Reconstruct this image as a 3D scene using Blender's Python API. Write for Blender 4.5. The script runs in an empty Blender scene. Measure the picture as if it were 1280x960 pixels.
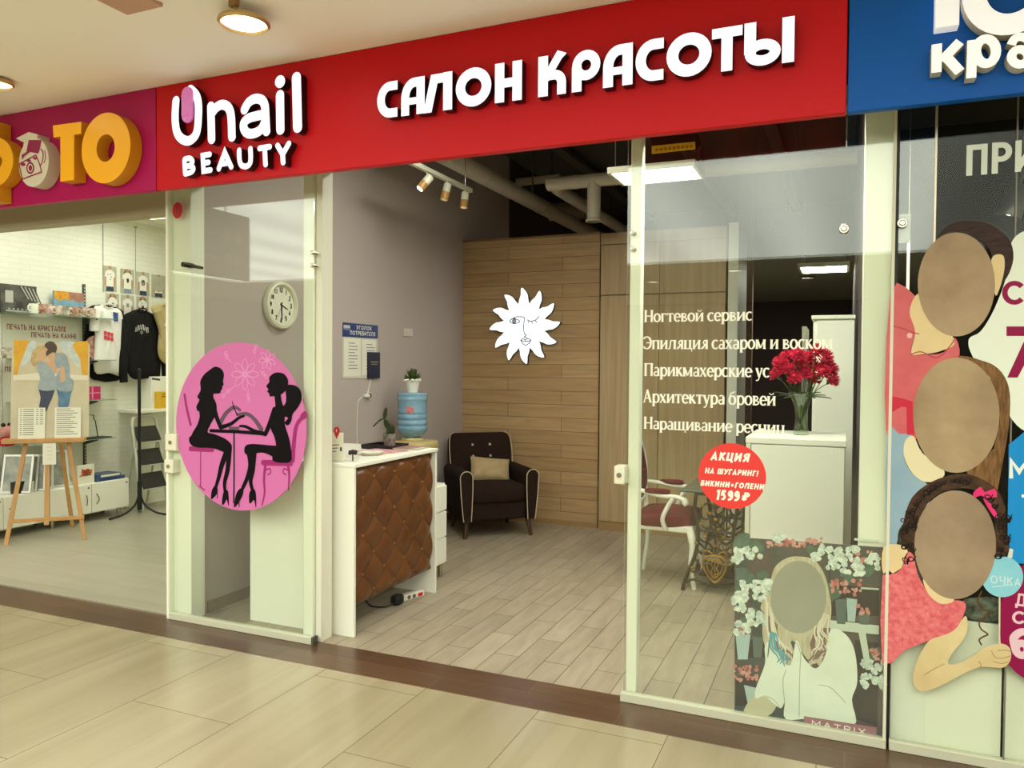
import bpy, bmesh, math, random
from math import sin, cos, pi, radians, sqrt, atan2
from mathutils import Vector, Matrix, noise
from mathutils.geometry import tessellate_polygon

random.seed(11)
scene = bpy.context.scene
COL = scene.collection

# ------------------------------------------------------------------ camera
F, YAW, PITCH, ROLL, DIST, EYE = 968.046, 0.405394, 0.0230209, 0.0074220, 3.594464, 1.6
CAM = Vector((0, -DIST, EYE))
FW = Vector((-sin(YAW) * cos(PITCH), cos(YAW) * cos(PITCH), -sin(PITCH)))
_r = Vector((cos(YAW), sin(YAW), 0)); _u = _r.cross(FW)
RT = _r * cos(ROLL) + _u * sin(ROLL); UP = RT.cross(FW)
cam_data = bpy.data.cameras.new('camera')
cam_data.sensor_fit = 'HORIZONTAL'; cam_data.sensor_width = 36.0
cam_data.lens = F / 1280.0 * 36.0
cam_data.clip_start = 0.05; cam_data.clip_end = 100
cam = bpy.data.objects.new('camera', cam_data); COL.objects.link(cam)
cam.matrix_world = Matrix(((RT.x, UP.x, -FW.x, CAM.x), (RT.y, UP.y, -FW.y, CAM.y), (RT.z, UP.z, -FW.z, CAM.z), (0, 0, 0, 1)))
scene.camera = cam

# ------------------------------------------------------------------ world, exposure, light strengths
scene.view_settings.view_transform = 'Standard'
scene.view_settings.look = 'None'
scene.view_settings.gamma = 1.0
scene.view_settings.use_curve_mapping = False
scene.view_settings.exposure = 0.17
world = bpy.data.worlds.new('world'); scene.world = world
world.use_nodes = True
world.node_tree.nodes['Background'].inputs[0].default_value = (0.85, 0.80, 0.60, 1)
world.node_tree.nodes['Background'].inputs[1].default_value = 0.30
SKYLIGHT = 4.3          # daylight through the glazed roof over the mall walkway
SKY_COL = (0.99, 1.0, 0.89)
PANEL_SALON = 33.0       # LED ceiling panels of the salon, added ones too
PANEL_PHOTO = 8.6       # LED ceiling panels of the photo shop, added ones too
LETTER_GLOW = 1.1
DOWNLIGHT = 9.0

def area_light(name, loc, rot, sx, sy, power, col=(1, 1, 1)):
    l = bpy.data.lights.new(name, 'AREA'); l.shape = 'RECTANGLE'; l.size = sx; l.size_y = sy
    l.energy = power; l.color = col
    o = bpy.data.objects.new(name, l); o.location = loc; o.rotation_euler = rot; COL.objects.link(o)
    return o

# ------------------------------------------------------------------ pixel <-> world on a known plane
def ray(px, py):
    return FW + RT * ((px - 640) / F) - UP * ((py - 480) / F)
def at(px, py, x=None, y=None, z=None):
    d = ray(px, py)
    t = (x - CAM.x) / d.x if x is not None else (y - CAM.y) / d.y if y is not None else (z - CAM.z) / d.z
    return CAM + d * t

class Plane:
    """a real plane in the place: origin O, unit axes U (right), V (up); N faces the viewer side"""
    def __init__(s, O, U, V):
        s.O = Vector(O); s.U = Vector(U).normalized(); s.V = Vector(V).normalized(); s.N = s.U.cross(s.V)
    def px(s, x, y):
        d = ray(x, y); t = (s.O - CAM).dot(s.N) / d.dot(s.N); p = CAM + d * t - s.O
        return (p.dot(s.U), p.dot(s.V))
    def pxs(s, pts): return [s.px(x, y) for x, y in pts]
    def w(s, u, v, n=0.0): return s.O + s.U * u + s.V * v + s.N * n
def front(y): return Plane((0, y, 0), (1, 0, 0), (0, 0, 1))
def side(x): return Plane((x, 0, 0), (0, 1, 0), (0, 0, 1))

# ------------------------------------------------------------------ materials
def lin(c):
    o = []
    for v in c[:3]:
        v = v / 255.0
        o.append(v / 12.92 if v <= 0.04045 else ((v + 0.055) / 1.055) ** 2.4)
    return (*o, 1.0)
MATS = {}
def mat(name, rgb, rough=0.5, metal=0.0, noise_amt=0.0, noise_scale=8.0, stretch=(1, 1, 1), rgb2=None, bump=0.0, bump_scale=60.0,
        emit=0.0, spec=0.5, coat=0.0, alpha=1.0, sheen=0.0):
    if name in MATS: return MATS[name]
    m = bpy.data.materials.new(name); m.use_nodes = True; MATS[name] = m
    nt = m.node_tree; b = nt.nodes['Principled BSDF']
    b.inputs['Base Color'].default_value = lin(rgb)
    b.inputs['Roughness'].default_value = rough; b.inputs['Metallic'].default_value = metal
    b.inputs['Specular IOR Level'].default_value = spec; b.inputs['Coat Weight'].default_value = coat
    b.inputs['Sheen Weight'].default_value = sheen; b.inputs['Alpha'].default_value = alpha
    if emit:
        b.inputs['Emission Color'].default_value = lin(rgb); b.inputs['Emission Strength'].default_value = emit
    if noise_amt or rgb2 or bump:
        tc = nt.nodes.new('ShaderNodeTexCoord'); mp = nt.nodes.new('ShaderNodeMapping')
        mp.inputs['Scale'].default_value = stretch
        nt.links.new(tc.outputs['Object'], mp.inputs['Vector'])
    if noise_amt or rgb2:
        n = nt.nodes.new('ShaderNodeTexNoise'); n.inputs['Scale'].default_value = noise_scale
        n.inputs['Detail'].default_value = 5; n.inputs['Roughness'].default_value = 0.6
        nt.links.new(mp.outputs[0], n.inputs['Vector'])
        r = nt.nodes.new('ShaderNodeValToRGB'); c = lin(rgb)
        c2 = lin(rgb2) if rgb2 else tuple(v * (1 - noise_amt) for v in c[:3]) + (1,)
        r.color_ramp.elements[0].position = 0.34; r.color_ramp.elements[1].position = 0.66
        r.color_ramp.elements[0].color = c2; r.color_ramp.elements[1].color = c
        nt.links.new(n.outputs['Fac'], r.inputs[0]); nt.links.new(r.outputs[0], b.inputs['Base Color'])
    if bump:
        n2 = nt.nodes.new('ShaderNodeTexNoise'); n2.inputs['Scale'].default_value = bump_scale
        nt.links.new(mp.outputs[0], n2.inputs['Vector'])
        bp = nt.nodes.new('ShaderNodeBump'); bp.inputs['Strength'].default_value = bump; bp.inputs['Distance'].default_value = 0.01
        nt.links.new(n2.outputs['Fac'], bp.inputs['Height']); nt.links.new(bp.outputs[0], b.inputs['Normal'])
    return m

def plank_mat(name, u, v, length, width, c1, c2, joint, rough=0.5, grain=0.35, joint_w=0.003, shift=(0, 0), offset=0.5, freq=2,
              grain_scale=(1.5, 22), bump=0.15, vein_dir=None, streak=None, spec=0.4):
    """boards, tiles or bricks: brick texture over object axes u (long) and v (short) plus grain streaks along u"""
    m = bpy.data.materials.new(name); m.use_nodes = True; MATS[name] = m
    nt = m.node_tree; L = nt.links; b = nt.nodes['Principled BSDF']
    tc = nt.nodes.new('ShaderNodeTexCoord'); sp = nt.nodes.new('ShaderNodeSeparateXYZ'); L.new(tc.outputs['Object'], sp.inputs[0])
    cb = nt.nodes.new('ShaderNodeCombineXYZ'); L.new(sp.outputs[u], cb.inputs[0]); L.new(sp.outputs[v], cb.inputs[1])
    mp = nt.nodes.new('ShaderNodeMapping'); mp.inputs['Location'].default_value = (shift[0], shift[1], 0); L.new(cb.outputs[0], mp.inputs[0])
    br = nt.nodes.new('ShaderNodeTexBrick'); L.new(mp.outputs[0], br.inputs['Vector'])
    br.inputs['Scale'].default_value = 1.0; br.inputs['Brick Width'].default_value = length; br.inputs['Row Height'].default_value = width
    br.inputs['Mortar Size'].default_value = joint_w; br.inputs['Mortar Smooth'].default_value = 0.1; br.inputs['Bias'].default_value = 0.0
    br.offset = offset; br.offset_frequency = freq
    br.inputs['Color1'].default_value = lin(c1); br.inputs['Color2'].default_value = lin(c2); br.inputs['Mortar'].default_value = lin(joint)
    gm = nt.nodes.new('ShaderNodeMapping'); gm.inputs['Scale'].default_value = (grain_scale[0], grain_scale[1], 1)
    if vein_dir is not None: gm.inputs['Rotation'].default_value = (0, 0, vein_dir)
    L.new(mp.outputs[0], gm.inputs[0])
    no = nt.nodes.new('ShaderNodeTexNoise'); no.inputs['Scale'].default_value = 1.0; no.inputs['Detail'].default_value = 6; no.inputs['Distortion'].default_value = 0.6
    L.new(gm.outputs[0], no.inputs['Vector'])
    rp = nt.nodes.new('ShaderNodeValToRGB'); rp.color_ramp.elements[0].position = 0.3; rp.color_ramp.elements[1].position = 0.7
    d = 1 - grain; rp.color_ramp.elements[0].color = (d, d, d, 1)
    if streak: rp.color_ramp.elements[0].color = (*streak, 1)
    rp.color_ramp.elements[1].color = (1, 1, 1, 1)
    L.new(no.outputs['Fac'], rp.inputs[0])
    mx = nt.nodes.new('ShaderNodeMix'); mx.data_type = 'RGBA'; mx.blend_type = 'MULTIPLY'; mx.inputs[0].default_value = 1.0
    L.new(br.outputs['Color'], mx.inputs[6]); L.new(rp.outputs[0], mx.inputs[7]); L.new(mx.outputs[2], b.inputs['Base Color'])
    b.inputs['Roughness'].default_value = rough; b.inputs['Specular IOR Level'].default_value = spec
    if bump:
        bp = nt.nodes.new('ShaderNodeBump'); bp.inputs['Strength'].default_value = bump; bp.inputs['Distance'].default_value = 0.003; bp.invert = True
        L.new(br.outputs['Fac'], bp.inputs['Height']); L.new(bp.outputs[0], b.inputs['Normal'])
    return m

def clear_glass(name, tint, f0=0.04):
    """a pane: tinted see-through with a mirror share that grows towards grazing angles"""
    m = bpy.data.materials.new(name); m.use_nodes = True; MATS[name] = m
    nt = m.node_tree; nt.nodes.clear(); L = nt.links
    out = nt.nodes.new('ShaderNodeOutputMaterial'); tr = nt.nodes.new('ShaderNodeBsdfTransparent'); gl = nt.nodes.new('ShaderNodeBsdfGlossy')
    tr.inputs[0].default_value = (*tint, 1); gl.inputs['Roughness'].default_value = 0.0; gl.inputs[0].default_value = (0.97, 1.0, 0.97, 1)
    lw = nt.nodes.new('ShaderNodeLayerWeight'); lw.inputs[0].default_value = 0.5
    pw = nt.nodes.new('ShaderNodeMath'); pw.operation = 'POWER'; pw.inputs[1].default_value = 5; L.new(lw.outputs['Facing'], pw.inputs[0])
    ma = nt.nodes.new('ShaderNodeMath'); ma.operation = 'MULTIPLY_ADD'; ma.inputs[1].default_value = 1 - f0; ma.inputs[2].default_value = f0
    L.new(pw.outputs[0], ma.inputs[0])
    mx = nt.nodes.new('ShaderNodeMixShader'); L.new(ma.outputs[0], mx.inputs[0]); L.new(tr.outputs[0], mx.inputs[1]); L.new(gl.outputs[0], mx.inputs[2])
    L.new(mx.outputs[0], out.inputs[0])
    return m

def emission(name, rgb, strength):
    if name in MATS: return MATS[name]
    m = bpy.data.materials.new(name); m.use_nodes = True; MATS[name] = m
    nt = m.node_tree; nt.nodes.clear(); out = nt.nodes.new('ShaderNodeOutputMaterial'); e = nt.nodes.new('ShaderNodeEmission')
    e.inputs[0].default_value = (*rgb, 1); e.inputs[1].default_value = strength; nt.links.new(e.outputs[0], out.inputs[0])
    return m

# ------------------------------------------------------------------ geometry builder
def arc(cx, cy, rx, ry, a0, a1, n=14):
    return [(cx + rx * cos(radians(a0 + (a1 - a0) * i / n)), cy + ry * sin(radians(a0 + (a1 - a0) * i / n))) for i in range(n + 1)]
def smooth_closed(pts, k=5):
    n = len(pts); out = []
    for i in range(n):
        p0, p1, p2, p3 = (Vector(pts[(i + j - 1) % n]) for j in range(4))
        for s in range(k):
            t = s / k
            q = 0.5 * ((2 * p1) + (p2 - p0) * t + (2 * p0 - 5 * p1 + 4 * p2 - p3) * t * t + (3 * p1 - p0 - 3 * p2 + p3) * t ** 3)
            out.append(tuple(q))
    return out
def smooth_open(pts, k=6):
    n = len(pts); out = []
    for i in range(n - 1):
        p0, p1, p2, p3 = (Vector(pts[min(max(i + j - 1, 0), n - 1)]) for j in range(4))
        for s in range(k):
            t = s / k
            out.append(0.5 * ((2 * p1) + (p2 - p0) * t + (2 * p0 - 5 * p1 + 4 * p2 - p3) * t * t + (3 * p1 - p0 - 3 * p2 + p3) * t ** 3))
    out.append(Vector(pts[-1]))
    return [tuple(q) for q in out]

def SANS(c, w):
    """one sans-serif capital or digit of unit height as centre lines inset by half the stroke"""
    e = w / 2; t = 1 - e; L = lambda *p: (list(p), False); O = lambda cx, cy, rx, ry: (arc(cx, cy, rx, ry, 0, 360, 20)[:-1], True)
    A = lambda *a: (arc(*a, 10), False)
    D = {' ': ([], .28), 'А': ([L((e * .6, 0), (.36, t), (.72 - e * .6, 0)), L((.14, .28), (.58, .28))], .72), 'К': ([L((e, 0), (e, 1)), L((e, .42), (.58, .98)), L((.25, .56), (.62, .02))], .64),
     'Ц': ([L((e, 1), (e, e), (.62, e)), L((.56, 1), (.56, e)), L((.66, .08), (.66, -.18))], .7), 'И': ([L((e, 1), (e, 0)), L((.64, 1), (.64, 0)), L((e, .1), (.64, .9))], .64 + e),
     'Я': ([L((.55, 0), (.55, 1)), (([(.55, t), (.3, t)] + arc(.3, .7, .3 - e, t - .7, 90, 270, 10) + [(.55, 1.4 - t)]), False), L((.34, .42), (.06, .02))], .55 + e), 'Н': ([L((e, 0), (e, 1)), L((.62, 0), (.62, 1)), L((e, .5), (.62, .5))], .62 + e),
     'Ш': ([L((e, 1), (e, e), (.86, e), (.86, 1)), L((.43 + e / 2, 0), (.43 + e / 2, 1))], .86 + e), 'У': ([L((.04, .98), (.36, .36)), L((.66, .98), (.36, .28), (.24, e), (.06, e))], .68), 'Г': ([L((e, 0), (e, t), (.52, t))], .52),
     'Р': ([L((e, 0), (e, 1)), (([(e, t), (.32, t)] + arc(.32, .68, .3 - e * .5, t - .68, 90, -90, 10) + [(e, 1.36 - t)]), False)], .62), 'Б': ([L((e, .5), (e, t), (.55, t)), L((e, 1), (e, 0)), (([(e, .56), (.32, .56)] + arc(.32, (.56 + e) / 2, .3 - e * .5, (.56 - e) / 2, 90, -90, 10) + [(e, e)]), False)], .62),
     'О': ([O(.42, .5, .42 - e, .5 - e)], .84), 'Л': ([L((.0, e), (.08, e), (.18, t), (.62, t)), L((.62, 0), (.62, 1))], .62 + e), 'Е': ([L((.54, t), (e, t), (e, e), (.54, e)), L((e, .5), (.48, .5))], .55), 'П': ([L((e, 0), (e, t), (.62, t), (.62, 0))], .62 + e),
     'Ч': ([L((e, 1), (e, .55), (.16, .42), (.6, .42)), L((.6, 0), (.6, 1))], .6 + e), 'Т': ([L((0, t), (.64, t)), L((.32, 0), (.32, t))], .64), 'Ь': ([L((e, 1), (e, 0)), (([(e, .56), (.32, .56)] + arc(.32, (.56 + e) / 2, .3 - e * .5, (.56 - e) / 2, 90, -90, 10) + [(e, e)]), False)], .62),
     'С': ([A(.42, .5, .42 - e, .5 - e, 48, 312)], .72), 'М': ([L((e, 0), (e, t), (.42, .3), (.84 - e, t), (.84 - e, 0))], .84), 'Д': ([L((.18, e), (.28, t), (.66, t), (.66, e)), L((e, -.16), (e, e), (.82 - e, e), (.82 - e, -.16))], .82),
     '1': ([L((.04, .78), (.26, t), (.3, t), (.3, 0))], .3 + e), '5': ([(([(.52, t), (.14, t), (.11, .56), (.3, .6)] + arc(.3, .31, .3 - e, .31 - e, 80, -140, 10)), False)], .6), '9': ([O(.3, .68, .3 - e, .32 - e), (smooth_open([(.6 - e, .7), (.56, .35), (.36, e), (.12, e)], 5), False)], .6),
     '6': ([O(.3, .32, .3 - e, .32 - e), (smooth_open([(e, .3), (.06, .65), (.26, t), (.48, t)], 5), False)], .6), '7': ([L((0, t), (.56, t), (.2, 0))], .6),
     '\u20bd': ([L((.12 + e, 0), (.12 + e, 1)), (([(.12 + e, t), (.4, t)] + arc(.4, .7, .26 - e * .5, t - .7, 90, -90, 10) + [(0, 1.4 - t)]), False), L((0, .22), (.5, .22))], .66),
     '+': ([L((.06, .46), (.56, .46)), L((.31, .2), (.31, .72))], .62), '!': ([L((e, .3), (e, 1)), L((e, 0), (e, .15))], w), 'R': ([L((e, 0), (e, 1)), (([(e, t), (.34, t)] + arc(.34, .7, .28 - e * .5, t - .7, 90, -90, 10) + [(e, 1.4 - t)]), False), L((.34, .4), (.6, .02))], .64),
     'I': ([L((e, 0), (e, 1))], w), 'X': ([L((.04, 0), (.66, 1)), L((.04, 1), (.66, 0))], .7)}
    D['A'] = D['А']; D['M'] = D['М']; D['T'] = D['Т']
    return D.get(c, D['О'])

def wm(o):
    m = o.matrix_basis
    return wm(o.parent) @ o.matrix_parent_inverse @ m if o.parent else m.copy()

class B:
    def __init__(s, M=None):
        s.bm = bmesh.new(); s.M = M or Matrix.Identity(4); s.k = 0
    def v(s, p): return s.bm.verts.new(s.M @ Vector(p))
    def f(s, vs, m=0):
        try: fc = s.bm.faces.new(vs)
        except ValueError: return None
        fc.material_index = m; return fc
    def box(s, a, b, m=0):
        (x0, y0, z0), (x1, y1, z1) = a, b
        vs = [s.v(p) for p in ((x0, y0, z0), (x1, y0, z0), (x1, y1, z0), (x0, y1, z0), (x0, y0, z1), (x1, y0, z1), (x1, y1, z1), (x0, y1, z1))]
        for q in ((3, 2, 1, 0), (4, 5, 6, 7), (0, 1, 5, 4), (1, 2, 6, 5), (2, 3, 7, 6), (3, 0, 4, 7)): s.f([vs[i] for i in q], m)
        return s
    def rings(s, rings, m=0, cap=True, close=True):
        R = [[s.v(p) for p in r] for r in rings]; n = len(R[0])
        for a, b in zip(R, R[1:]):
            for i in range(n if close else n - 1): s.f([a[i], a[(i + 1) % n], b[(i + 1) % n], b[i]], m)
        if cap and close:
            s.f(list(reversed(R[0])), m); s.f(R[-1], m)
        return s
    def tube(s, pts, r, seg=8, m=0, cap=True, closed=False):
        pts = [Vector(p) for p in pts]; n = len(pts)
        rr = r if hasattr(r, '__len__') else [r] * n
        t0 = (pts[1] - pts[0]).normalized(); a = Vector((0, 0, 1)) if abs(t0.z) < 0.9 else Vector((1, 0, 0))
        nrm = t0.cross(a).normalized(); rings = []
        for i in range(n):
            t = (pts[(i + 1) % n] - pts[i - 1]) if closed else (pts[min(i + 1, n - 1)] - pts[max(i - 1, 0)])
            if t.length < 1e-9: t = t0
            t.normalize(); nrm = (nrm - t * nrm.dot(t))
            nrm = nrm.normalized() if nrm.length > 1e-6 else t.orthogonal().normalized()
            bn = t.cross(nrm)
            rings.append([pts[i] + (nrm * cos(2 * pi * k / seg) + bn * sin(2 * pi * k / seg)) * rr[i] for k in range(seg)])
        if closed: rings.append(rings[0]); return s.rings(rings, m, cap=False)
        return s.rings(rings, m, cap)
    def cyl(s, p0, p1, r0, r1=None, seg=20, m=0):
        return s.tube([p0, p1], [r0, r0 if r1 is None else r1], seg, m)
    def lathe(s, prof, c=(0, 0, 0), seg=28, m=0, cap=False):
        """prof: (radius, z) pairs about a vertical axis through c"""
        c = Vector(c); rings = []
        for r, z in prof: rings.append([(c.x + max(r, 1e-4) * cos(2 * pi * k / seg), c.y + max(r, 1e-4) * sin(2 * pi * k / seg), c.z + z) for k in range(seg)])
        return s.rings(rings, m, cap)
    def ball(s, c, r, m=0, seg=16, rg=10, M=None):
        rx, ry, rz = r if hasattr(r, '__len__') else (r, r, r)
        rings = []
        for i in range(rg + 1):
            a = -pi / 2 + pi * i / rg; k = max(cos(a), 1e-3)
            rings.append([Vector((rx * k * cos(2 * pi * j / seg), ry * k * sin(2 * pi * j / seg), rz * sin(a))) for j in range(seg)])
        c = Vector(c)
        return s.rings([[c + (M @ p if M else p) for p in r_] for r_ in rings], m)
    def cushion(s, c, h, m=0, e=0.35, seg=28, rg=14, M=None, puff=0.0):
        """superellipsoid with half sizes h: a soft rounded block"""
        c = Vector(c); sg = lambda w, p: math.copysign(abs(w) ** p, w); rings = []
        for i in range(rg + 1):
            a = -pi / 2 + pi * i / rg; row = []
            for j in range(seg):
                b = 2 * pi * j / seg
                p = Vector((h[0] * sg(max(cos(a), 1e-4), e) * sg(cos(b), e), h[1] * sg(max(cos(a), 1e-4), e) * sg(sin(b), e), h[2] * sg(sin(a), e)))
                if puff: p.z *= 1 + puff * (1 - (p.x / h[0]) ** 2) * (1 - (p.y / h[1]) ** 2)
                row.append(c + (M @ p if M else p))
            rings.append(row)
        return s.rings(rings, m)
    def prism(s, out, d0, d1, holes=(), m=0, ms=None):
        """outline out: world points; pushed from d0 to d1 (vectors)"""
        ms = m if ms is None else ms; loops = [list(out)] + [list(h) for h in holes]
        d0, d1 = Vector(d0), Vector(d1)
        flat = [Vector(p) for l in loops for p in l]
        if (d1 - d0).length < 0.0016:                    # ink or vinyl: a printed layer, each shape laid over the last
            s.k += 1; d1 = d1 + (d1 - d0).normalized() * 1.2e-5 * s.k
            A = [s.v(p + d1) for p in flat]
            for t in tessellate_polygon([[Vector(p) for p in l] for l in loops]): s.f([A[i] for i in t], m)
            return s
        tri = tessellate_polygon([[Vector(p) for p in l] for l in loops])
        A = [s.v(p + d1) for p in flat]; C = [s.v(p + d0) for p in flat]
        for t in tri: s.f([A[i] for i in t], m); s.f([C[i] for i in reversed(t)], ms)
        k = 0
        for l in loops:
            n = len(l)
            for i in range(n): s.f([C[k + i], C[k + (i + 1) % n], A[k + (i + 1) % n], A[k + i]], ms)
            k += n
        return s
    def art(s, pl, uv, n0, n1, m=0, ms=None, holes=(), sm=0):
        if sm: uv = smooth_closed(uv, sm)
        return s.prism([pl.w(u, v) for u, v in uv], pl.N * n0, pl.N * n1, [[pl.w(u, v) for u, v in h] for h in holes], m, ms)
    def artpx(s, pl, pts, n0, n1, m=0, ms=None, sm=0):
        return s.art(pl, pl.pxs(pts), n0, n1, m, ms, sm=sm)
    def stroke(s, pl, uv, w, n0, n1, m=0, ms=None, cap='butt', closed=False):
        """a line of width w drawn on plane pl and raised from n0 to n1; w may vary per point"""
        P = [Vector(p) for p in uv]
        if not closed:
            Q = [P[0]]
            for p in P[1:]:
                if (p - Q[-1]).length > 1e-6: Q.append(p)
            P = Q
        n = len(P); W = list(w) if hasattr(w, '__len__') else [w] * n
        if len(W) != n: W = [W[0]] * n
        ms = m if ms is None else ms
        left, right = [], []
        for i in range(n):
            a = (P[i] - P[i - 1]) if (closed or i > 0) else (P[1] - P[0])
            b = (P[(i + 1) % n] - P[i]) if (closed or i < n - 1) else (P[-1] - P[-2])
            a = a.normalized() if a.length > 1e-9 else b.normalized(); b = b.normalized() if b.length > 1e-9 else a
            na, nb = Vector((-a.y, a.x)), Vector((-b.y, b.x)); mt = na + nb
            mt = mt.normalized() if mt.length > 1e-6 else na
            k = W[i] / 2 / max(0.45, mt.dot(nb))
            left.append(P[i] + mt * k); right.append(P[i] - mt * k)
        if cap == 'round' and not closed:
            def fan(c, d, r):
                a = atan2(d.y, d.x); return [c + Vector((cos(a + pi / 2 - pi * k / 8), sin(a + pi / 2 - pi * k / 8))) * r for k in range(1, 8)]
            s.k += 1
            e = fan(P[-1], P[-1] - P[-2], W[-1] / 2); b0 = fan(P[0], P[0] - P[1], W[0] / 2)
            s._poly(pl, [left[-1]] + e + [right[-1]], n0, n1, m, ms); s._poly(pl, [right[0]] + b0 + [left[0]], n0, n1, m, ms)
        if n1 - n0 < 0.0016:
            s.k += 1; q = n1 + 1.2e-5 * s.k
            A = [s.v(pl.w(p.x, p.y, q)) for p in left]; C = [s.v(pl.w(p.x, p.y, q)) for p in right]
            for i in range(n if closed else n - 1):
                j = (i + 1) % n; s.f([A[i], C[i], C[j], A[j]], m)
            return s
        s.k += 1; n1 = n1 + 0.0003 * s.k                 # crossing strokes never lie in one plane
        L0 = [s.v(pl.w(p.x, p.y, n0)) for p in left]; L1 = [s.v(pl.w(p.x, p.y, n1)) for p in left]
        R0 = [s.v(pl.w(p.x, p.y, n0)) for p in right]; R1 = [s.v(pl.w(p.x, p.y, n1)) for p in right]
        for i in range(n if closed else n - 1):
            j = (i + 1) % n
            s.f([L1[i], R1[i], R1[j], L1[j]], m); s.f([L0[i], L1[i], L1[j], L0[j]], ms); s.f([R1[i], R0[i], R0[j], R1[j]], ms)
            s.f([L0[j], R0[j], R0[i], L0[i]], ms)
        if not closed and cap != 'round':
            s.f([L1[0], L0[0], R0[0], R1[0]], ms); s.f([L0[-1], L1[-1], R1[-1], R0[-1]], ms)
        return s
    def _poly(s, pl, uv, n0, n1, m, ms):
        if n1 - n0 < 0.0016:
            s.k += 1; s.f([s.v(pl.w(p[0], p[1], n1 + 1.2e-5 * s.k)) for p in uv], m); return
        A = [s.v(pl.w(p[0], p[1], n1)) for p in uv]; C = [s.v(pl.w(p[0], p[1], n0)) for p in uv]; n = len(uv)
        s.f(A, m); s.f(list(reversed(C)), ms)
        for i in range(n): s.f([C[i], C[(i + 1) % n], A[(i + 1) % n], A[i]], ms)
    def text(s, pl, txt, u0, v0, u1, v1, w=0.17, shear=0.0, n0=0.0, n1=0.0008, m=0, ms=None, gap=0.2):
        """capital lettering fitted to the box (u0,v0)-(u1,v1) of plane pl; w = stroke width as a share of the height"""
        tot = sum(SANS(c, w)[1] for c in txt) + gap * (len(txt) - 1); h = v1 - v0; sx = (u1 - u0) / (tot + shear); x = 0
        for c in txt:
            st_, a = SANS(c, w)
            for pts, cl in st_:
                s.stroke(pl, [(u0 + (x + p[0] + shear * p[1]) * sx, v0 + p[1] * h) for p in pts], w * (h * .6 + sx * .4), n0, n1, m, ms, closed=cl)
            x += a + gap
        return s
    def build(s, name, mats, parent=None, bevel=0.0, angle=0.7, segs=2, flat=False, rem=0.0):
        if rem: bmesh.ops.remove_doubles(s.bm, verts=s.bm.verts, dist=rem)
        bmesh.ops.recalc_face_normals(s.bm, faces=s.bm.faces)
        for f in s.bm.faces: f.smooth = not flat
        for e in s.bm.edges:
            if len(e.link_faces) == 2 and e.calc_face_angle(0) > angle: e.smooth = False
        me = bpy.data.meshes.new(name); s.bm.to_mesh(me); s.bm.free()
        for m in (mats if isinstance(mats, (list, tuple)) else [mats]): me.materials.append(m)
        o = bpy.data.objects.new(name, me); COL.objects.link(o)
        if parent:
            o.parent = parent; o.matrix_parent_inverse = wm(parent).inverted()
        if bevel:
            md = o.modifiers.new('bevel', 'BEVEL'); md.width = bevel; md.segments = segs; md.limit_method = 'ANGLE'; md.angle_limit = 0.6
            md.harden_normals = False
        return o

def thing(name, label, cat, loc=(0, 0, 0), rotz=0.0, group=None):
    o = bpy.data.objects.new(name, None); o.empty_display_size = 0.05; COL.objects.link(o)
    o.location = loc; o.rotation_euler = (0, 0, rotz)
    return tag(o, label, cat, group)
def tag(o, label, cat, group=None):
    o['label'] = label; o['category'] = cat
    if group: o['group'] = group
    return o
def struct(o):
    o['kind'] = 'structure'; return o
def local(t): return wm(t)
def dup(o, loc=None, rotz=None, label=None, group=None):
    def cp(src, parent):
        c = src.copy(); COL.objects.link(c)
        if parent: c.parent = parent
        for ch in src.children: cp(ch, c)
        return c
    r = cp(o, None)
    if loc is not None: r.location = loc
    if rotz is not None: r.rotation_euler = (0, 0, rotz)
    if label: r['label'] = label
    if group: r['group'] = group
    return r
# ------------------------------------------------------------------ shared materials
WHITE = mat('white_laminate', (238, 238, 222), 0.45)
WHITE_METAL = mat('white_painted_metal', (224, 222, 198), 0.4)
DARK = mat('black_plastic', (22, 21, 20), 0.5)
CHROME = mat('brushed_steel', (190, 185, 170), 0.25, 1.0)
GLASS = clear_glass('shop_glass', (0.945, 0.968, 0.935), 0.05)
CEIL = mat('painted_ceiling', (250, 248, 242), 0.8)
LED = emission('led_diffuser', (1.0, 1.0, 0.88), PANEL_SALON)
LED2 = emission('photo_led_diffuser', (0.97, 1.0, 0.88), PANEL_PHOTO)
LAMP = emission('downlight_diffuser', (1.0, 0.95, 0.78), DOWNLIGHT)
SKY = emission('skylight_glazing', SKY_COL, SKYLIGHT)
_n = SKY.node_tree; _tc = _n.nodes.new('ShaderNodeTexCoord'); _w = _n.nodes.new('ShaderNodeTexWave'); _w.inputs['Scale'].default_value = 0.26
_w.inputs['Distortion'].default_value = 1.2; _w.inputs['Detail'].default_value = 1.5
_w.bands_direction = 'X'; _n.links.new(_tc.outputs['Object'], _w.inputs['Vector'])      # faint stripes painted into the glow strength
_mr = _n.nodes.new('ShaderNodeMapRange'); _mr.inputs['To Min'].default_value = SKYLIGHT * 0.80; _mr.inputs['To Max'].default_value = SKYLIGHT * 1.06
_n.links.new(_w.outputs['Fac'], _mr.inputs['Value']); _n.links.new(_mr.outputs[0], _n.nodes['Emission'].inputs[1])

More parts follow.
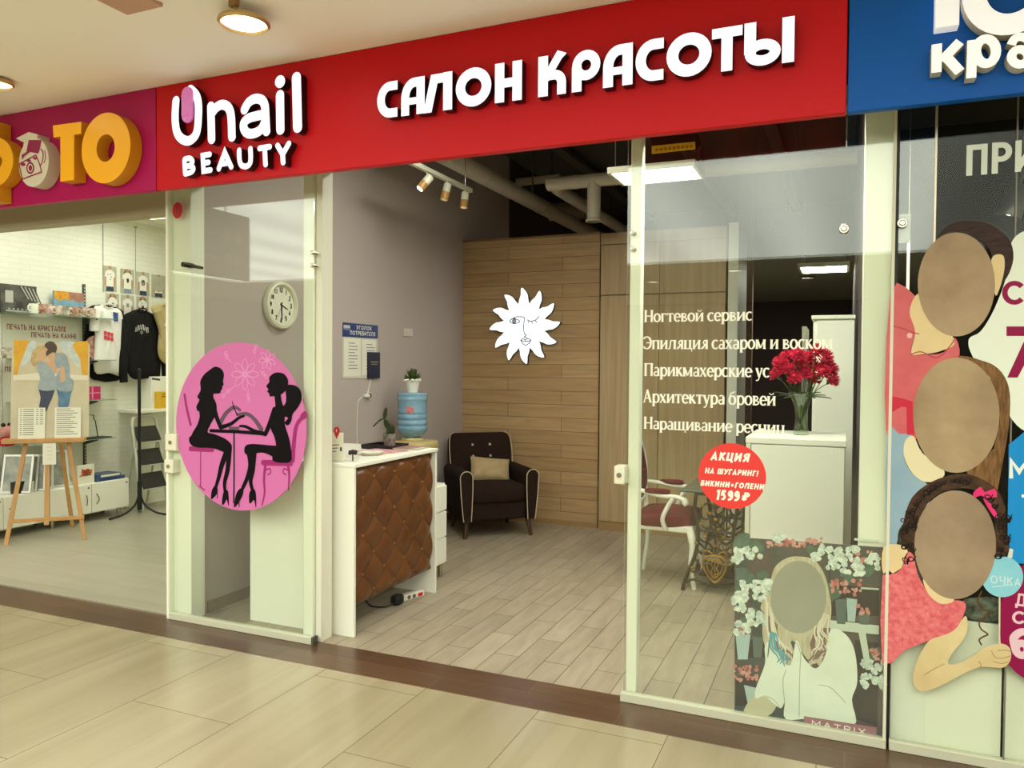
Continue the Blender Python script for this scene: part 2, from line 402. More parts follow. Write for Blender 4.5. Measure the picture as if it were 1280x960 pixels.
# ------------------------------------------------------------------ floors
MARBLE = plank_mat('travertine_tiles', 1, 0, 1.2, 0.6, (168, 157, 127), (160, 148, 118), (116, 103, 78), 0.22, 0.16, 0.0022,
                   shift=(0.355, 3.08), grain_scale=(0.55, 6.5), vein_dir=radians(-17), bump=0.05, streak=(0.80, 0.79, 0.74), spec=0.5)
PLANK = plank_mat('grey_wood_tiles', 1, 0, 0.62, 0.1475, (170, 157, 134), (156, 143, 120), (70, 60, 47), 0.42, 0.22, 0.0022,
                  shift=(0.0, 0.885), grain_scale=(3.0, 16), bump=0.25)
LAMINATE = plank_mat('pale_laminate', 0, 1, 1.3, 0.19, (176, 171, 150), (166, 161, 140), (140, 134, 112), 0.3, 0.12, 0.0012, grain_scale=(1.2, 14), bump=0.05)
STRIP = plank_mat('dark_wood_tiles', 0, 1, 0.95, 0.156, (98, 72, 51), (88, 62, 43), (126, 102, 76), 0.28, 0.30, 0.0014, shift=(0.45, 0.262), grain_scale=(2.0, 30), bump=0.1)

struct(B().box((-14, -16, -0.08), (8, -0.262, 0)).build('floor', MARBLE))
struct(B().box((-14, -0.262, -0.08), (8, 0.046, 0.002)).build('trim_1', STRIP, bevel=0.001))
struct(B().box((-3.85, 0.046, -0.08), (0.12, 9.0, 0.0)).build('floor', PLANK))
struct(B().box((-9.5, 0.046, -0.08), (-3.85, 6.0, 0.0)).build('floor', LAMINATE))
struct(B().box((0.12, 0.046, -0.08), (6, 6.0, 0.0)).build('floor', mat('grey_vinyl', (120, 112, 98), 0.5)))
struct(B().box((-9.5, 0.03, 0.0), (-3.93, 0.05, 0.012)).build('trim_2', mat('aluminium_threshold', (186, 180, 160), 0.4, 0.6)))

# ------------------------------------------------------------------ mall ceiling, glazed roof, far side of the walkway
struct(B().box((-14, -2.35, 3.2), (8, 0.0, 3.34)).build('ceiling', CEIL))
struct(B().box((-14, -16, 3.2), (8, -8.4, 3.34)).build('ceiling', CEIL))
sk = struct(B().box((-11, -8.4, 3.235), (4.5, -2.35, 3.26)).build('window_4', SKY))
struct(B().box((-14, -8.4, 3.2), (-11, -2.35, 3.34)).build('ceiling', CEIL))
struct(B().box((4.5, -8.4, 3.2), (8, -2.35, 3.34)).build('ceiling', CEIL))
struct(B().box((-14, -2.37, 3.34), (8, -2.33, 3.36)).build('trim_3', CEIL))
struct(B().box((-14, -8.42, 3.34), (8, -8.38, 3.36)).build('trim_3', CEIL))
struct(B().box((-14, -16.1, 0), (8, -16, 3.34)).build('wall_front', mat('far_shops', (60, 50, 42), 0.6, noise_amt=0.35, noise_scale=0.7)))
struct(B().box((-14.1, -16, 0), (-14, 0, 3.7)).build('wall_west', mat('corridor_wall', (196, 184, 156), 0.7)))
struct(B().box((8, -16, 0), (8.1, 0, 3.7)).build('wall_east', mat('corridor_wall', (196, 184, 156), 0.7)))

# ------------------------------------------------------------------ salon shell
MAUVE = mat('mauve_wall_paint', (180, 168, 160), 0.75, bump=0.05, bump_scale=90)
DARKCEIL = mat('dark_open_ceiling', (92, 86, 76), 0.8)
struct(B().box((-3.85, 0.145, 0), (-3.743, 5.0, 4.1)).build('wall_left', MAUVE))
struct(B().box((-3.743, 0.18, 0), (-3.731, 3.78, 0.075)).build('baseboard_left', mat('taupe_skirting', (128, 108, 82), 0.5)))
OAK_WALL = plank_mat('oak_plank_cladding', 0, 2, 1.18, 0.135, (184, 152, 108), (170, 137, 94), (106, 80, 52), 0.5, 0.24, 0.0025, shift=(2.62, 0.0), grain_scale=(2.2, 26), bump=0.2)
struct(B().box((-3.743, 3.78, 0), (-2.232, 3.9, 2.905)).build('wall_back', OAK_WALL))
struct(B().box((-3.743, 3.768, 2.905), (-2.232, 3.91, 2.925)).build('trim_4', mat('oak_edge', (120, 90, 56), 0.5)))
struct(B().box((-3.743, 3.768, 0), (-2.232, 3.78, 0.05)).build('baseboard_back', mat('oak_skirting', (150, 118, 74), 0.5)))
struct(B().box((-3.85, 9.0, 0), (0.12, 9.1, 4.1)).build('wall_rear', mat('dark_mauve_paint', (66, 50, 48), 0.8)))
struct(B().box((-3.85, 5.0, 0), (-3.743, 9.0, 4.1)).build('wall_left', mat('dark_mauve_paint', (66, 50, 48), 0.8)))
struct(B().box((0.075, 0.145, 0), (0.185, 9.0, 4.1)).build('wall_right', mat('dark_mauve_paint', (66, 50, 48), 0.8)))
_a, _b = at(921.5, 330, y=5.2).x, at(941, 330, y=5.2).x
struct(B().box((_a, 5.2, 0), (_b, 5.3, 4.1)).build('wall_pier', mat('brown_pier_paint', (104, 84, 72), 0.8)))
struct(B().box((-3.85, 0.0, 4.1), (0.185, 9.1, 4.2)).build('ceiling', DARKCEIL))
struct(B().box((-3.85, -0.02, 2.72), (0.185, 0.145, 4.1)).build('wall_lintel', DARKCEIL))

# ------------------------------------------------------------------ photo shop shell
BRICK = plank_mat('white_brick', 1, 2, 0.2, 0.052, (232, 233, 218), (229, 230, 213), (223, 223, 206), 0.55, 0.03, 0.004, grain_scale=(4, 9), bump=0.35)
struct(B().box((-7.42, 0.05, 0), (-7.3, 6.0, 3.2)).build('wall_west', BRICK))
struct(B().box((-7.3, 3.75, 0), (-3.85, 3.85, 3.2)).build('wall_north', mat('white_wall_paint', (228, 226, 202), 0.6)))
struct(B().box((-7.42, 0.0, 3.2), (-3.85, 3.85, 3.3)).build('ceiling', mat('white_ceiling_tiles', (232, 230, 210), 0.7)))
struct(B().box((-3.87, 0.145, 0), (-3.85, 3.8, 3.2)).build('wall_east', mat('white_wall_paint', (228, 226, 202), 0.6)))
struct(B().box((-14, 0.03, 2.545), (-3.87, 0.15, 2.7)).build('trim_5', mat('beige_lintel', (172, 162, 132), 0.5)))
struct(B().box((-14, 0.0, 2.7), (-3.85, 0.15, 3.2)).build('wall_lintel', mat('beige_lintel', (172, 162, 132), 0.5)))
struct(B().box((-14, 0.05, 0), (-7.42, 0.15, 2.7)).build('wall_south', mat('white_wall_paint', (228, 226, 202), 0.6)))
struct(B().box((-7.3, 0.02, 3.17), (-7.26, 3.75, 3.2)).build('trim_6', WHITE))

# ------------------------------------------------------------------ right shop shell
struct(B().box((0.185, 2.6, 0), (6, 2.7, 3.4)).build('wall_back', mat('dark_shop_wall', (40, 36, 30), 0.7)))
struct(B().box((0.185, 0.0, 3.3), (6, 2.7, 3.4)).build('ceiling', DARKCEIL))

# ------------------------------------------------------------------ shopfront glazing and posts
POST = mat('cream_post', (240, 240, 222), 0.45)
RAIL = mat('pale_rail', (196, 196, 170), 0.4)
# left pane
w1 = struct(B().box((-3.862, -0.006, 0.042), (-2.765, 0.004, 2.72)).build('window_1', GLASS))
B().box((-3.862, -0.018, 0.002), (-2.755, 0.02, 0.043)).build('sill_rail', RAIL, w1, 0.003)
B().box((-2.768, -0.02, 0.0), (-2.752, 0.022, 0.048)).build('rail_end', mat('grey_end_cap', (92, 90, 80), 0.4, 0.5), w1)
B().box((-3.88, 0.03, 0), (-3.72, 0.142, 2.72)).build('post', POST, w1, 0.004)
B().box((-3.885, -0.012, 0.0), (-3.866, 0.03, 2.72)).build('edge_strip', POST, w1, 0.002)
b = B(); b.box((-2.865, 0.03, 0), (-2.79, 0.145, 2.72)); b.build('post', POST, w1, 0.006)
b = B(); b.box((-2.788, 0.045, 0), (-2.745, 0.145, 2.72)); b.build('post', mat('cream_post_side', (226, 224, 204), 0.45), w1, 0.004)
# right pane
w2 = struct(B().box((-0.953, -0.006, 0.042), (0.178, 0.004, 2.72)).build('window_2', GLASS))
B().box((-0.962, -0.018, 0.002), (0.185, 0.02, 0.043)).build('sill_rail', RAIL, w2, 0.003)
B().box((-0.948, 0.03, 0), (-0.893, 0.085, 2.72)).build('post', POST, w2, 0.006)
B().box((0.066, 0.03, 0), (0.182, 0.143, 2.72)).build('post', POST, w2, 0.004)
B().box((0.172, -0.010, 0.042), (0.184, 0.02, 2.72)).build('edge_strip', mat('sealant', (214, 212, 188), 0.6), w2)
# right shop's panes
DIMGLASS = clear_glass('matt_filmed_glass', (0.94, 0.96, 0.92), 0.008)
_xm = at(1169, 240, y=0).x
w3 = struct(B().box((0.196, -0.006, 0.042), (_xm, 0.004, 2.72)).build('window_3', GLASS))
B().box((0.196, -0.018, 0.002), (2.5, 0.02, 0.043)).build('sill_rail', RAIL, w3, 0.003)
B().box((0.186, 0.01, 0.042), (0.196, 0.03, 2.72)).build('edge_strip', DARK, w3)
B().box((_xm - .004, -0.007, 1.85), (_xm + .004, 0.012, 2.72)).build('joint', mat('profile_pale', (206, 196, 170), .35, .5), w3)
w6 = struct(B().box((_xm, -0.006, 0.042), (0.606, 0.004, 2.72)).build('window_6', DIMGLASS))
w5 = struct(B().box((0.611, -0.006, 0.042), (2.5, 0.004, 2.72)).build('window_5', DIMGLASS))
B().box((0.606, -0.007, 0.042), (0.611, 0.006, 2.72)).build('joint', mat('grey_joint', (120, 118, 104), 0.4), w5)
def clamp(px, py, parent, r=0.019, y=-0.012):
    p = at(px, py, y=y); b = B(); b.cyl((p.x, y - 0.008, p.z), (p.x, 0.028, p.z), r, r, 20); b.cyl((p.x, y - 0.013, p.z), (p.x, y - 0.008, p.z), r * .55, r * .7, 16)
    b.build('glass_bolt', CHROME, parent, 0.002)
for q in ((390.5, 316), (390.5, 332)): clamp(*q, w1, 0.012)
for q in ((790.5, 291), (790.5, 311)): clamp(*q, w2, 0.012)
clamp(1055, 286, w2, 0.02); clamp(1128, 279, w3, 0.02)
# swivel arm of the left pane
a0, a1 = at(238, 332, y=0.03), at(253, 335, y=0.03)
b = B(); b.cyl((a0.x, -0.03, a0.z), (a0.x, 0.05, a0.z), 0.016, 0.016, 16); b.tube([(a0.x, 0.03, a0.z), (a1.x, 0.03, a1.z)], [0.013, 0.009], 10)
b.build('swivel_fitting', mat('dark_steel', (70, 66, 56), 0.35, 0.9), w1)

# ------------------------------------------------------------------ light of the place and added panels
def led_panel(name, c, sx, sy, m, label, wires=0.0, bars=0):
    t = thing(name, label, 'ceiling light', c)
    x, y, z = c
    b = B(); w = 0.025
    b.box((x - sx / 2, y - sy / 2, z), (x + sx / 2, y - sy / 2 + w, z + 0.022)).box((x - sx / 2, y + sy / 2 - w, z), (x + sx / 2, y + sy / 2, z + 0.022))
    b.box((x - sx / 2, y - sy / 2 + w, z), (x - sx / 2 + w, y + sy / 2 - w, z + 0.022)).box((x + sx / 2 - w, y - sy / 2 + w, z), (x + sx / 2, y + sy / 2 - w, z + 0.022))
    for k in range(bars):
        yy = y - sy / 2 + sy * (k + 1) / (bars + 1); b.box((x - sx / 2 + w, yy - 0.006, z + 0.002), (x + sx / 2 - w, yy + 0.006, z + 0.018))
    b.box((x - sx / 2, y - sy / 2, z + 0.022), (x + sx / 2, y + sy / 2, z + 0.043))
    b.build('frame', WHITE_METAL, t)
    B().box((x - sx / 2 + w, y - sy / 2 + w, z + 0.012), (x + sx / 2 - w, y + sy / 2 - w, z + 0.02)).build('diffuser', m, t)
    if wires:
        for i in (-1, 1):
            for j in (-1, 1): B().tube([(x + i * sx * .42, y + j * sy * .42, z + 0.022), (x + i * sx * .42, y + j * sy * .42, wires)], 0.002, 5).build('hanging_wire', CHROME, t)
    return t
led_panel('led_panel', (-1.27, 1.99, 2.98), 0.62, 0.42, LED, 'square LED panel hanging above the salon floor behind the right pane', 4.1, 3)
led_panel('led_panel', (-0.22, 5.4, 2.66), 0.5, 0.6, LED, 'LED panel glowing far back in the dark room above the red flowers', 4.1)
led_panel('led_panel', (-1.75, 5.5, 2.72), 0.6, 0.6, LED, 'unseen LED panel added to lighten the room beyond the oak wall', 4.1)  # out of view, added to lighten the dark rear room
led_panel('led_panel', (-0.3, 0.40, 3.02), 0.7, 0.34, emission('added_fill_led', (1.0, 1.0, 0.88), PANEL_SALON * 2.4), 'unseen LED fill panel added over the low white cabinet, behind the red fascia', 4.1)  # unseen fill panel, added to brighten the white cabinet
led_panel('led_panel', (-2.3, 1.2, 3.42), 0.6, 0.6, LED, 'unseen LED panel added to brighten the salon, above the reception desk', 4.1)  # unseen, added because the salon interior came out dark
_p = at(196, 265, z=3.14)
for i, (x, y) in enumerate(((_p.x + .15, _p.y), (-6.3, 1.0), (-4.8, 2.2))):  # only the first is in view; the others are added for brightness
    led_panel('led_panel', (x, y, 3.14), 1.15, 0.62, LED2, ('white LED panel on the photo shop ceiling at the top of the opening',
              'unseen LED panel added to brighten the photo shop, near the shopfront', 'unseen LED panel added to brighten the photo shop, near the party wall')[i])
def downlight(c, label, tilt=0.0, r=0.095):
    t = thing('downlight', label, 'ceiling light', c); M = Matrix.Translation(c) @ Matrix.Rotation(tilt, 4, 'Y')
    B(M).lathe([(r, 0.0), (r * 1.02, -0.012), (r * 0.93, -0.022), (r * 0.86, -0.014), (r * 0.84, 0.0)], seg=36).build('trim_ring', mat('lamp_rim', (196, 168, 116), 0.35, 0.7), t)
    B(M).lathe([(r * 0.95, -0.006), (r * 0.9, 0.006), (r * 0.5, 0.014), (0, 0.014)], seg=30).build('housing', WHITE_METAL, t)
    B(M).lathe([(0, -0.010), (r * 0.84, -0.010), (r * 0.84, -0.004), (0, -0.004)], seg=36).build('diffuser', LAMP, t)
    return t
p = at(305, 26, z=3.15)
dl = downlight((p.x, p.y, 3.15), 'round lit downlight hanging from the mall ceiling over the sign with white letters', 0.0, 0.112)
b = B(); q = Vector((p.x + 0.035, p.y - 0.10, 3.2)); b.box((q.x - 0.02, q.y - 0.012, 3.165), (q.x + 0.02, q.y + 0.012, 3.2)); b.tube([(q.x, q.y, 3.175), (q.x, q.y + 0.02, 3.15)], 0.008, 8)
b.build('bracket', mat('brass_bracket', (150, 118, 70), 0.35, 0.8), dl)
p = at(-4, 101, z=3.19); downlight((p.x, p.y, 3.185), 'round downlight in the mall ceiling cut by the left picture edge', 0, 0.085)
for i, (px, py) in enumerate(((816, 352), (918, 338), (1009, 347))):   # seen mirrored in the right pane
    d = ray(px, py); t_ = (3.18 - EYE) / d.z; p = CAM + d * t_
    downlight((p.x, -p.y, 3.185), ('first', 'second', 'third')[i] + ' of the far walkway downlights mirrored in the right pane, counted from its frame post', 0, 0.13)
p = at(168, -2, z=3.19); struct(B().box((p.x - 0.16, p.y - 0.1, 3.185), (p.x + 0.06, p.y + 0.1, 3.2)).build('trim_7', mat('ceiling_hatch', (196, 160, 136), 0.6), bevel=0.004))
# hanging direction sign over the walkway (mirrored in the left pane)
t = thing('direction_sign', 'brown direction sign hanging across the walkway, mirrored in the left pane', 'sign', (-5.5, -2.0, 2.43))
B().box((-5.53, -2.5, 2.43), (-5.47, -0.7, 3.06)).build('board', mat('sign_brown', (120, 106, 84), 0.5), t, 0.004)
b = B(); pl = Plane((-5.469, -1.6, 2.75), (0, 1, 0), (0, 0, 1))
for u in (-0.74, -0.60):
    for v in (0.08, -0.14): b.art(pl, [(u + 0.055 * cos(k * pi / 12), v + 0.055 * sin(k * pi / 12)) for k in range(24)], 0, 0.002)
b.stroke(pl, [(-0.45, 0.08), (0.1, 0.08)], 0.02, 0, 0.002).stroke(pl, [(-0.45, -0.14), (-0.1, -0.14)], 0.02, 0, 0.002)
b.build('pictogram', mat('sign_pale', (164, 152, 128), 0.5), t)
for y in (-2.2, -1.0): B().tube([(-5.5, y, 3.06), (-5.5, y, 3.2)], 0.008).build('hanger', CHROME, t)
# ------------------------------------------------------------------ fascia signs
YF = -0.26
LIT = emission('lit_letter_face', (1.0, 1.0, 1.0), LETTER_GLOW)
BLACK = mat('black_letter_edge', (14, 12, 12), 0.4)
XB0, XB1 = -3.687, -0.008
def fascia(x0, x1, m, label, name='fascia_sign'):
    t = thing(name, label, 'sign', ((x0 + x1) / 2, YF + 0.02, 2.606))
    B().box((x0, YF, 2.606), (x1, YF + 0.045, 3.198)).build('panel', m, t, 0.004)
    return t
RED = mat('red_fascia', (204, 17, 27), 0.42, spec=0.2)
red = fascia(XB0 + 0.003, XB1 - 0.003, RED, 'long red fascia sign with glowing white salon lettering and a pink nail')
mag = fascia(-14, XB0 - 0.003, mat('magenta_fascia', (180, 24, 94), 0.42, spec=0.2), 'magenta fascia sign with yellow block letters and a white camera badge')
blu = fascia(XB1 + 0.003, 4.0, mat('blue_fascia', (6, 90, 182), 0.42, spec=0.2), 'blue fascia sign with thick white letters above the right shop')
FP = front(YF - 0.001); FL = front(YF - 0.05)         # letters: back and face planes
D0, D1 = -0.047, 0.0                                   # depth measured from the face plane

# salon lettering: geometric capitals, unit height, stem W
W = 0.27
def g_C(): return [([(.76, .865)] + arc(.47, .5, .365, .365, 90, 270, 16) + [(.76, .135)], W, False)], .78
def g_A(): return [([(.135, 0), (.135, .46)] + arc(.48, .46, .345, .405, 180, 90, 10) + [(.78, .865)], W, False), ([(.695, 0), (.695, .99)], W, False), ([(.135, .37), (.695, .37)], .2, False)], .83
def g_L(): return [([(0, .12), (.15, .12), (.33, .865), (.74, .865)], .25, False), ([(.74, 0), (.74, 1)], W, False)], .88
def g_O(): return [(arc(.5, .5, .37, .365, 0, 360, 28)[:-1], W, True)], 1.0
def g_N(): return [([(.135, 0), (.135, 1)], W, False), ([(.66, 0), (.66, 1)], W, False), ([(.135, .48), (.66, .48)], .24, False)], .80
def g_K(): return [([(.135, 0), (.135, 1)], W, False), ([(.2, .42), (.6, .985), (.78, .985)], [.22, .22, .03], False), ([(.2, .50), (.40, .50)] + arc(.46, .3, .20, .20, 90, 0, 6) + [(.66, 0)], .24, False)], .80
def g_R(): return [([(.135, 0), (.135, .62)], W, False), (arc(.42, .62, .285, .25, 0, 360, 24)[:-1], .25, True)], .83
def g_T(): return [([(0, .875), (.8, .875)], .25, False), ([(.4, 0), (.4, .9)], W, False)], .80
def g_Y(): return [([(.135, .3), (.135, 1)], W, False), (arc(.44, .305, .305, .18, 0, 360, 24)[:-1], .24, True), ([(1.05, 0), (1.05, 1)], W, False)], 1.19
row = [(g_C, 473, 497.5, 112.5), (g_A, 502, 530.5, 108), (g_L, 529.5, 565.5, 104), (g_O, 570, 614, 98), (g_N, 619, 652.5, 92), (g_K, 673, 708.5, 84), (g_R, 715.5, 750, 77),
       (g_A, 754.5, 790.5, 70), (g_C, 796.5, 830.5, 63), (g_O, 833.5, 889.5, 56), (g_T, 890, 928, 48), (g_Y, 931, 993, 38)]
ZB, ZT = 2.815, 2.995
for g, x0, x1, ym in row:
    st, gw = g(); u0, u1 = FL.px(x0, ym)[0], FL.px(x1, ym)[0]; h = ZT - ZB; sx = (u1 - u0) / gw; b = B()
    for pts, w, cl in st:
        b.stroke(FL, [(u0 + p[0] * sx, ZB + p[1] * h) for p in pts], [q * (h + sx) / 2 for q in w] if isinstance(w, list) else w * (h + sx) / 2, D0, D1, 0, 1, closed=cl)
    b.build('letter', [LIT, BLACK], red)

def rounded(strokes, w, mats=(LIT, BLACK), parent=red, name='letter', pl=FL, d0=D0):
    b = B()
    for s in strokes:
        pts, cl = (s[:-1], True) if s[-1] == 'c' else (s, False)
        b.stroke(pl, pl.pxs(pts), w, d0, D1, 0, 1, cap='round', closed=cl)
    return b.build(name, list(mats), parent)
def sm(p, k=6): return smooth_open(p, k)
# "Unail" drawn with round-ended strokes (points read off the sign)
rounded([sm([(220, 126), (219, 142), (219.5, 156), (222, 167), (228, 174), (236, 176), (243, 171), (246.5, 163), (248, 148), (248, 130), (245, 119), (238, 112)])], 0.053)
rounded([sm([(263.5, 133), (264, 150), (264.5, 174)]), sm([(264, 143), (270, 135), (277, 131), (284, 133), (288, 140), (289.5, 152), (290, 171)])], 0.053)
rounded([sm([(305.5, 137), (311, 128), (319, 123.5), (327, 125), (331, 132), (332, 145), (333, 164)]), sm([(331, 143), (321, 145), (311, 148), (305, 154), (305.5, 162), (311, 167), (320, 166), (327, 161), (331, 153)])], 0.052)
rounded([[(350, 119), (350.5, 162)]], 0.054)
c = FL.px(350, 102); b = B(); b.art(FL, [(c[0] + .033 * cos(k * pi / 12), c[1] + .033 * sin(k * pi / 12)) for k in range(24)], D0, D1, 0, 1); b.build('letter_dot', [LIT, BLACK], red)
rounded([[(370.5, 97), (372, 159)]], 0.058)
BT = 0.031
rounded([[(230.5, 200), (231.5, 217)], sm([(231, 199), (237, 198), (240.5, 201), (239.5, 205.5), (235, 207.5), (231.5, 208)]), sm([(232, 208), (239, 207.5), (242, 211), (239.5, 215), (232, 217.5)])], BT)
rounded([[(262, 193), (253.5, 194.5), (254.5, 214), (263, 212.5)], [(254, 204), (260.5, 203)]], BT)
rounded([[(273.5, 211), (281, 190.5), (289, 208.5)], [(277, 205), (286, 203.5)]], BT)
rounded([sm([(299, 188), (299.5, 200), (302, 206.5), (308, 208), (312.5, 204), (313.5, 196), (313, 186)])], BT)
rounded([[(324.5, 185.5), (337, 183.5)], [(331, 185), (332, 205.5)]], BT)
rounded([[(347, 182), (353.5, 193), (361, 179.5)], [(353.5, 193), (354, 203)]], BT)
# pink nail on top of the U
b = B(); pl = Plane(FL.O + FL.N * 0.012, FL.U, FL.V)
b.stroke(pl, pl.pxs([(233, 117), (233, 144)]), 0.080, -0.02, 0.0, 0, 0, cap='round'); 
n_ = b.build('nail', mat('pink_gel_nail', (226, 130, 206), 0.3, emit=0.22, noise_amt=0.12, noise_scale=9), red, 0.006)
n_['label'] = 'pink oval nail on top of the first letter'

# yellow letters of the photo shop
YEL = mat('yellow_letter', (240, 170, 14), 0.35, emit=0.16); YED = mat('yellow_letter_edge', (214, 150, 20), 0.4)  # slight glow put into the face colour to brighten it
ML = front(YF - 0.085)
def pxstroke(pts, w, m, parent, pl=ML, d0=-0.08, closed=False, cap='butt', name='letter'):
    b = B()
    for p, c in zip(pts, closed if isinstance(closed, list) else [closed] * len(pts)): b.stroke(pl, pl.pxs(p), w, d0, 0, 0, 1, cap=cap, closed=c)
    return b.build(name, m, parent)
b = B(); b.artpx(ML, [(66, 157), (101.5, 152), (101.5, 167), (92.5, 168.5), (92.5, 225), (75.5, 227), (75.5, 170.5), (67, 172)], -0.08, 0, 0, 1); b.build('letter', [YEL, YED], mag)
c = ML.px(132, 185); b = B(); b.stroke(ML, [(c[0] + .138 * cos(k * pi / 18), c[1] + .142 * sin(k * pi / 18)) for k in range(36)], 0.125, -0.08, 0, 0, 1, closed=True); b.build('letter', [YEL, YED], mag)
c = ML.px(-8, 203); b = B(); b.stroke(ML, [(c[0] + .135 * cos(k * pi / 18), c[1] + .105 * sin(k * pi / 18)) for k in range(36)], 0.105, -0.08, 0, 0, 1, closed=True)
b.stroke(ML, [(c[0], c[1] - 0.25), (c[0], c[1] + 0.25)], 0.10, -0.08, 0, 0, 1); b.build('letter', [YEL, YED], mag)
# white badge: round body with a notch and a drawn camera-holding face
bw = B(); c = ML.px(42, 203)
out = []
for k in range(30):
    a = radians(118 + 360 * k / 30); out.append((c[0] + .137 * cos(a), c[1] + .150 * sin(a)))
bw.art(ML, out, -0.08, 0, 0, 1)
bw.artpx(ML, [(20, 173), (36, 165), (47, 168), (46, 176), (36, 180), (28, 188), (30, 178)], -0.08, 0.0005, 0, 1)
badge = bw.build('badge', [mat('badge_white', (222, 216, 196), 0.4), mat('badge_edge', (200, 194, 172), 0.45)], mag)
INK = mat('badge_ink', (150, 24, 80), 0.5)
b = B(); P2 = Plane(ML.O + ML.N * 0.001, ML.U, ML.V)
b.artpx(P2, [(36, 175), (52, 175), (50, 186), (48, 192), (38, 190), (31, 195), (28, 200), (27, 194), (33, 190)], 0, 0.001)
for s_, w_ in (([(24, 205), (45, 194), (50, 206), (52, 215), (28, 224), (24, 205)], 0.008), (sm([(51, 186), (54, 192), (53, 202), (50, 208)]), 0.008), (sm([(56, 188), (57, 196), (55, 204)]), 0.006)):
    b.stroke(P2, P2.pxs(s_), w_, 0, 0.001)
for cx, cy, rx, ry in ((38, 210, 5, 7.5), (29, 205.5, 3, 2.2), (36, 201, 2.6, 1.8), (44, 198, 2.4, 1.6)):
    b.art(P2, P2.pxs([(cx + rx * cos(k * pi / 9), cy + ry * sin(k * pi / 9)) for k in range(18)]), 0, 0.001)
b.build('badge_drawing', INK, badge)
b = B(); P3 = Plane(ML.O + ML.N * 0.0025, ML.U, ML.V)
b.art(P3, P3.pxs([(38 + 3.4 * cos(k * pi / 9), 210 + 5.2 * sin(k * pi / 9)) for k in range(18)]), 0, 0.0008); b.build('badge_lens_ring', mat('badge_white', (222, 216, 196)), badge)
b = B(); P4 = Plane(ML.O + ML.N * 0.004, ML.U, ML.V)
b.art(P4, P4.pxs([(38 + 2.3 * cos(k * pi / 9), 210 + 3.8 * sin(k * pi / 9)) for k in range(18)]), 0, 0.0008); b.build('badge_lens', INK, badge)

# white letters of the right shop
WF = mat('white_block_letter', (238, 238, 238), 0.4, emit=0.42); WE = mat('white_block_edge', (206, 200, 178), 0.5); BL = front(YF - 0.06)  # glow added to the face material so it reads brighter
def blockletter(pts_list, w, closed=False):
    b = B()
    for p in pts_list:
        cl = p[-1] == 'c'; b.stroke(BL, BL.pxs(p[:-1] if cl else p), w, -0.055, 0, 0, 1, closed=cl)
    b.build('letter', [WF, WE], blu)
u, v = BL.px(1183.5, 33); 
b = B(); b.box((u - .038, YF - .06, v), (u + .040, YF + .0, 3.17)); b.box((u + .04, YF - .06, 3.09), (u + .14, YF + .0, 3.17)); b.build('letter', WF, blu, 0.002)
b = B(); c = BL.px(1264, -14); b.stroke(BL, [(c[0] + .115 * cos(k * pi / 18), c[1] + .125 * sin(k * pi / 18)) for k in range(36)], 0.075, -0.055, 0, 0, 1, closed=True); b.build('letter', [WF, WE], blu)
blockletter([[(1171, 55), (1170.5, 90.5)], [(1200, 52), (1177, 76)], [(1182, 70), (1200, 90)]], 0.034)
blockletter([[(1215.5, 50), (1214, 97.5)], [tuple(q) for q in [(1232.5 + 12.5 * cos(k * pi / 10), 64 + 15.5 * sin(k * pi / 10)) for k in range(20)]] + ['c']], 0.032)
blockletter([smooth_open([(1264, 56), (1268, 49), (1275, 46), (1283, 48), (1287, 55), (1288, 80)], 5), [tuple(q) for q in [(1275 + 10.5 * cos(k * pi / 10), 71 + 9.5 * sin(k * pi / 10)) for k in range(20)]] + ['c']], 0.029)
struct(B().box((-14, YF + 0.045, 2.73), (4, -0.006, 3.2)).build('trim_8', mat('fascia_carrier', (70, 62, 54), 0.7)))
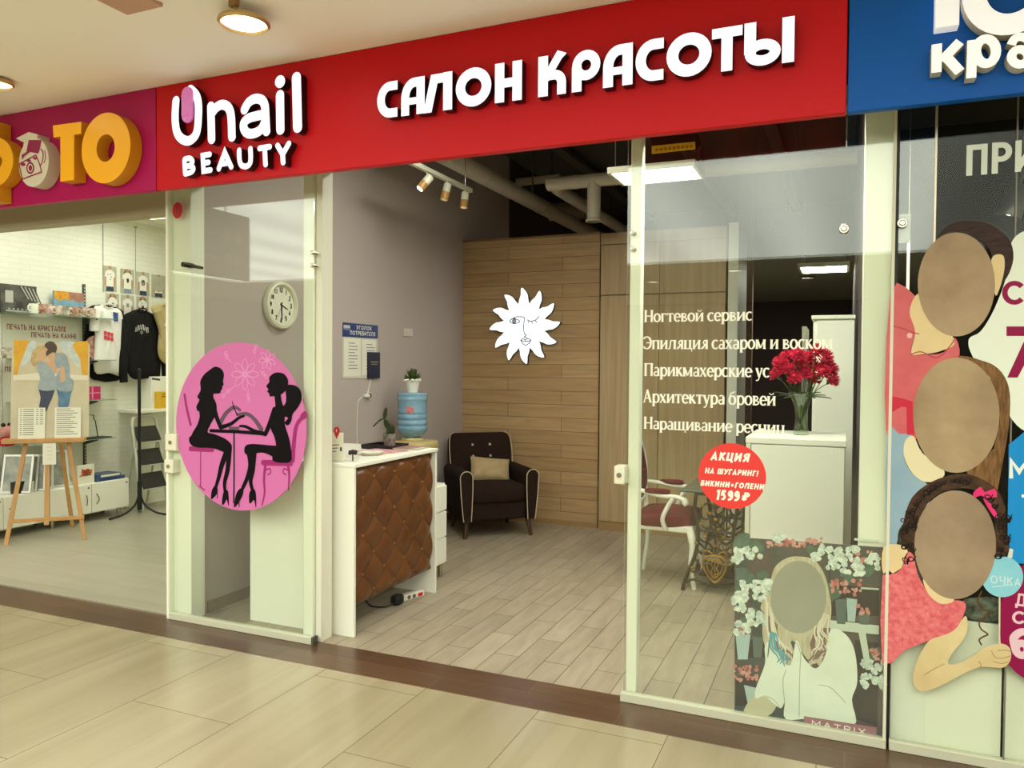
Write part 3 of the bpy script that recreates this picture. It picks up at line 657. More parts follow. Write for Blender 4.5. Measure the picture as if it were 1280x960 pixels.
# ------------------------------------------------------------------ serif vinyl lettering (drawn stroke by stroke)
TK, TN = 0.162, 0.082
XH = 0.69
def ell(cx, cy, rx, ry, a0=0, a1=360, n=22):
    p = arc(cx, cy, rx, ry, a0, a1, n); w = [TN + (TK - TN) * abs(cos(radians(a0 + (a1 - a0) * i / n))) for i in range(n + 1)]
    return p, w
def ring(cx, cy, rx, ry): p, w = ell(cx, cy, rx, ry); return (p[:-1], w[:-1], True)
def st(x, y0, y1, top=True, bot=True):
    o = [([(x, y0), (x, y1)], TK, False)]
    if bot: o.append(([(x - .115, y0 + .02), (x + .115, y0 + .02)], .045, False))
    if top: o.append(([(x - .115, y1 - .02), (x + .115, y1 - .02)], .045, False))
    return o
def bar(x0, x1, y, w=TN): return [([(x0, y), (x1, y)], w, False)]
def G(ch):
    if ch == ' ': return [], .26
    if ch == 'Н': return st(.13, 0, 1) + st(.62, 0, 1) + bar(.13, .62, .5), .75
    if ch == 'П': return st(.13, 0, 1, False) + st(.62, 0, 1, False) + bar(.02, .73, .965), .75
    if ch == 'А': return [([(.08, .02), (.33, .98)], TN, False), ([(.32, 1), (.60, .02)], TK, False)] + bar(.18, .5, .34) + bar(0, .18, .02, .045) + bar(.49, .72, .02, .045), .72
    if ch == 'Э': p, w = ell(.26, .5, .34, .47, 140, -140); return [(p, w, False)] + bar(.22, .58, .5), .68
    if ch in 'оэ': return [ring(.29, XH / 2, .22, XH / 2 - .02)], .58
    if ch == 'с': p, w = ell(.29, XH / 2, .22, XH / 2 - .02, 48, 312); return [(p, w, False)], .5
    if ch == 'е': p, w = ell(.28, XH / 2, .21, XH / 2 - .02, 0, 318); return [(p, w, False)] + bar(.1, .49, XH / 2 + .02), .53
    if ch == 'г': return st(.13, 0, XH, False) + bar(.02, .44, XH - .03) + [([(.43, XH), (.43, XH - .17)], .05, False)], .46
    if ch == 'т': return st(.28, 0, XH, False) + bar(.04, .52, XH - .03) + [([(.05, XH), (.05, XH - .17)], .05, False), ([(.51, XH), (.51, XH - .17)], .05, False)], .56
    if ch == 'в': return st(.13, 0, XH) + [(arc(.2, .52, .2, .145, 90, -90, 8), .085, False), (arc(.2, .185, .26, .16, 90, -90, 8), .10, False)] + bar(.1, .22, .36), .53
    if ch in 'ий':
        o = st(.13, 0, XH) + st(.53, 0, XH) + [([(.15, .06), (.51, XH - .06)], TN, False)]
        if ch == 'й': o.append((arc(.33, .93, .14, .12, 180, 360, 8), .06, False))
        return o, .66
    if ch == 'р': p, w = ell(.33, XH / 2, .21, XH / 2 - .02, 150, -150); return st(.13, -.27, XH, True) + [(p, w, False)], .60
    if ch == 'п': return st(.13, 0, XH, False) + st(.52, 0, XH, False) + bar(.02, .63, XH - .03), .65
    if ch == 'л': return st(.54, 0, XH, False) + bar(.2, .65, XH - .03) + [(smooth_open([(.03, .04), (.10, .03), (.17, .18), (.21, XH - .03)], 4), TN + .01, False)], .67
    if ch == 'я': return st(.46, 0, XH) + [(arc(.4, .5, .2, .165, 90, 270, 8), .09, False)] + bar(.38, .48, XH - .025) + bar(.38, .48, .33) + [([(.36, .33), (.1, .03)], TK * .8, False)] + bar(.0, .15, .02, .045), .59
    if ch in 'цщш':
        xs = (.13, .5) if ch == 'ц' else (.13, .45, .77)
        o = []
        for x in xs: o += st(x, 0, XH, True, False)
        o += bar(.02, xs[-1] + (.16 if ch != 'ш' else .11), .03)
        if ch != 'ш': o.append(([(xs[-1] + .14, .06), (xs[-1] + .14, -.2)], .065, False))
        return o, xs[-1] + .18
    if ch == 'х': return [([(.08, XH - .02), (.46, .02)], TK, False), ([(.45, XH - .02), (.08, .02)], TN, False)] + bar(0, .2, XH - .02, .045) + bar(.35, .54, XH - .02, .045) + bar(0, .18, .02, .045) + bar(.34, .56, .02, .045), .56
    if ch == 'а': return st(.42, 0, XH - .1, False, False) + [(arc(.27, XH - .19, .16, .17, 150, 0, 8), .085, False), (arc(.24, .18, .16, .155, 90, 330, 12), .10, False)] + bar(.24, .42, .34, .07) + bar(.4, .52, .03, .05), .53
    if ch == 'м': return st(.12, 0, XH) + st(.66, 0, XH) + [([(.14, XH - .04), (.38, .06)], TK * .9, False), ([(.38, .06), (.64, XH - .04)], TN, False)], .79
    if ch == 'к': return st(.13, 0, XH) + [([(.16, .34), (.42, XH - .03), (.48, XH - .03)], TN + .02, False), ([(.24, .4), (.5, .02)], TK, False)] + bar(.42, .58, .02, .045), .57
    if ch == 'н': return st(.13, 0, XH) + st(.52, 0, XH) + bar(.13, .52, XH / 2), .65
    if ch == 'у': return [([(.08, XH - .02), (.29, .02)], TK, False), (smooth_open([(.46, XH - .02), (.3, .06), (.22, -.18), (.13, -.25), (.05, -.22)], 4), TN, False)] + bar(0, .2, XH - .02, .045) + bar(.36, .54, XH - .02, .045), .53
    if ch == 'б': return [ring(.3, XH / 2 - .01, .22, XH / 2 - .03), (smooth_open([(.09, .3), (.1, .6), (.2, .84), (.36, .91), (.5, .98)], 5), .08, False)], .6
    return st(.13, 0, XH), .3
VINYL = mat('cream_vinyl', (244, 242, 224), 0.5, spec=.2)
GP = front(-0.0072)
def vinyl(txt, x0, x1, yt, yb, label):
    u0, v0 = GP.px(x0, yb); u1 = GP.px(x1, yb)[0]; vt = GP.px(x0, yt)[1]; h = vt - v0
    tot = sum(G(c)[1] for c in txt); sx = (u1 - u0) / tot; x = 0; b = B()
    for c in txt:
        o, a = G(c)
        for pts, w, cl in o:
            k = (sx + h) / 2
            b.stroke(GP, [(u0 + (x + q[0]) * sx, v0 + q[1] * h) for q in pts], [z * k for z in w] if isinstance(w, list) else w * k, 0, 0.001, closed=cl)
        x += a
    tag(b.build('vinyl_lettering', VINYL, flat=True), label, 'lettering', 'service lines on the right pane')
vinyl('Ногтевой сервис', 805, 940.5, 387.8, 402.6, 'cream vinyl lettering on the right pane, topmost of the five service lines')
vinyl('Эпиляция сахаром и воском', 804.5, 1041, 420.6, 436.4, 'cream vinyl lettering on the right pane, the longest line, running over the red flowers')
vinyl('Парикмахерские ус', 805, 962, 454, 469.8, 'cream vinyl lettering on the right pane, the cut-off line ending beside the flowers')
vinyl('Архитектура бровей', 804, 970, 487, 502.9, 'cream vinyl lettering on the right pane, second line from the bottom of the five')
vinyl('Наращивание ресниц', 804.5, 982, 520.8, 535.8, 'cream vinyl lettering on the right pane, lowest line just above the round red sticker')

# ------------------------------------------------------------------ round price sticker
STK = front(-0.0068)
u, v = STK.px(914.6, 595); t = tag(B().art(STK, [(u + .148 * cos(k * pi / 30), v + .148 * sin(k * pi / 30)) for k in range(60)], 0, 0.001).build('price_sticker', mat('coral_vinyl', (226, 66, 60), 0.5, spec=.2), flat=True),
    'round coral red price sticker with a four-digit price, on the right pane', 'sticker')
b = B(); SP = Plane(STK.O + STK.N * 0.0013, STK.U, STK.V)
for txt, x0, x1, yt, yb in (('АКЦИЯ', 888, 938, 564.5, 575), ('НА ШУГАРИНГ!', 881, 948.5, 584.5, 591.5), ('БИКИНИ+ГОЛЕНИ', 875.5, 956, 600, 607), ('1599', 894, 925, 611.5, 624.5), ('₽', 926.5, 937.5, 615, 625.5)):
    q0, q1 = SP.px(x0, yb), SP.px(x1, yb); vt = SP.px(x0, yt)[1]; b.text(SP, txt, q0[0], q0[1], q1[0], vt, w=0.24, shear=0.22, n1=0.0006)
b.build('lettering', VINYL, t, flat=True)

# ------------------------------------------------------------------ big pink manicure decal
DP = front(-0.0085)
PINK = mat('pink_vinyl', (206, 112, 170), 0.5, spec=.2); BLK = mat('black_vinyl', (14, 10, 14), 0.5, spec=.1); MAG = mat('magenta_vinyl', (156, 42, 108), 0.5, spec=.2); PALE = mat('pale_pink_vinyl', (228, 160, 204), 0.5, spec=.2)
cx_, cz_ = -3.306, 1.229
dec = B(); dec.art(DP, [(cx_ + .497 * cos(k * pi / 48), cz_ + .5 * sin(k * pi / 48)) for k in range(96)], 0, 0.001)
dec = tag(dec.build('manicure_decal', PINK, flat=True), 'large round pink decal of two black silhouetted women at a manicure table', 'decal')
def k5(pts): return [(200 + x / 2.4, 420 + y / 2.4) for x, y in pts]
UN = 0.00222
def lay(i): return Plane(DP.O + DP.N * (0.0012 + 0.0006 * i), DP.U, DP.V)
b = B(); P = lay(0)
def S(b, P, pts, w, cap='round'):
    q = smooth_open(pts, 5) if len(pts) > 2 else pts
    if isinstance(w, (tuple, list)): w = [(w[0] + (w[1] - w[0]) * i / (len(q) - 1)) * UN for i in range(len(q))]
    else: w = w * UN
    b.stroke(P, P.pxs(k5(q)), w, 0, 0.0005, cap=cap)
S(b, P, [(74, 176), (80, 215), (92, 266)], 8); S(b, P, [(92, 338), (157, 341)], 14); S(b, P, [(122, 345), (122, 450)], 3.5); S(b, P, [(118, 450), (134, 462)], 4)
S(b, P, [(424, 240), (434, 230), (437, 240), (420, 252), (408, 275), (402, 320), (398, 372)], (7, 14)); S(b, P, [(310, 380), (392, 382)], 15)
S(b, P, [(316, 392), (312, 430), (314, 470), (306, 508)], (9, 4)); S(b, P, [(385, 392), (388, 420), (385, 462)], (9, 4))
S(b, P, [(318, 402), (330, 398), (332, 410), (324, 416)], 4); S(b, P, [(382, 402), (372, 398), (370, 410), (378, 416)], 4)
b.build('chairs_print', MAG, dec, flat=True)
b = B(); P = lay(1)
for cx, cy, R_, nn, a0 in ((255, 115, 40, 8, 0), (322, 72, 26, 7, 20)):
    for k in range(nn):
        a = radians(a0 + 360 * k / nn); c1 = (cx + R_ * .55 * cos(a), cy + R_ * .62 * sin(a)); pt = []
        for j in range(16):
            q = 2 * pi * j / 16; ex, ey = R_ * .46 * cos(q), R_ * .2 * sin(q); pt.append((c1[0] + ex * cos(a) - ey * sin(a), c1[1] + (ex * sin(a) + ey * cos(a)) * 1.15))
        b.stroke(P, P.pxs(k5(pt)), 1.6 * UN, 0, 0.0004, closed=True)
    b.stroke(P, P.pxs(k5([(cx + R_ * .14 * cos(j * pi / 6), cy + R_ * .16 * sin(j * pi / 6)) for j in range(12)])), 1.6 * UN, 0, 0.0004, closed=True)
for p in ([(225, 150), (205, 165), (190, 180)], [(215, 80), (200, 62), (198, 52)], [(265, 160), (264, 178), (267, 192)], [(285, 60), (284, 45), (288, 32)], [(300, 105), (310, 112), (318, 122)]):
    S(b, P, p, 1.6)
    for q in p[1:]: b.stroke(P, P.pxs(k5([(q[0] + 5 * cos(j * pi / 4), q[1] + 6 * sin(j * pi / 4)) for j in range(8)])), 1.4 * UN, 0, 0.0004, closed=True)
b.build('flower_print', PALE, dec, flat=True)
def fills(b, P, polys):
    for p in polys: b.art(P, P.pxs(k5(p)), 0, 0.0005, sm=4)
# woman on the left
b = B(); P = lay(2)
fills(b, P, [
    [(146, 104), (165, 92), (184, 99), (192, 116), (189, 136), (191, 146), (186, 152), (187, 158), (182, 164), (181, 171), (168, 173), (158, 174), (146, 190), (138, 182), (128, 196), (120, 218), (114, 226), (109, 212), (118, 192), (112, 182), (122, 162), (121, 136), (132, 116)],
    [(140, 172), (160, 168), (160, 184), (170, 208), (166, 238), (152, 264), (143, 286), (152, 302), (120, 322), (91, 318), (97, 292), (112, 266), (119, 240), (116, 212), (126, 190)],
    [(92, 300), (140, 290), (186, 303), (212, 322), (215, 340), (202, 352), (160, 337), (110, 334), (90, 322)],
    [(153, 488), (156, 462), (166, 448), (173, 458), (170, 474), (160, 486)], [(186, 505), (190, 470), (202, 462), (206, 480), (206, 510), (200, 490), (194, 502)]])
S(b, P, [(158, 196), (168, 238), (182, 274)], (17, 12)); S(b, P, [(182, 274), (212, 264), (236, 246), (252, 240)], (12, 6)); S(b, P, [(204, 338), (186, 385), (176, 425), (166, 458)], (19, 9)); S(b, P, [(208, 340), (203, 400), (194, 440), (196, 474)], (18, 9))
S(b, P, [(172, 466), (172, 486)], 2.5); S(b, P, [(232, 236), (222, 216), (217, 196)], (4, 2))
b.build('left_woman_print', BLK, dec, flat=True)['label'] = 'black silhouette of a seated woman with long wavy hair'
# woman on the right
b = B(); P = lay(3)
fills(b, P, [
    [(338, 114), (352, 109), (372, 114), (384, 132), (382, 156), (368, 172), (356, 178), (346, 180), (338, 181), (330, 181), (327, 172), (321, 166), (325, 160), (319, 150), (328, 138), (328, 124)],
    [(378, 152), (400, 147), (420, 160), (425, 188), (414, 214), (398, 234), (394, 254), (384, 268), (374, 260), (384, 246), (370, 238), (366, 218), (378, 196)],
    [(344, 176), (360, 172), (366, 200), (376, 226), (374, 262), (388, 310), (393, 345), (390, 378), (338, 374), (348, 332), (342, 300), (332, 276), (335, 240), (346, 212)],
    [(390, 336), (330, 328), (272, 324), (254, 334), (260, 356), (310, 350), (360, 374), (388, 378)],
    [(222, 512), (228, 476), (240, 458), (250, 466), (244, 486), (230, 508)], [(268, 500), (268, 472), (278, 458), (287, 470), (288, 516), (282, 492), (274, 500)]])
S(b, P, [(344, 222), (330, 262), (316, 294)], (17, 12)); S(b, P, [(316, 294), (285, 286), (258, 272), (240, 270)], (12, 6)); S(b, P, [(266, 340), (272, 385), (262, 425), (244, 464)], (20, 9)); S(b, P, [(282, 344), (278, 400), (272, 435), (278, 466)], (18, 9))
S(b, P, [(152, 284), (230, 287), (308, 293)], 9); S(b, P, [(222, 290), (222, 430), (221, 500)], 4); S(b, P, [(236, 488), (238, 512)], 2.5)
b.build('right_woman_print', BLK, dec, flat=True)['label'] = 'black silhouette of a seated woman with a ponytail, with the table'
b = B(); P = lay(1); S(b, P, [(180, 262), (198, 232), (222, 214), (240, 222)], (14, 8)); S(b, P, [(232, 236), (262, 234), (285, 252), (304, 280)], (8, 14)); b.art(P, P.pxs(k5([(206, 272), (240, 272), (236, 284), (208, 284)])), 0, 0.0005)
b.build('far_arms_print', mat('grey_mauve_vinyl', (92, 66, 84), 0.5), dec, flat=True)

# ------------------------------------------------------------------ small fittings on the panes
def lockbox(px0, py0, px1, py1, label, y0=-0.03, y1=0.05):
    a, c = at(px0, py1, y=y0), at(px1, py0, y=y0)
    t = thing('door_lock', label, 'lock', ((a.x + c.x) / 2, y0, a.z))
    B().box((a.x, y0, a.z), (c.x, y1, c.z)).build('case', WHITE_METAL, t, 0.006)
    m = ((a.x + c.x) / 2, (a.z + c.z) / 2); B().cyl((m[0], y0 - 0.006, m[1]), (m[0], y0, m[1]), 0.012, 0.012, 14).build('keyhole_rose', CHROME, t)
lockbox(206, 543, 220, 563, 'white lock case on the photo shop side of the left pane, the upper one')
lockbox(205, 575, 216, 591, 'smaller white lock case below another at the left edge of the left pane')
lockbox(767, 583, 781, 605, 'white lock case on the free edge of the right pane')
FS = front(-0.016); u, v = FS.px(222, 263); t = tag(B().art(FS, [(u + .042 * cos(k * pi / 14), v + .05 * sin(k * pi / 14)) for k in range(28)], 0, 0.001).build('fire_sticker', mat('red_vinyl', (178, 24, 26), 0.5), flat=True), 'small round red sticker at the top corner of the left pane', 'sticker')
P = Plane(FS.O + FS.N * 0.0014, FS.U, FS.V); b = B(); b.stroke(P, [(u - .006, v + .03), (u - .006, v - .02)], .01, 0, .0004).stroke(P, smooth_open([(u + .012, v - .03), (u + .022, v), (u + .01, v + .02)], 4), .008, 0, .0004); b.build('pictogram', mat('dark_red_vinyl', (120, 20, 20), 0.5), t)
YS = front(0.02); b = B(); b.artpx(YS, [(815, 183), (869, 177.5), (869, 186.5), (815, 192.5)], 0, 0.006); t = tag(b.build('yellow_strip', mat('yellow_print', (232, 186, 44), 0.5), flat=True), 'narrow yellow printed strip at the top of the right pane below the red fascia', 'sign')
b = B(); P = Plane(YS.O + YS.N * 0.0066, YS.U, YS.V)
for k in range(9):
    x = 821 + k * 5.4; y = 187.2 - k * .55; b.art(P, P.pxs([(x + 1.9 * cos(j * pi / 5), y + 1.9 * sin(j * pi / 5)) for j in range(10)]), 0, 0.0005)
b.build('dot_print', mat('amber_print', (186, 120, 20), 0.5), t, flat=True)
b = B(); b.artpx(front(0.021), [(813, 172), (873, 167), (878, 181), (870, 188), (869, 177.5), (814, 183)], 0, 0.004); b.build('dark_background_patch', mat('painted_dark_background', (34, 32, 30), 0.3, bump=0.6, bump_scale=40), t, flat=True)  # dark patch drawn in for the dim background around the strip

# ------------------------------------------------------------------ poster with a woman among flowers, standing behind the right pane
HP = front(0.016)
def lp(i): return Plane(HP.O + HP.N * (0.0004 + 0.00035 * i), HP.U, HP.V)
b = B(); b.artpx(front(0.024), [(918.5, 671), (1104, 684), (1102, 921), (918.5, 889)], 0, 0.0083)
poster = tag(b.build('hair_poster', mat('poster_dark_teal', (62, 80, 78), 0.45, rgb2=(104, 82, 78), noise_scale=9), flat=True), 'tall poster of a woman in a white shirt among flower buckets, behind the right pane', 'poster')
rnd = random.Random(5)
def blob(b, P, cx, cy, r, n=11, jag=.3, sq=1.0):
    b.art(P, P.pxs([(cx + r * (1 + jag * (rnd.random() - .5)) * cos(2 * pi * k / n), cy + r * sq * (1 + jag * (rnd.random() - .5)) * sin(2 * pi * k / n)) for k in range(n)]), 0, 0.0003, sm=3)
def c6(pts): return [(780 + x / 2.668, 560 + y / 2.668) for x, y in pts]     # read off an enlarged view
def pfill(mats, i, polys, name, sm=4, label=None):
    b = B(); P = lp(i)
    for p in polys: b.art(P, P.pxs(c6(p)), 0, 0.0003, sm=sm)
    o = b.build(name, mats, poster, flat=True)
    if label: o['label'] = label
    return o
PW = mat('poster_white', (240, 246, 232), 0.5); PWS = mat('poster_petals', (244, 248, 236), 0.5, rgb2=(176, 190, 178), noise_scale=55); PG = mat('poster_green', (92, 118, 100), 0.5, noise_amt=.35, noise_scale=30)
pfill(mat('poster_shadow', (58, 48, 46), 0.5), 0, [[(372, 640), (480, 640), (480, 700), (372, 700)], [(690, 450), (850, 470), (850, 560), (690, 560)], [(770, 640), (850, 650), (845, 930), (760, 900)], [(372, 760), (440, 770), (440, 860), (372, 860)]], 'shadow_print', 0)
b = B(); P = lp(1)
for cx, cy, r in ((400, 310, 26), (445, 318, 22), (400, 420, 26), (455, 440, 24), (640, 350, 20), (690, 480, 26), (740, 430, 22), (835, 690, 18), (395, 590, 20), (430, 560, 18), (820, 400, 24), (385, 470, 16)):
    for k in range(4): blob(b, P, *c6([(cx + rnd.uniform(-20, 20), cy + rnd.uniform(-16, 16))])[0], r / 2.668 * .7)
b.build('leaf_print', PG, poster, flat=True)
b = B(); P = lp(2)
for cx, cy, w, h, n in ((410, 355, 44, 22, 16), (440, 475, 46, 32, 22), (385, 505, 20, 34, 10), (440, 568, 30, 26, 12), (395, 600, 24, 22, 6), (735, 375, 58, 46, 26), (830, 380, 20, 24, 6), (830, 755, 36, 44, 18), (520, 300, 20, 10, 4), (650, 350, 18, 22, 6)):
    for k in range(int(n * 1.8)): 
        q_ = c6([(cx + w * rnd.uniform(-1, 1), cy + h * rnd.uniform(-1, 1))])[0]
        for s_ in (1.0, .72): blob(b, P, q_[0] - (1 - s_) * 1.2, q_[1] - (1 - s_) * 1.6, rnd.uniform(2.6, 4.6) * s_, jag=.5)
b.build('white_flower_print', PWS, poster, flat=True)
b = B(); P = lp(3)
for cx, cy, w, h, n in ((740, 465, 52, 24, 22), (570, 315, 90, 14, 22), (800, 360, 44, 20, 12), (408, 750, 40, 24, 18), (395, 605, 28, 18, 8), (800, 540, 24, 14, 8), (835, 690, 14, 16, 6)):
    for k in range(int(n * 1.7)): blob(b, P, *c6([(cx + w * rnd.uniform(-1, 1), cy + h * rnd.uniform(-1, 1))])[0], rnd.uniform(1.3, 2.9), jag=.5)
b.build('pink_flower_print', mat('poster_pink', (222, 170, 156), 0.5, rgb2=(190, 96, 96), noise_scale=40), poster, flat=True)
pfill(mat('poster_bucket', (178, 200, 196), 0.5), 2, [[(372, 620), (422, 622), (412, 705), (380, 705)], [(400, 790), (440, 800), (432, 850), (412, 850)], [(742, 500), (778, 505), (770, 580), (746, 578)]], 'bucket_print', 0)
pfill(mat('poster_bucket_grey', (96, 110, 104), 0.5), 3, [[(704, 505), (744, 502), (738, 588), (710, 586)], [(428, 628), (466, 632), (458, 700), (432, 698)], [(372, 400), (412, 402), (406, 440), (376, 440)], [(780, 550), (820, 556), (816, 590), (786, 588)]], 'dark_bucket_print', 0)
pfill(mat('poster_table', (206, 214, 198), 0.5), 2, [[(670, 572), (850, 592), (850, 622), (680, 606)], [(782, 615), (806, 618), (826, 740), (806, 740)], [(768, 300), (850, 308), (850, 316), (768, 308)], [(790, 464), (850, 468), (850, 474), (790, 470)]], 'table_print', 0)
HAIR = mat('poster_hair', (216, 206, 180), 0.5, rgb2=(186, 170, 140), noise_scale=10, stretch=(9, 1, 1.2))
pfill(HAIR, 4, [[(490, 440), (505, 395), (545, 366), (590, 362), (635, 374), (668, 420), (684, 480), (692, 540), (686, 600), (690, 650), (660, 700), (630, 720), (600, 690), (560, 640), (556, 700), (535, 715), (500, 690), (478, 650), (470, 600), (478, 540), (484, 490)], [(470, 500), (480, 520), (478, 550), (455, 535)]], 'hair_print', label='long pale printed hair')
rh = random.Random(21)
def strands(name, m, i, tops, ends, n, w, label=None, j0=0):
    b = B(); P = lp(i)
    for k in range(n):
        f_ = (k + rh.uniform(-.3, .3)) / n; f_ = min(max(f_, 0), 1)
        ip = lambda L: tuple(L[0][q] + (L[-1][q] - L[0][q]) * f_ for q in (0, 1))
        t0, e0 = ip(tops), ip(ends); mid = ((t0[0] * .62 + e0[0] * .38) + rh.uniform(-10, 10) - 8, t0[1] * .5 + e0[1] * .5); m2 = (t0[0] * .25 + e0[0] * .75 + rh.uniform(-9, 9) + 7, t0[1] * .22 + e0[1] * .78)
        pts = smooth_open([t0, mid, m2, (e0[0] + rh.uniform(-8, 8), e0[1] + rh.uniform(-14, 12))], 6); ww = [w * (1.0 - .8 * abs(q / (len(pts) - 1) - .45)) for q in range(len(pts))]
        b.stroke(P, P.pxs(c6(pts)), ww, 0, .0003)
    o = b.build(name, m, poster, flat=True)
    if label: o['label'] = label
pfill(HAIR, 5, [[(476, 500), (462, 590), (468, 655), (498, 700), (530, 728), (558, 728), (568, 690), (552, 640), (524, 600), (500, 560), (492, 500)], [(676, 470), (690, 540), (684, 600), (697, 650), (684, 690), (662, 702), (656, 732), (640, 716), (614, 728), (622, 690), (612, 655), (640, 610), (652, 560)]], 'lock_print')
strands('brown_strand_print', mat('poster_hair_brown', (132, 104, 98), 0.5), 6, [(484, 560), (512, 590)], [(505, 700), (562, 720)], 9, .010); strands('brown_strand_print', mat('poster_hair_brown', (132, 104, 98), 0.5), 6, [(640, 600), (690, 600)], [(615, 715), (690, 680)], 10, .010)
strands('pale_strand_print', mat('poster_hair_pale', (232, 224, 204), 0.5), 7, [(474, 500), (500, 570)], [(486, 690), (560, 700)], 8, .006); strands('pale_strand_print', mat('poster_hair_pale', (232, 224, 204), 0.5), 7, [(650, 540), (690, 560)], [(625, 690), (692, 650)], 8, .006)
strands('teal_strand_print', mat('poster_hair_teal', (110, 170, 180), 0.5), 8, [(490, 610), (512, 620)], [(510, 712), (552, 722)], 6, .009, 'teal-dyed hair tips')
pfill(mat('poster_skin', (206, 198, 168), 0.5), 5, [[(556, 560), (620, 560), (625, 615), (580, 640), (552, 612)], [(430, 830), (478, 820), (510, 850), (480, 893), (400, 886)]], 'skin_print')
SHIRT = mat('poster_shirt', (242, 246, 232), 0.5, rgb2=(226, 232, 216), noise_scale=5)
pfill(SHIRT, 7, [[(500, 640), (520, 700), (556, 724), (575, 640), (600, 700), (640, 735), (672, 690), (690, 605), (740, 622), (770, 680), (778, 780), (760, 840), (768, 925), (640, 902), (540, 904), (536, 850), (520, 868), (470, 828), (440, 835), (440, 800), (470, 720), (470, 660)]], 'shirt_print', label='white printed shirt')
b = B(); P = lp(8)
for p in ([(560, 640), (578, 655), (590, 690)], [(622, 622), (602, 650), (590, 690)], [(590, 690), (586, 760), (584, 896)], [(520, 868), (500, 840), (470, 826)], [(740, 850), (690, 800), (650, 790)], [(536, 850), (530, 780), (540, 740)]): b.stroke(P, P.pxs(c6(smooth_open(p, 4))), 0.0035, 0, 0.0003)
b.build('seam_print', mat('poster_seam', (176, 182, 164), 0.5), poster, flat=True)
FACE = mat('blurred_face_grey', (172, 170, 154), 0.6, rgb2=(160, 157, 142), noise_scale=2.0)
b = B(); P = lp(9); b.art(P, P.pxs(c6([(582 + 93 * cos(k * pi / 30), 497 + 121 * sin(k * pi / 30)) for k in range(60)])), 0, 0.0003); b.build('face_print', FACE, poster, flat=True)['label'] = 'plain grey oval face'
pfill(mat('poster_mauve_bar', (164, 112, 120), 0.5), 9, [[(600, 894), (842, 932), (842, 958), (600, 920)]], 'caption_bar', 0)
b = B(); P = lp(10); q0, q1 = P.px(*c6([(626, 925)])[0]), P.px(*c6([(806, 952)])[0]); vt = P.px(*c6([(626, 907)])[0])[1]
b.text(P, 'MATRIX', q0[0], q0[1], q1[0], vt, w=0.12, gap=0.28, n1=0.0003); b.build('caption', PW, poster, flat=True)
# ------------------------------------------------------------------ reception desk
DZ = 1.02
dk = thing('reception_desk', 'white reception desk with a buttoned brown leather front', 'desk', (-3.01, 0.68, 0))
B().box((-3.40, 0.183, DZ - 0.022), (-2.615, 1.195, DZ)).build('worktop', WHITE, dk, 0.003)
B().box((-3.395, 0.186, 0), (-2.622, 0.208, DZ - 0.023)).build('end_panel', WHITE, dk, 0.002)
B().box((-3.395, 1.168, 0), (-2.622, 1.190, DZ - 0.023)).build('end_panel', WHITE, dk, 0.002)
B().box((-2.69, 0.209, 0.18), (-2.668, 1.167, DZ - 0.023)).build('front_board', WHITE, dk)
B().box((-3.38, 0.209, 0.70), (-2.70, 1.167, 0.72)).build('inner_shelf', WHITE, dk)
LEATHER = mat('cognac_leather', (108, 64, 26), 0.28, rgb2=(90, 50, 18), noise_scale=5, bump=0.12, bump_scale=160, spec=0.55)
y0, y1, z0, z1 = 0.212, 1.164, 0.165, 0.998; du, dz = 0.1185, 0.232; BY, BZ = 0.311, 0.806
b = B(); NY, NZ = 110, 96; g = []
for j in range(NZ + 1):
    rw = []
    for i in range(NY + 1):
        y = y0 + (y1 - y0) * i / NY; z = z0 + (z1 - z0) * j / NZ
        u_ = (y - BY) / (2 * du); v_ = (z - BZ) / dz; a_, c_ = abs(sin(pi * (u_ + v_))), abs(sin(pi * (u_ - v_)))
        d = min(y - y0, y1 - y, z - z0, z1 - z); ed = min(1, max(d, 0) / 0.045) ** 0.5
        h = 0.006 + 0.034 * (a_ * c_) ** 0.36
        rw.append(b.v((-2.668 + h * ed + 0.012 * ed, y, z)))
    g.append(rw)
for j in range(NZ):
    for i in range(NY): b.f([g[j][i], g[j][i + 1], g[j + 1][i + 1], g[j + 1][i]])
lp_ = b.build('leather_panel', LEATHER, dk, angle=2.0)
BTN = mat('leather_button', (176, 120, 70), 0.3)
for i in range(8):
    for j in range(-3, 3):
        y = BY + (i - 0) * du; z = BZ + (j + (0.5 if i % 2 else 0)) * dz
        if y0 + .03 < y < y1 - .03 and z0 + .03 < z < z1 - .03:
            B().ball((-2.648, y, z), (0.008, 0.010, 0.010), seg=10, rg=6).build('button', BTN, lp_)
    
# things on the desk
def on(px, py, z=DZ): p = at(px, py, z=z); return Vector((p.x, p.y, z))
PAPER = mat('paper', (230, 228, 208), 0.6); INK2 = mat('print_grey', (120, 116, 104), 0.6); REDINK = mat('red_print', (206, 34, 34), 0.45)
p = on(423, 577); p.y = 0.235; p.x = at(423, 572, y=0.235).x
t = thing('card_stand', 'clear card stand with a red map pin card at the near end of the desk', 'card stand', p)
CPn = front(p.y); q0 = CPn.px(411, 573); q1 = CPn.px(429, 541)
B().box((q0[0], p.y, DZ), (q1[0], p.y + 0.004, q1[1])).build('card', PAPER, t)
B().box((q0[0] - .01, p.y - 0.012, DZ), (q1[0] + .015, p.y + 0.04, DZ + 0.008)).build('foot', mat('clear_acrylic', (214, 216, 200), 0.15), t, 0.002)
c = CPn.px(421, 538.5); rr = 0.021; b = B(); P = Plane((0, p.y - .0006, 0), (1, 0, 0), (0, 0, 1))
b.art(P, [(c[0] + rr * cos(a), c[1] + rr * 1.12 * sin(a)) for a in [radians(-30 + 240 * k / 20) for k in range(21)]] + [(c[0], c[1] - 0.05)], -0.003, 0.0018); b.build('map_pin', REDINK, t)
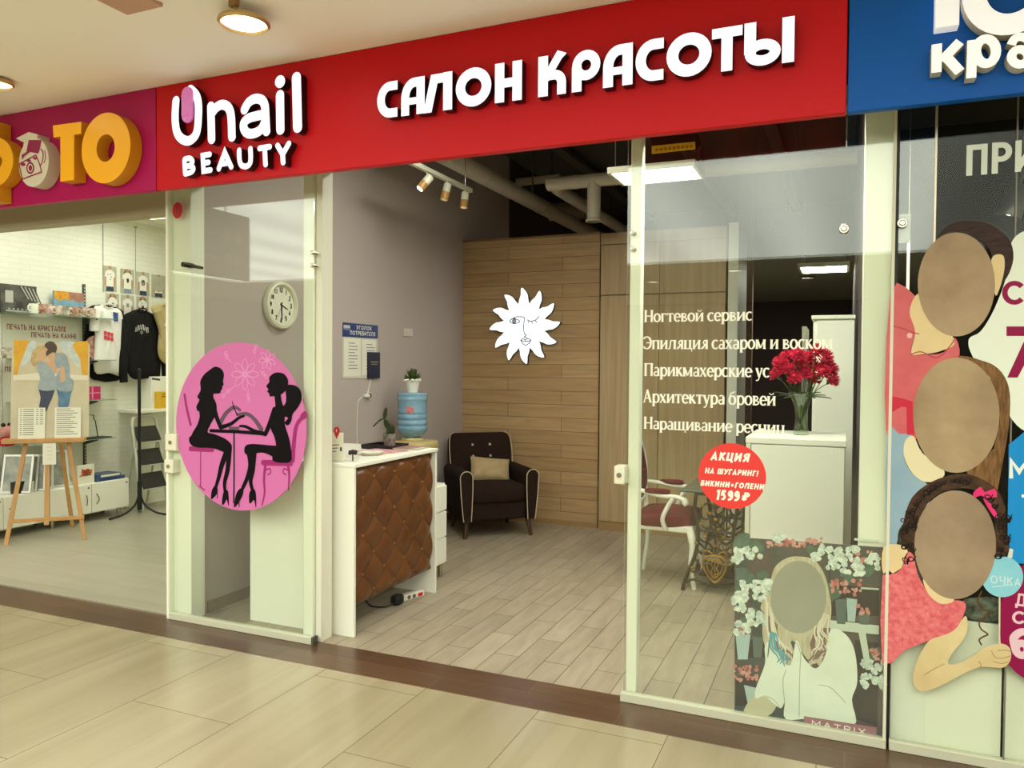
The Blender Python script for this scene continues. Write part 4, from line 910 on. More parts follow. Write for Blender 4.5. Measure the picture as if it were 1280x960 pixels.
b = B(); P = Plane((0, p.y - .003, 0), (1, 0, 0), (0, 0, 1)); b.stroke(P, [(c[0], c[1] - .008), (c[0], c[1] + .010)], .006, 0, .0004); b.build('pin_mark', PAPER, t)
b = B(); P = Plane((0, p.y - .0005, 0), (1, 0, 0), (0, 0, 1))
for k, (xa, xb) in enumerate(((415.5, 424), (415.5, 422.5), (415.5, 420))): b.stroke(P, P.pxs([(xa, 556.5 + 4 * k), (xb, 556 + 4 * k)]), .005, 0, .0004)
b.artpx(P, [(425, 559), (427.5, 559), (427.5, 564), (425, 564)], 0, .0004); b.build('card_lines', mat('print_dark', (70, 66, 58), 0.6), t)
def cube_glass(): return clear_glass('thin_glass', (0.97, 0.98, 0.96), 0.05)
TG = cube_glass()
p = on(440, 571); p.y = .30; p.x = at(441, 569, y=.30).x
t = thing('glass_holder', 'small clear cube with a dark dried flower on the reception desk', 'ornament', p)
b = B(); b.box((p.x - .028, p.y - .028, DZ + .001), (p.x + .028, p.y + .028, DZ + .045)); b.build('cube', TG, t, 0.003)
b = B()
for k in range(7):
    a = k * 2 * pi / 6; rr = 0 if k == 6 else .017; b.ball((p.x + rr * cos(a), p.y + rr * sin(a), DZ + .050 + .008 * (k % 2) + (.012 if k == 6 else 0)), (.013, .013, .010), seg=8, rg=5)
b.tube([(p.x, p.y, DZ + .004), (p.x, p.y, DZ + .06)], .004, 6); b.build('dried_flower', mat('dark_petal', (44, 30, 36), 0.7), t)
p = on(464, 568); p = Vector((-2.80, at(464, 566, x=-2.80).y, DZ))
t = tag(B().lathe([(0, .004), (.045, .004), (.075, .022), (.078, .022), (.05, 0), (0, 0)], p, 30).build('dish', mat('white_ceramic', (228, 226, 208), 0.3)), 'shallow white dish on the reception desk', 'dish')
def magazine(cx, cy, w, h, rz, z, m, label, th=.006):
    M = Matrix.Translation((cx, cy, z)) @ Matrix.Rotation(rz, 4, 'Z'); t = thing('magazine', label, 'magazine', (cx, cy, z), 0, 'magazines on the desk')
    B(M).box((-w / 2, -h / 2, 0), (w / 2, h / 2, th)).build('pages', PAPER, t); B(M).box((-w / 2 - .001, -h / 2 - .001, th), (w / 2 + .001, h / 2 + .001, th + .0015)).build('cover', m, t)
magazine(-2.83, .80, .21, .29, radians(78), DZ + .0005, mat('magazine_pink', (214, 96, 128), 0.35, rgb2=(230, 206, 196), noise_scale=22), 'pink-covered magazine lying open to the counter edge in front of the orchid')
magazine(-2.80, 1.06, .21, .27, radians(96), DZ + .0005, mat('magazine_grey', (150, 140, 120), 0.35, rgb2=(206, 200, 184), noise_scale=18), 'greyish magazine at the far end of the desk, lowest of a pair')
magazine(-2.82, 1.03, .20, .26, radians(84), DZ + .0085, mat('magazine_rose', (202, 120, 132), 0.35, rgb2=(120, 116, 92), noise_scale=24), 'rose and olive magazine on top of another at the far end of the desk')
_tx = at(484, 552, y=1.05).x
t = thing('tray', 'black tray holding the orchid pot on the reception desk', 'tray', (_tx, 1.03, DZ))
tx_a, tx_b, ty_a, ty_b = _tx - .13, _tx + .12, .92, 1.14
B().box((tx_a, ty_a, DZ), (tx_b, ty_b, DZ + .012)).build('base', DARK, t, .004)
b = B(); b.box((tx_a, ty_a, DZ + .012), (tx_a + .01, ty_b, DZ + .03)).box((tx_b - .01, ty_a, DZ + .012), (tx_b, ty_b, DZ + .03)).box((tx_a + .01, ty_a, DZ + .012), (tx_b - .01, ty_a + .01, DZ + .03)).box((tx_a + .01, ty_b - .01, DZ + .012), (tx_b - .01, ty_b, DZ + .03)); b.build('rim', DARK, t)
# orchid with strap leaves
oy = 1.07; ox, oz = at(487, 549, y=oy).x, DZ + .0125
t = thing('orchid', 'leafy orchid without blooms in a patterned silvery pot on the desk', 'plant', (ox, oy, oz))
B().lathe([(0, .0), (.036, .0), (.046, .05), (.052, .085), (.050, .087), (.045, .07), (0, .068)], (ox, oy, oz), 26).build('pot', mat('silver_pattern_pot', (176, 172, 160), 0.35, 0.3, rgb2=(96, 90, 84), noise_scale=46), t)
LEAF = mat('dark_green_leaf', (46, 66, 28), 0.35, noise_amt=.35, noise_scale=18)
def leaf(b, base, d, length, width, droop, up, n=9, across=None):
    """a strap leaf: arching blade with a folded midrib and some thickness"""
    base = Vector(base); d = Vector(d).normalized(); sd = Vector(across).normalized() if across else Vector((-d.y, d.x, 0)).normalized(); L = []; 
    for i in range(n + 1):
        s_ = i / n; c_ = base + d * (length * s_) + Vector((0, 0, up * s_ - droop * s_ * s_)); w_ = width * (sin(pi * min(.96, .12 + .86 * s_)) ** .7)
        L.append([c_ - sd * w_ + Vector((0, 0, .25 * w_)), c_, c_ + sd * w_ + Vector((0, 0, .25 * w_)), c_ - Vector((0, 0, .0025))])
    b.rings(L, 0, True, True)
def aim(px, py, x): q = at(px, py, x=x); return q
for cpx, L_, W_, deg in (((481.5, 517), .045, .017, 78), ((484, 531), .045, .024, 120), ((487.5, 538), .042, .028, 60), ((490.5, 538), .036, .022, 80)):
    q = at(*cpx, y=oy); b = B(); b.ball(tuple(q), (L_, .005, W_), seg=18, rg=10, M=Matrix.Rotation(-radians(deg), 3, 'Y')); b.build('leaf', LEAF, t)
q0, q1, q2 = at(480, 523, y=oy), at(474, 526, y=oy), at(466.5, 533.5, y=oy); b = B(); b.tube(smooth_open([tuple(q0), tuple(q1), tuple(q2)], 5), [.006] * 10 + [.003], 8); b.build('aerial_root', LEAF, t)
b = B(); b.tube([(ox, oy, oz + .06), tuple(at(484, 538, y=oy))], .008, 8); b.build('stem', LEAF, t)

# drawer unit beside the desk, power strip under it
du_ = thing('drawer_unit', 'white drawer unit just beyond the far end of the reception desk', 'cabinet', (-3.0, 1.42, 0))
B().box((-3.25, 1.23, .10), (-2.775, 1.60, .71)).build('body', WHITE, du_, .003)
for k in range(3): B().box((-2.775, 1.24, .115 + k * .198), (-2.757, 1.59, .30 + k * .198)).build('drawer', WHITE, du_, .002)
for q in ((-3.22, 1.26), (-2.80, 1.26), (-3.22, 1.57), (-2.80, 1.57)): B().cyl((*q, 0), (*q, .1), .015, .02, 12).build('foot', CHROME, du_)
p0, p1 = on(500, 741, .0), on(529, 738, .0)
t = thing('power_strip', 'white power strip with a red switch on the floor under the desk front', 'power strip', p1)
M = Matrix.Translation(((-2.72), .98, 0)) @ Matrix.Rotation(radians(70), 4, 'Z')
B(M).box((-.12, -.025, .0), (.12, .025, .04)).build('body', mat('strip_white', (222, 218, 200), .4), t, .006)
B(M).box((.06, -.0265, .008), (.10, -.0245, .032)).build('switch', REDINK, t)
for k in range(2): B(M).cyl((-.02 + .045 * k, -.0265, .02), (-.02 + .045 * k, -.0245, .02), .014, .014, 14).build('outlet', mat('outlet_grey', (90, 86, 78), .5), t)
t = thing('plug_adapter', 'black plug adapter with cable lying by the power strip under the desk', 'adapter', (-2.72, .84, 0))
b = B(); b.cushion((-2.725, .835, .035), (.035, .045, .034), e=.5); b.build('body', DARK, t)
b = B(); b.tube(smooth_open([(-2.725, .80, .02), (-2.76, .74, .008), (-2.85, .72, .006), (-2.95, .80, .006)], 5), .005, 6); b.build('cable', DARK, t)

# ------------------------------------------------------------------ water cooler, bottle, pot plant on the bottle
wx, wy = -3.45, 2.25
t = thing('water_cooler', 'beige topped water cooler standing by the mauve wall behind the desk', 'water cooler', (wx, wy, 0))
B().box((wx - .16, wy - .16, 0.02), (wx + .16, wy + .16, .87)).build('body', mat('cooler_white', (214, 206, 180), .4), t, .02, segs=3)
B().cushion((wx, wy, .905), (.185, .185, .045), e=.35).build('top', mat('cooler_beige', (196, 176, 120), .4), t)
B().lathe([(.09, .94), (.10, .955), (.085, .975), (.07, .975)], (wx, wy, 0), 26).build('collar', mat('cooler_beige', (196, 176, 120), .4), t)
BOT = mat('blue_bottle_plastic', (110, 152, 178), .12, rgb2=(134, 172, 190), noise_scale=7, spec=.6)
b = B(); pr_ = [(.0, .0), (.05, .0), (.055, .02), (.10, .045), (.128, .085)]
z = .085
for k in range(3): pr_ += [(.130, z + .01), (.131, z + .028), (.124, z + .036), (.124, z + .042), (.131, z + .05)]; z += .05
pr_ += [(.127, z + .012), (.127, z + .10), (.131, z + .11), (.133, z + .125), (.127, z + .135), (.132, z + .15), (.132, z + .163), (.12, z + .172), (0, z + .172)]
b.lathe(pr_, (wx, wy, .957), 36); bt = tag(b.build('water_bottle', BOT, angle=1.2), 'large blue upturned water bottle on the cooler', 'bottle')
c = at(503.5, 515, x=wx + .03); b = B(); P = Plane((wx + .098, wy - .098, 1.2), (.72, .72, 0), (0, 0, 1))
b = B()
for k in range(6):
    pass
lab = []
for k in range(9):
    a = radians(-84 + 30 * k / 8); lab.append((a))
R_ = .1335
vs = [[b.v((wx + R_ * cos(a), wy + R_ * sin(a), zz)) for a in lab] for zz in (1.195, 1.245)]
for k in range(8): b.f([vs[0][k], vs[0][k + 1], vs[1][k + 1], vs[1][k]])
b.build('label', mat('bottle_label', (206, 150, 150), .5, rgb2=(196, 66, 66), noise_scale=60), bt)
zt = .957 + z + .172
t = thing('potted_plant', 'small green plant in a white scalloped pot on top of the water bottle', 'plant', (wx, wy, zt))
b = B(); b.lathe([(0, .001), (.045, .001), (.055, .06), (.066, .112), (.062, .114), (.056, .095), (0, .09)], (wx, wy, zt), 30); b.build('pot', mat('white_pot', (232, 230, 214), .35), t)
b = B()
for k in range(12): a = k * pi / 6; b.ball((wx + .064 * cos(a), wy + .064 * sin(a), zt + .108), (.018, .018, .014), seg=8, rg=5)
b.build('scalloped_rim', mat('white_pot', (232, 230, 214), .35), t)
PL = mat('plant_green', (74, 98, 40), .5, noise_amt=.4, noise_scale=30); b = B()
for k in range(110):
    a = rnd.uniform(0, 2 * pi); e = rnd.uniform(.15, 1.4); d = Vector((cos(a) * cos(e), sin(a) * cos(e), sin(e)))
    leaf(b, (wx + .02 * cos(a), wy + .02 * sin(a), zt + .10), d * rnd.uniform(.5, 1) + Vector((0, 0, .001)), rnd.uniform(.05, .085) * max(.35, cos(e)), .010, .02, rnd.uniform(.04, .10) * sin(e) + .01, n=3)
b.build('foliage', PL, t)

# ------------------------------------------------------------------ on the mauve wall
WP = side(-3.742)
def wallbox(b, px0, py0, px1, py1, d0, d1, m=0):
    q0, q1 = WP.px(px0, py0), WP.px(px1, py1); b.box((-3.742 + d0, min(q0[0], q1[0]), min(q0[1], q1[1])), (-3.742 + d1, max(q0[0], q1[0]), max(q0[1], q1[1])), m); return b
yL, yR = WP.px(427.5, 430)[0], WP.px(471.5, 430)[0]; zT, zB = 1.945, 1.487
t = thing('notice_board', 'notice board with a dark blue header and white leaflets on the mauve wall', 'notice board', (-3.74, (yL + yR) / 2, zB))
B().box((-3.742, yL, zB), (-3.738, yR, zT)).build('backing', mat('clear_board', (206, 204, 186), .3), t)
hd = B().box((-3.738, yL, zT - .115), (-3.735, yR, zT)).build('header', mat('navy_header', (34, 58, 112), .4), t)
P = side(-3.7346); b = B(); b.text(P, 'УГОЛОК', yL + .19, zT - .048, yR - .10, zT - .016, w=.17); b.text(P, 'ПОТРЕБИТЕЛЯ', yL + .10, zT - .096, yR - .045, zT - .062, w=.17); b.build('lettering', PAPER, hd)
b = B(); b.art(P, [(yL + .01, zT - .06), (yL + .10, zT - .06), (yL + .10, zT - .02), (yL + .01, zT - .02)], 0, .0006); b.art(P, [(yL + .01, zT - .06), (yL + .10, zT - .06), (yL + .10, zT - .045), (yL + .01, zT - .045)], .0004, .0012, 1); b.build('emblem', [mat('emblem_pale', (190, 186, 180), .5), mat('emblem_blue', (110, 120, 150), .5)], hd)
for (ya, yb, za, zb) in ((yL + .02, yL + .255, zB + .02, zT - .125), (yL + .28, yR - .03, zB + .03, zT - .13)):
    sh = B().box((-3.738, ya, za), (-3.7365, yb, zb)).build('leaflet', PAPER, t); b = B(); P = side(-3.7363)
    for k in range(9): b.stroke(P, [(ya + .06, zb - .04 - k * .026), (ya + .06 + (.13 if k % 3 else .09), zb - .04 - k * .026)], .006, 0, .0006)
    b.build('print_lines', INK2, sh)
y_a, y_b = WP.px(458, 440)[0], WP.px(472.5, 440)[0]
t = thing('complaints_book', 'dark navy book in a pocket at the lower right of the notice board', 'book', (-3.73, (y_a + y_b) / 2, zB))
B().box((-3.736, y_a, zB), (-3.718, y_b, zB + .225)).build('cover', mat('navy_cover', (30, 34, 58), .45), t, .003)
b = B(); P = side(-3.7178); b.stroke(P, [(y_a + .03, zB + .14), (y_b - .03, zB + .14)], .008, 0, .0006).stroke(P, [(y_a + .04, zB + .12), (y_b - .05, zB + .12)], .006, 0, .0006); b.build('title', mat('gilt_print', (150, 140, 110), .4), t)
t = thing('light_switch', 'single light switch on the mauve wall above the water bottle', 'switch', tuple(WP.w(*WP.px(509, 416))))
b = B(); wallbox(b, 504, 410, 515, 421, 0, .008); b.build('plate', mat('switch_ivory', (206, 196, 176), .4), t, .002)
b = B(); wallbox(b, 507, 413, 512, 418, .008, .013); b.build('rocker', mat('switch_ivory', (206, 196, 176), .4), t, .001)
q = WP.px(461, 494.5); t = thing('wall_socket', 'round wall socket with a white plug below the notice board', 'socket', (-3.74, *q))
B().cyl((-3.742, q[0], q[1]), (-3.73, q[0], q[1]), .034, .032, 24).build('plate', mat('switch_ivory', (206, 196, 176), .4), t)
B().cyl((-3.73, q[0], q[1]), (-3.724, q[0], q[1]), .022, .02, 20).build('insert', mat('outlet_grey', (90, 86, 78), .5), t)
B().cushion((-3.725, q[0] - .055, q[1]), (.018, .03, .014), e=.5).build('plug', WHITE, t)
b = B(); P = side(-3.736); b.tube([P.w(*P.px(*e)) for e in smooth_open([(464, 471), (462, 482), (458.5, 494)], 4)], .0035, 6); tag(b.build('cable', WHITE), 'short white cable hanging from the notice board to the socket', 'cable')
b = B(); b.tube([P.w(*P.px(*e)) for e in smooth_open([(453.5, 496), (447.5, 503), (446, 530), (446.5, 556), (447, 566)], 5)], .003, 6); tag(b.build('cable', WHITE), 'long white cable running down the mauve wall behind the desk', 'cable')
# wall clock
cy_, cz2 = at(351.5, 381.5, x=-3.72).y, at(351.5, 381.5, x=-3.72).z
t = thing('wall_clock', 'round white wall clock with black numerals seen through the left pane', 'clock', (-3.742, cy_, cz2))
def xl(prof, c, seg=48):   # lathe about the x axis
    b = B(); b.rings([[(c[0] + d, c[1] + r_ * cos(2 * pi * k / seg), c[2] + r_ * sin(2 * pi * k / seg)) for k in range(seg)] for r_, d in prof], 0, False); return b
xl([(.165, 0), (.172, .02), (.165, .042), (.148, .046), (.136, .034), (.134, .022)], (-3.742, cy_, cz2)).build('rim', mat('clock_rim', (222, 220, 196), .35), t)
fc = xl([(.001, .022), (.136, .022)], (-3.742, cy_, cz2)).build('dial', mat('clock_dial', (232, 230, 210), .5), t)
P = Plane((-3.7195, cy_, cz2), (0, 1, 0), (0, 0, 1)); b = B()
def dig(b, n, u, v, h):
    D = {'0': ([(0, .5)],), '1': None}
    w_ = .009
    def o(pts): b.stroke(P, [(u2 + x * h * .55, v - h / 2 + y * h) for x, y in pts], w_, 0, .0005)
    s_ = str(n); u2 = u - len(s_) * h * .34 + h * .06
    for ch in s_:
        if ch == '1': o([(.1, .8), (.4, 1), (.4, 0)])
        elif ch == '2': o(smooth_open([(0, .8), (.4, 1), (.8, .75), (.4, .35), (0, .03), (.8, .03)], 3))
        elif ch == '3': o(smooth_open([(0, .95), (.6, .97), (.75, .75), (.4, .54), (.8, .28), (.5, .02), (0, .08)], 3))
        elif ch == '4': o([(.6, 0), (.6, 1), (0, .3), (.85, .3)])
        elif ch == '5': o([(.75, .97), (.1, .97), (.05, .55), (.5, .6), (.78, .3), (.4, .02), (0, .08)])
        elif ch == '6': o(smooth_open([(.7, .97), (.2, .7), (.05, .25), (.4, .02), (.75, .28), (.4, .52), (.08, .35)], 3))
        elif ch == '7': o([(0, .97), (.8, .97), (.3, 0)])
        elif ch == '8': o(smooth_open([(.4, .52), (.08, .76), (.4, .98), (.72, .76), (.4, .52), (.02, .25), (.4, .02), (.78, .25), (.4, .52)], 3))
        elif ch == '9': o(smooth_open([(.72, .65), (.4, .48), (.05, .74), (.4, .98), (.75, .72), (.6, .3), (.1, .03)], 3))
        elif ch == '0': o(smooth_open([(.4, 1), (.05, .5), (.4, 0), (.75, .5), (.4, 1)], 4))
        u2 += h * .62
for n in range(1, 13): a = radians(90 - 30 * n); dig(b, n, .108 * cos(a), .108 * sin(a), .030)
b.build('numerals', mat('clock_black', (20, 18, 18), .5), fc)
P = Plane((-3.7175, cy_, cz2), (0, 1, 0), (0, 0, 1)); HM = mat('clock_black', (20, 18, 18), .5)
B().stroke(P, [(-.012, .006), (.066, -.026)], [.012, .006], 0, .002).build('hour_hand', HM, t)
B().stroke(P, [(-.001, .02), (.004, -.105)], [.011, .006], .0022, .004).build('minute_hand', HM, t)
B().stroke(P, [(.012, .024), (-.045, -.085)], .0025, .0042, .005).build('second_hand', HM, t)
# ------------------------------------------------------------------ glowing sun face on the oak wall
SPn = front(3.765); c = SPn.px(656.5, 407.5); RO, RI = .392, .245
out = []
for k in range(12):
    a = radians(91 + 30 * k)
    for da, rr in ((-14.5, .60), (-10, .70), (-8, .80), (-3, .91), (3.5, 1.0), (5.5, .90), (6.5, .80), (11, .70), (14.5, .60)):
        out.append((c[0] + RO * rr * cos(a + radians(da)), c[1] + RO * rr * sin(a + radians(da))))
GLOW = emission('sun_face_glow', (0.92, 0.97, 1.0), 1.25)
t = thing('sun_lamp', 'glowing white sun-shaped wall lamp with a line-drawn winking face on the oak wall', 'wall lamp', (c[0], 3.77, c[1] - RO))
b = B(); P = front(3.735); b.art(P, out, -.043, 0, 0, 1, sm=2); b.build('sun_body', [GLOW, mat('sun_edge', (74, 72, 76), .4)], t)
P = front(3.7345); b = B(); q = lambda pts: [(c[0] + x * RO, c[1] + y * RO) for x, y in pts]; LW = .0085
for pts in (smooth_open([(-.36, .17), (-.26, .23), (-.14, .24), (0, .22), (.0, .12), (-.01, -.05), (.01, -.2), (.06, -.24), (.0, -.29)], 5), smooth_open([(-.42, .13), (-.30, .20), (-.12, .12), (-.28, .06), (-.42, .13)], 5), smooth_open([(.08, .16), (.18, .12), (.30, .14), (.38, .19)], 4),
            [(.14, .13), (.12, .07)], [(.22, .12), (.23, .05)], [(.30, .14), (.36, .08)], [(.36, .18), (.42, .24)], smooth_open([(-.10, -.38), (-.02, -.33), (.04, -.37), (.10, -.33), (.2, -.38), (.06, -.40), (-.10, -.38)], 4), smooth_open([(-.08, -.39), (.02, -.50), (.14, -.46), (.19, -.38)], 4), smooth_open([(0, -.29), (.06, -.30), (.1, -.34)], 3)):
    b.stroke(P, q(pts), LW, 0, .0008)
for cx3, cy3, r3 in ((-.28, .13, .05), (-.28, .13, .024)): b.stroke(P, q([(cx3 + r3 * cos(k * pi / 8), cy3 + r3 * sin(k * pi / 8)) for k in range(16)]), LW, 0, .0008, closed=True)
b.build('face_drawing', mat('black_line', (24, 22, 26), .5), t)
# ------------------------------------------------------------------ track light
xr, zr = -3.10, 3.15
t = thing('track_light', 'white ceiling track with three wood-tipped spotlights near the mauve wall', 'track light', (xr, 2.15, zr))
B().box((xr - .02, 1.60, zr), (xr + .02, 2.66, zr + .035)).build('rail', WHITE_METAL, t, .003)
for y in (1.75, 2.55): B().tube([(xr, y, zr + .035), (xr, y, 4.1)], .003, 6).build('hanging_wire', CHROME, t)
WOODTIP = mat('bamboo_tip', (186, 140, 76), .4)
for i, (px, py, tx, ty) in enumerate(((530, 236, -.45, -.55), (556, 247, .12, -.25), (584, 257, 0, -.2))):
    y = (1.86, 2.20, 2.54)[i]
    M = Matrix.Translation((xr, y, zr - .075)) @ Matrix.Rotation(ty, 4, 'X') @ Matrix.Rotation(-tx if i == 0 else tx, 4, 'Y')
    sp = B(M).cyl((0, 0, -.02), (0, 0, .055), .033, .033, 22).build('spotlight', WHITE_METAL, t, .003)
    B(M).cyl((0, 0, -.085), (0, 0, -.021), .034, .034, 22).build('wood_sleeve', WOODTIP, sp)
    B(M).cyl((0, 0, -.0865), (0, 0, -.0855), .026, .026, 18).build('lens', LAMP if i == 0 else mat('faint_glow_lens', (226, 206, 150), .3, emit=.35), sp)  # first lens is lit; the others get a faint painted-in glow
    b = B(); b.tube([(xr, y, zr), (xr + .012, y, zr - .03), (xr, y, zr - .06)], .007, 8); b.build('swivel', WHITE_METAL, sp)
# ------------------------------------------------------------------ armchair
AR = radians(41.4); AO = Vector((-3.165, 3.225, 0))
ac = thing('armchair', 'dark brown armchair with cream piping and a tan pillow by the oak wall', 'armchair', AO, AR)
M = Matrix.Translation(AO) @ Matrix.Rotation(AR, 4, 'Z')
FAB = mat('dark_brown_fabric', (44, 30, 22), .9, noise_amt=.25, noise_scale=40, bump=.25, bump_scale=220, spec=.15); PIPE = mat('cream_piping', (196, 178, 146), .6); LEGM = mat('walnut_leg', (70, 44, 28), .4)
B(M).box((-.27, -.33, .165), (.27, .28, .335)).build('base', FAB, ac, .02, segs=3)
B(M).cushion((0, -.075, .405), (.272, .285, .080), e=.22, puff=.14).build('seat_cushion', FAB, ac)
Mb = M @ Matrix.Translation((0, .245, .33)) @ Matrix.Rotation(radians(-13), 4, 'X')
bk = B(Mb); prof = []
def backw(z): return .275 + .045 * min(1, z / .25)
rings_ = []
for z, w_, dpt in ((0, .27, .07), (.08, .285, .075), (.22, .315, .08), (.40, .325, .078), (.54, .318, .072), (.585, .300, .058), (.605, .272, .03)):
    row_ = []
    for k in range(32):
        a = 2 * pi * k / 32; sg = lambda v, e: math.copysign(abs(v) ** e, v); row_.append((w_ * sg(cos(a), .28), dpt * sg(sin(a), .45), z))
    rings_.append(row_)
bk.rings(rings_); bo = bk.build('backrest', FAB, ac)
for x in (-.09, .09):
    for z in (.36, .475): B(Mb).ball((x, -.079, z), (.013, .009, .013), seg=12, rg=7).build('button', PIPE, bo)
for s_ in (-1, 1): B(Mb).tube(smooth_open([(s_ * .285, -.068, .06), (s_ * .318, -.070, .24), (s_ * .326, -.066, .40), (s_ * .318, -.058, .54), (s_ * .296, -.045, .590), (s_ * .262, -.022, .607)], 4), .0045, 6).build('piping', PIPE, bo)
for s_ in (-1, 1):
    o = [(s_ * x, z) for x, z in [(.275, .165), (.268, .30), (.262, .45), (.262, .555)] + arc(.322, .570, .060, .062, 180, 0, 10) + [(.380, .55), (.372, .40), (.352, .20), (.345, .165)]]
    ab = B(M).prism([(x, -.37, z) for x, z in o], (0, 0, 0), (0, .66, 0)); ao = ab.build('arm', FAB, ac, .012, segs=3)
    B(M).tube([(x, -.374, z) for x, z in o], .0045, 6).build('piping', PIPE, ao)
for x, y in ((-.306, -.30), (.306, -.30), (-.27, .26), (.27, .26)):
    sx = .03 * (1 if x > 0 else -1); B(M).tube([(x - sx * .3, y * .95, .17), (x + sx * .6, y + (-.03 if y < 0 else .03), 0.0)], [.027, .016], 12).build('leg', LEGM, ac)
Mp = M @ Matrix.Translation((.03, .06, .585)) @ Matrix.Rotation(radians(62), 4, 'X') @ Matrix.Rotation(radians(-7), 4, 'Z')
pb = B(Mp); rows_ = []
n_u, n_v = 18, 12
for sgn in (1, -1):
    g = []
    for j in range(n_v + 1):
        rw = []
        for i in range(n_u + 1):
            u = -1 + 2 * i / n_u; v = -1 + 2 * j / n_v; pinch = 1 - .06 * (1 - u * u) - .06 * (1 - v * v)
            hgt = .062 * ((1 - u ** 4) * (1 - v ** 4)) ** .6 + .006 * noise.noise(Vector((u * 2, v * 2, 3)))
            rw.append(pb.v((u * .20 * (1 - .05 * (1 - v * v)), v * .125 * (1 - .05 * (1 - u * u)), sgn * hgt * (1 if 0 < i < n_u and 0 < j < n_v else 0))))
        g.append(rw)
    for j in range(n_v):
        for i in range(n_u): pb.f([g[j][i], g[j][i + 1], g[j + 1][i + 1], g[j + 1][i]])
tag(pb.build('throw_pillow', mat('tan_velvet', (176, 150, 106), .7, noise_amt=.2, noise_scale=14, sheen=.3), rem=1e-4), 'tan rectangular pillow resting on the seat of the dark armchair', 'pillow')

# ------------------------------------------------------------------ white carved chair with red seat
co = Vector((-1.205, 2.235, 0)); ct = thing('carved_armchair', 'white carved armchair with a dark red seat and red arm pads, behind the right pane', 'chair', co, pi / 2)
M = Matrix.Translation(co) @ Matrix.Rotation(pi / 2, 4, 'Z')      # front faces +x
CW = mat('white_lacquer', (232, 230, 212), .35); RV = mat('dark_red_velvet', (104, 14, 28), .75, noise_amt=.3, noise_scale=24, spec=.2)
fr_ = [(-.23, -.22), (.23, -.22), (.20, .20), (-.20, .20)]
b = B(M).prism([(x, y, .40) for x, y in fr_], (0, 0, 0), (0, 0, .055)); b.build('seat_frame', CW, ct, .012)
B(M).cushion((0, -.01, .478), (.225, .212, .055), e=.3, puff=.45).build('seat', RV, ct)
for s_ in (-1, 1):
    B(M).tube(smooth_open([(s_ * .205, -.20, .43), (s_ * .222, -.222, .32), (s_ * .205, -.212, .14), (s_ * .212, -.235, 0)], 5), [.030] * 5 + [.024] * 5 + [.017] * 6, 10).build('front_leg', CW, ct)
    B(M).tube(smooth_open([(s_ * .185, .19, .45), (s_ * .185, .20, .25), (s_ * .19, .235, 0)], 5), [.024] * 5 + [.017] * 6, 10).build('rear_leg', CW, ct)
    sup = B(M).tube(smooth_open([(s_ * .235, -.03, .42), (s_ * .262, -.01, .50), (s_ * .262, -.05, .60), (s_ * .262, -.085, .655)], 5), .017, 10).build('arm_support', CW, ct)
    B(M).tube(smooth_open([(s_ * .19, .225, .70), (s_ * .235, .14, .69), (s_ * .258, .0, .668), (s_ * .262, -.10, .668), (s_ * .268, -.16, .655), (s_ * .268, -.178, .635), (s_ * .268, -.160, .622)], 5), [.017] * 20 + [.021] * 11, 10).build('arm', CW, ct)
    B(M).cushion((s_ * .254, .03, .700), (.024, .095, .020), e=.6).build('arm_pad', RV, ct)
bo_ = [(.205 * sin(2 * pi * k / 36), .215 + .04 * (1 - cos(2 * pi * k / 36)) * .5, .82 - .235 * cos(2 * pi * k / 36)) for k in range(36)]
B(M).tube(bo_, .022, 10, closed=True).build('back_frame', CW, ct)
b = B(M); b.rings([[(x * k_, y + d_, .82 + (z - .82) * k_) for x, y, z in bo_] for k_, d_ in ((.93, -.012), (.6, -.035), (.02, -.042))], cap=False); b.rings([[(x * k_, y + .014, .82 + (z - .82) * k_) for x, y, z in bo_] for k_ in (.93, .02)], cap=False); b.build('back_upholstery', RV, ct)
for s_ in (-1, 1): B(M).tube([(s_ * .16, .20, .44), (s_ * .15, .222, .66)], .018, 8).build('back_post', CW, ct)

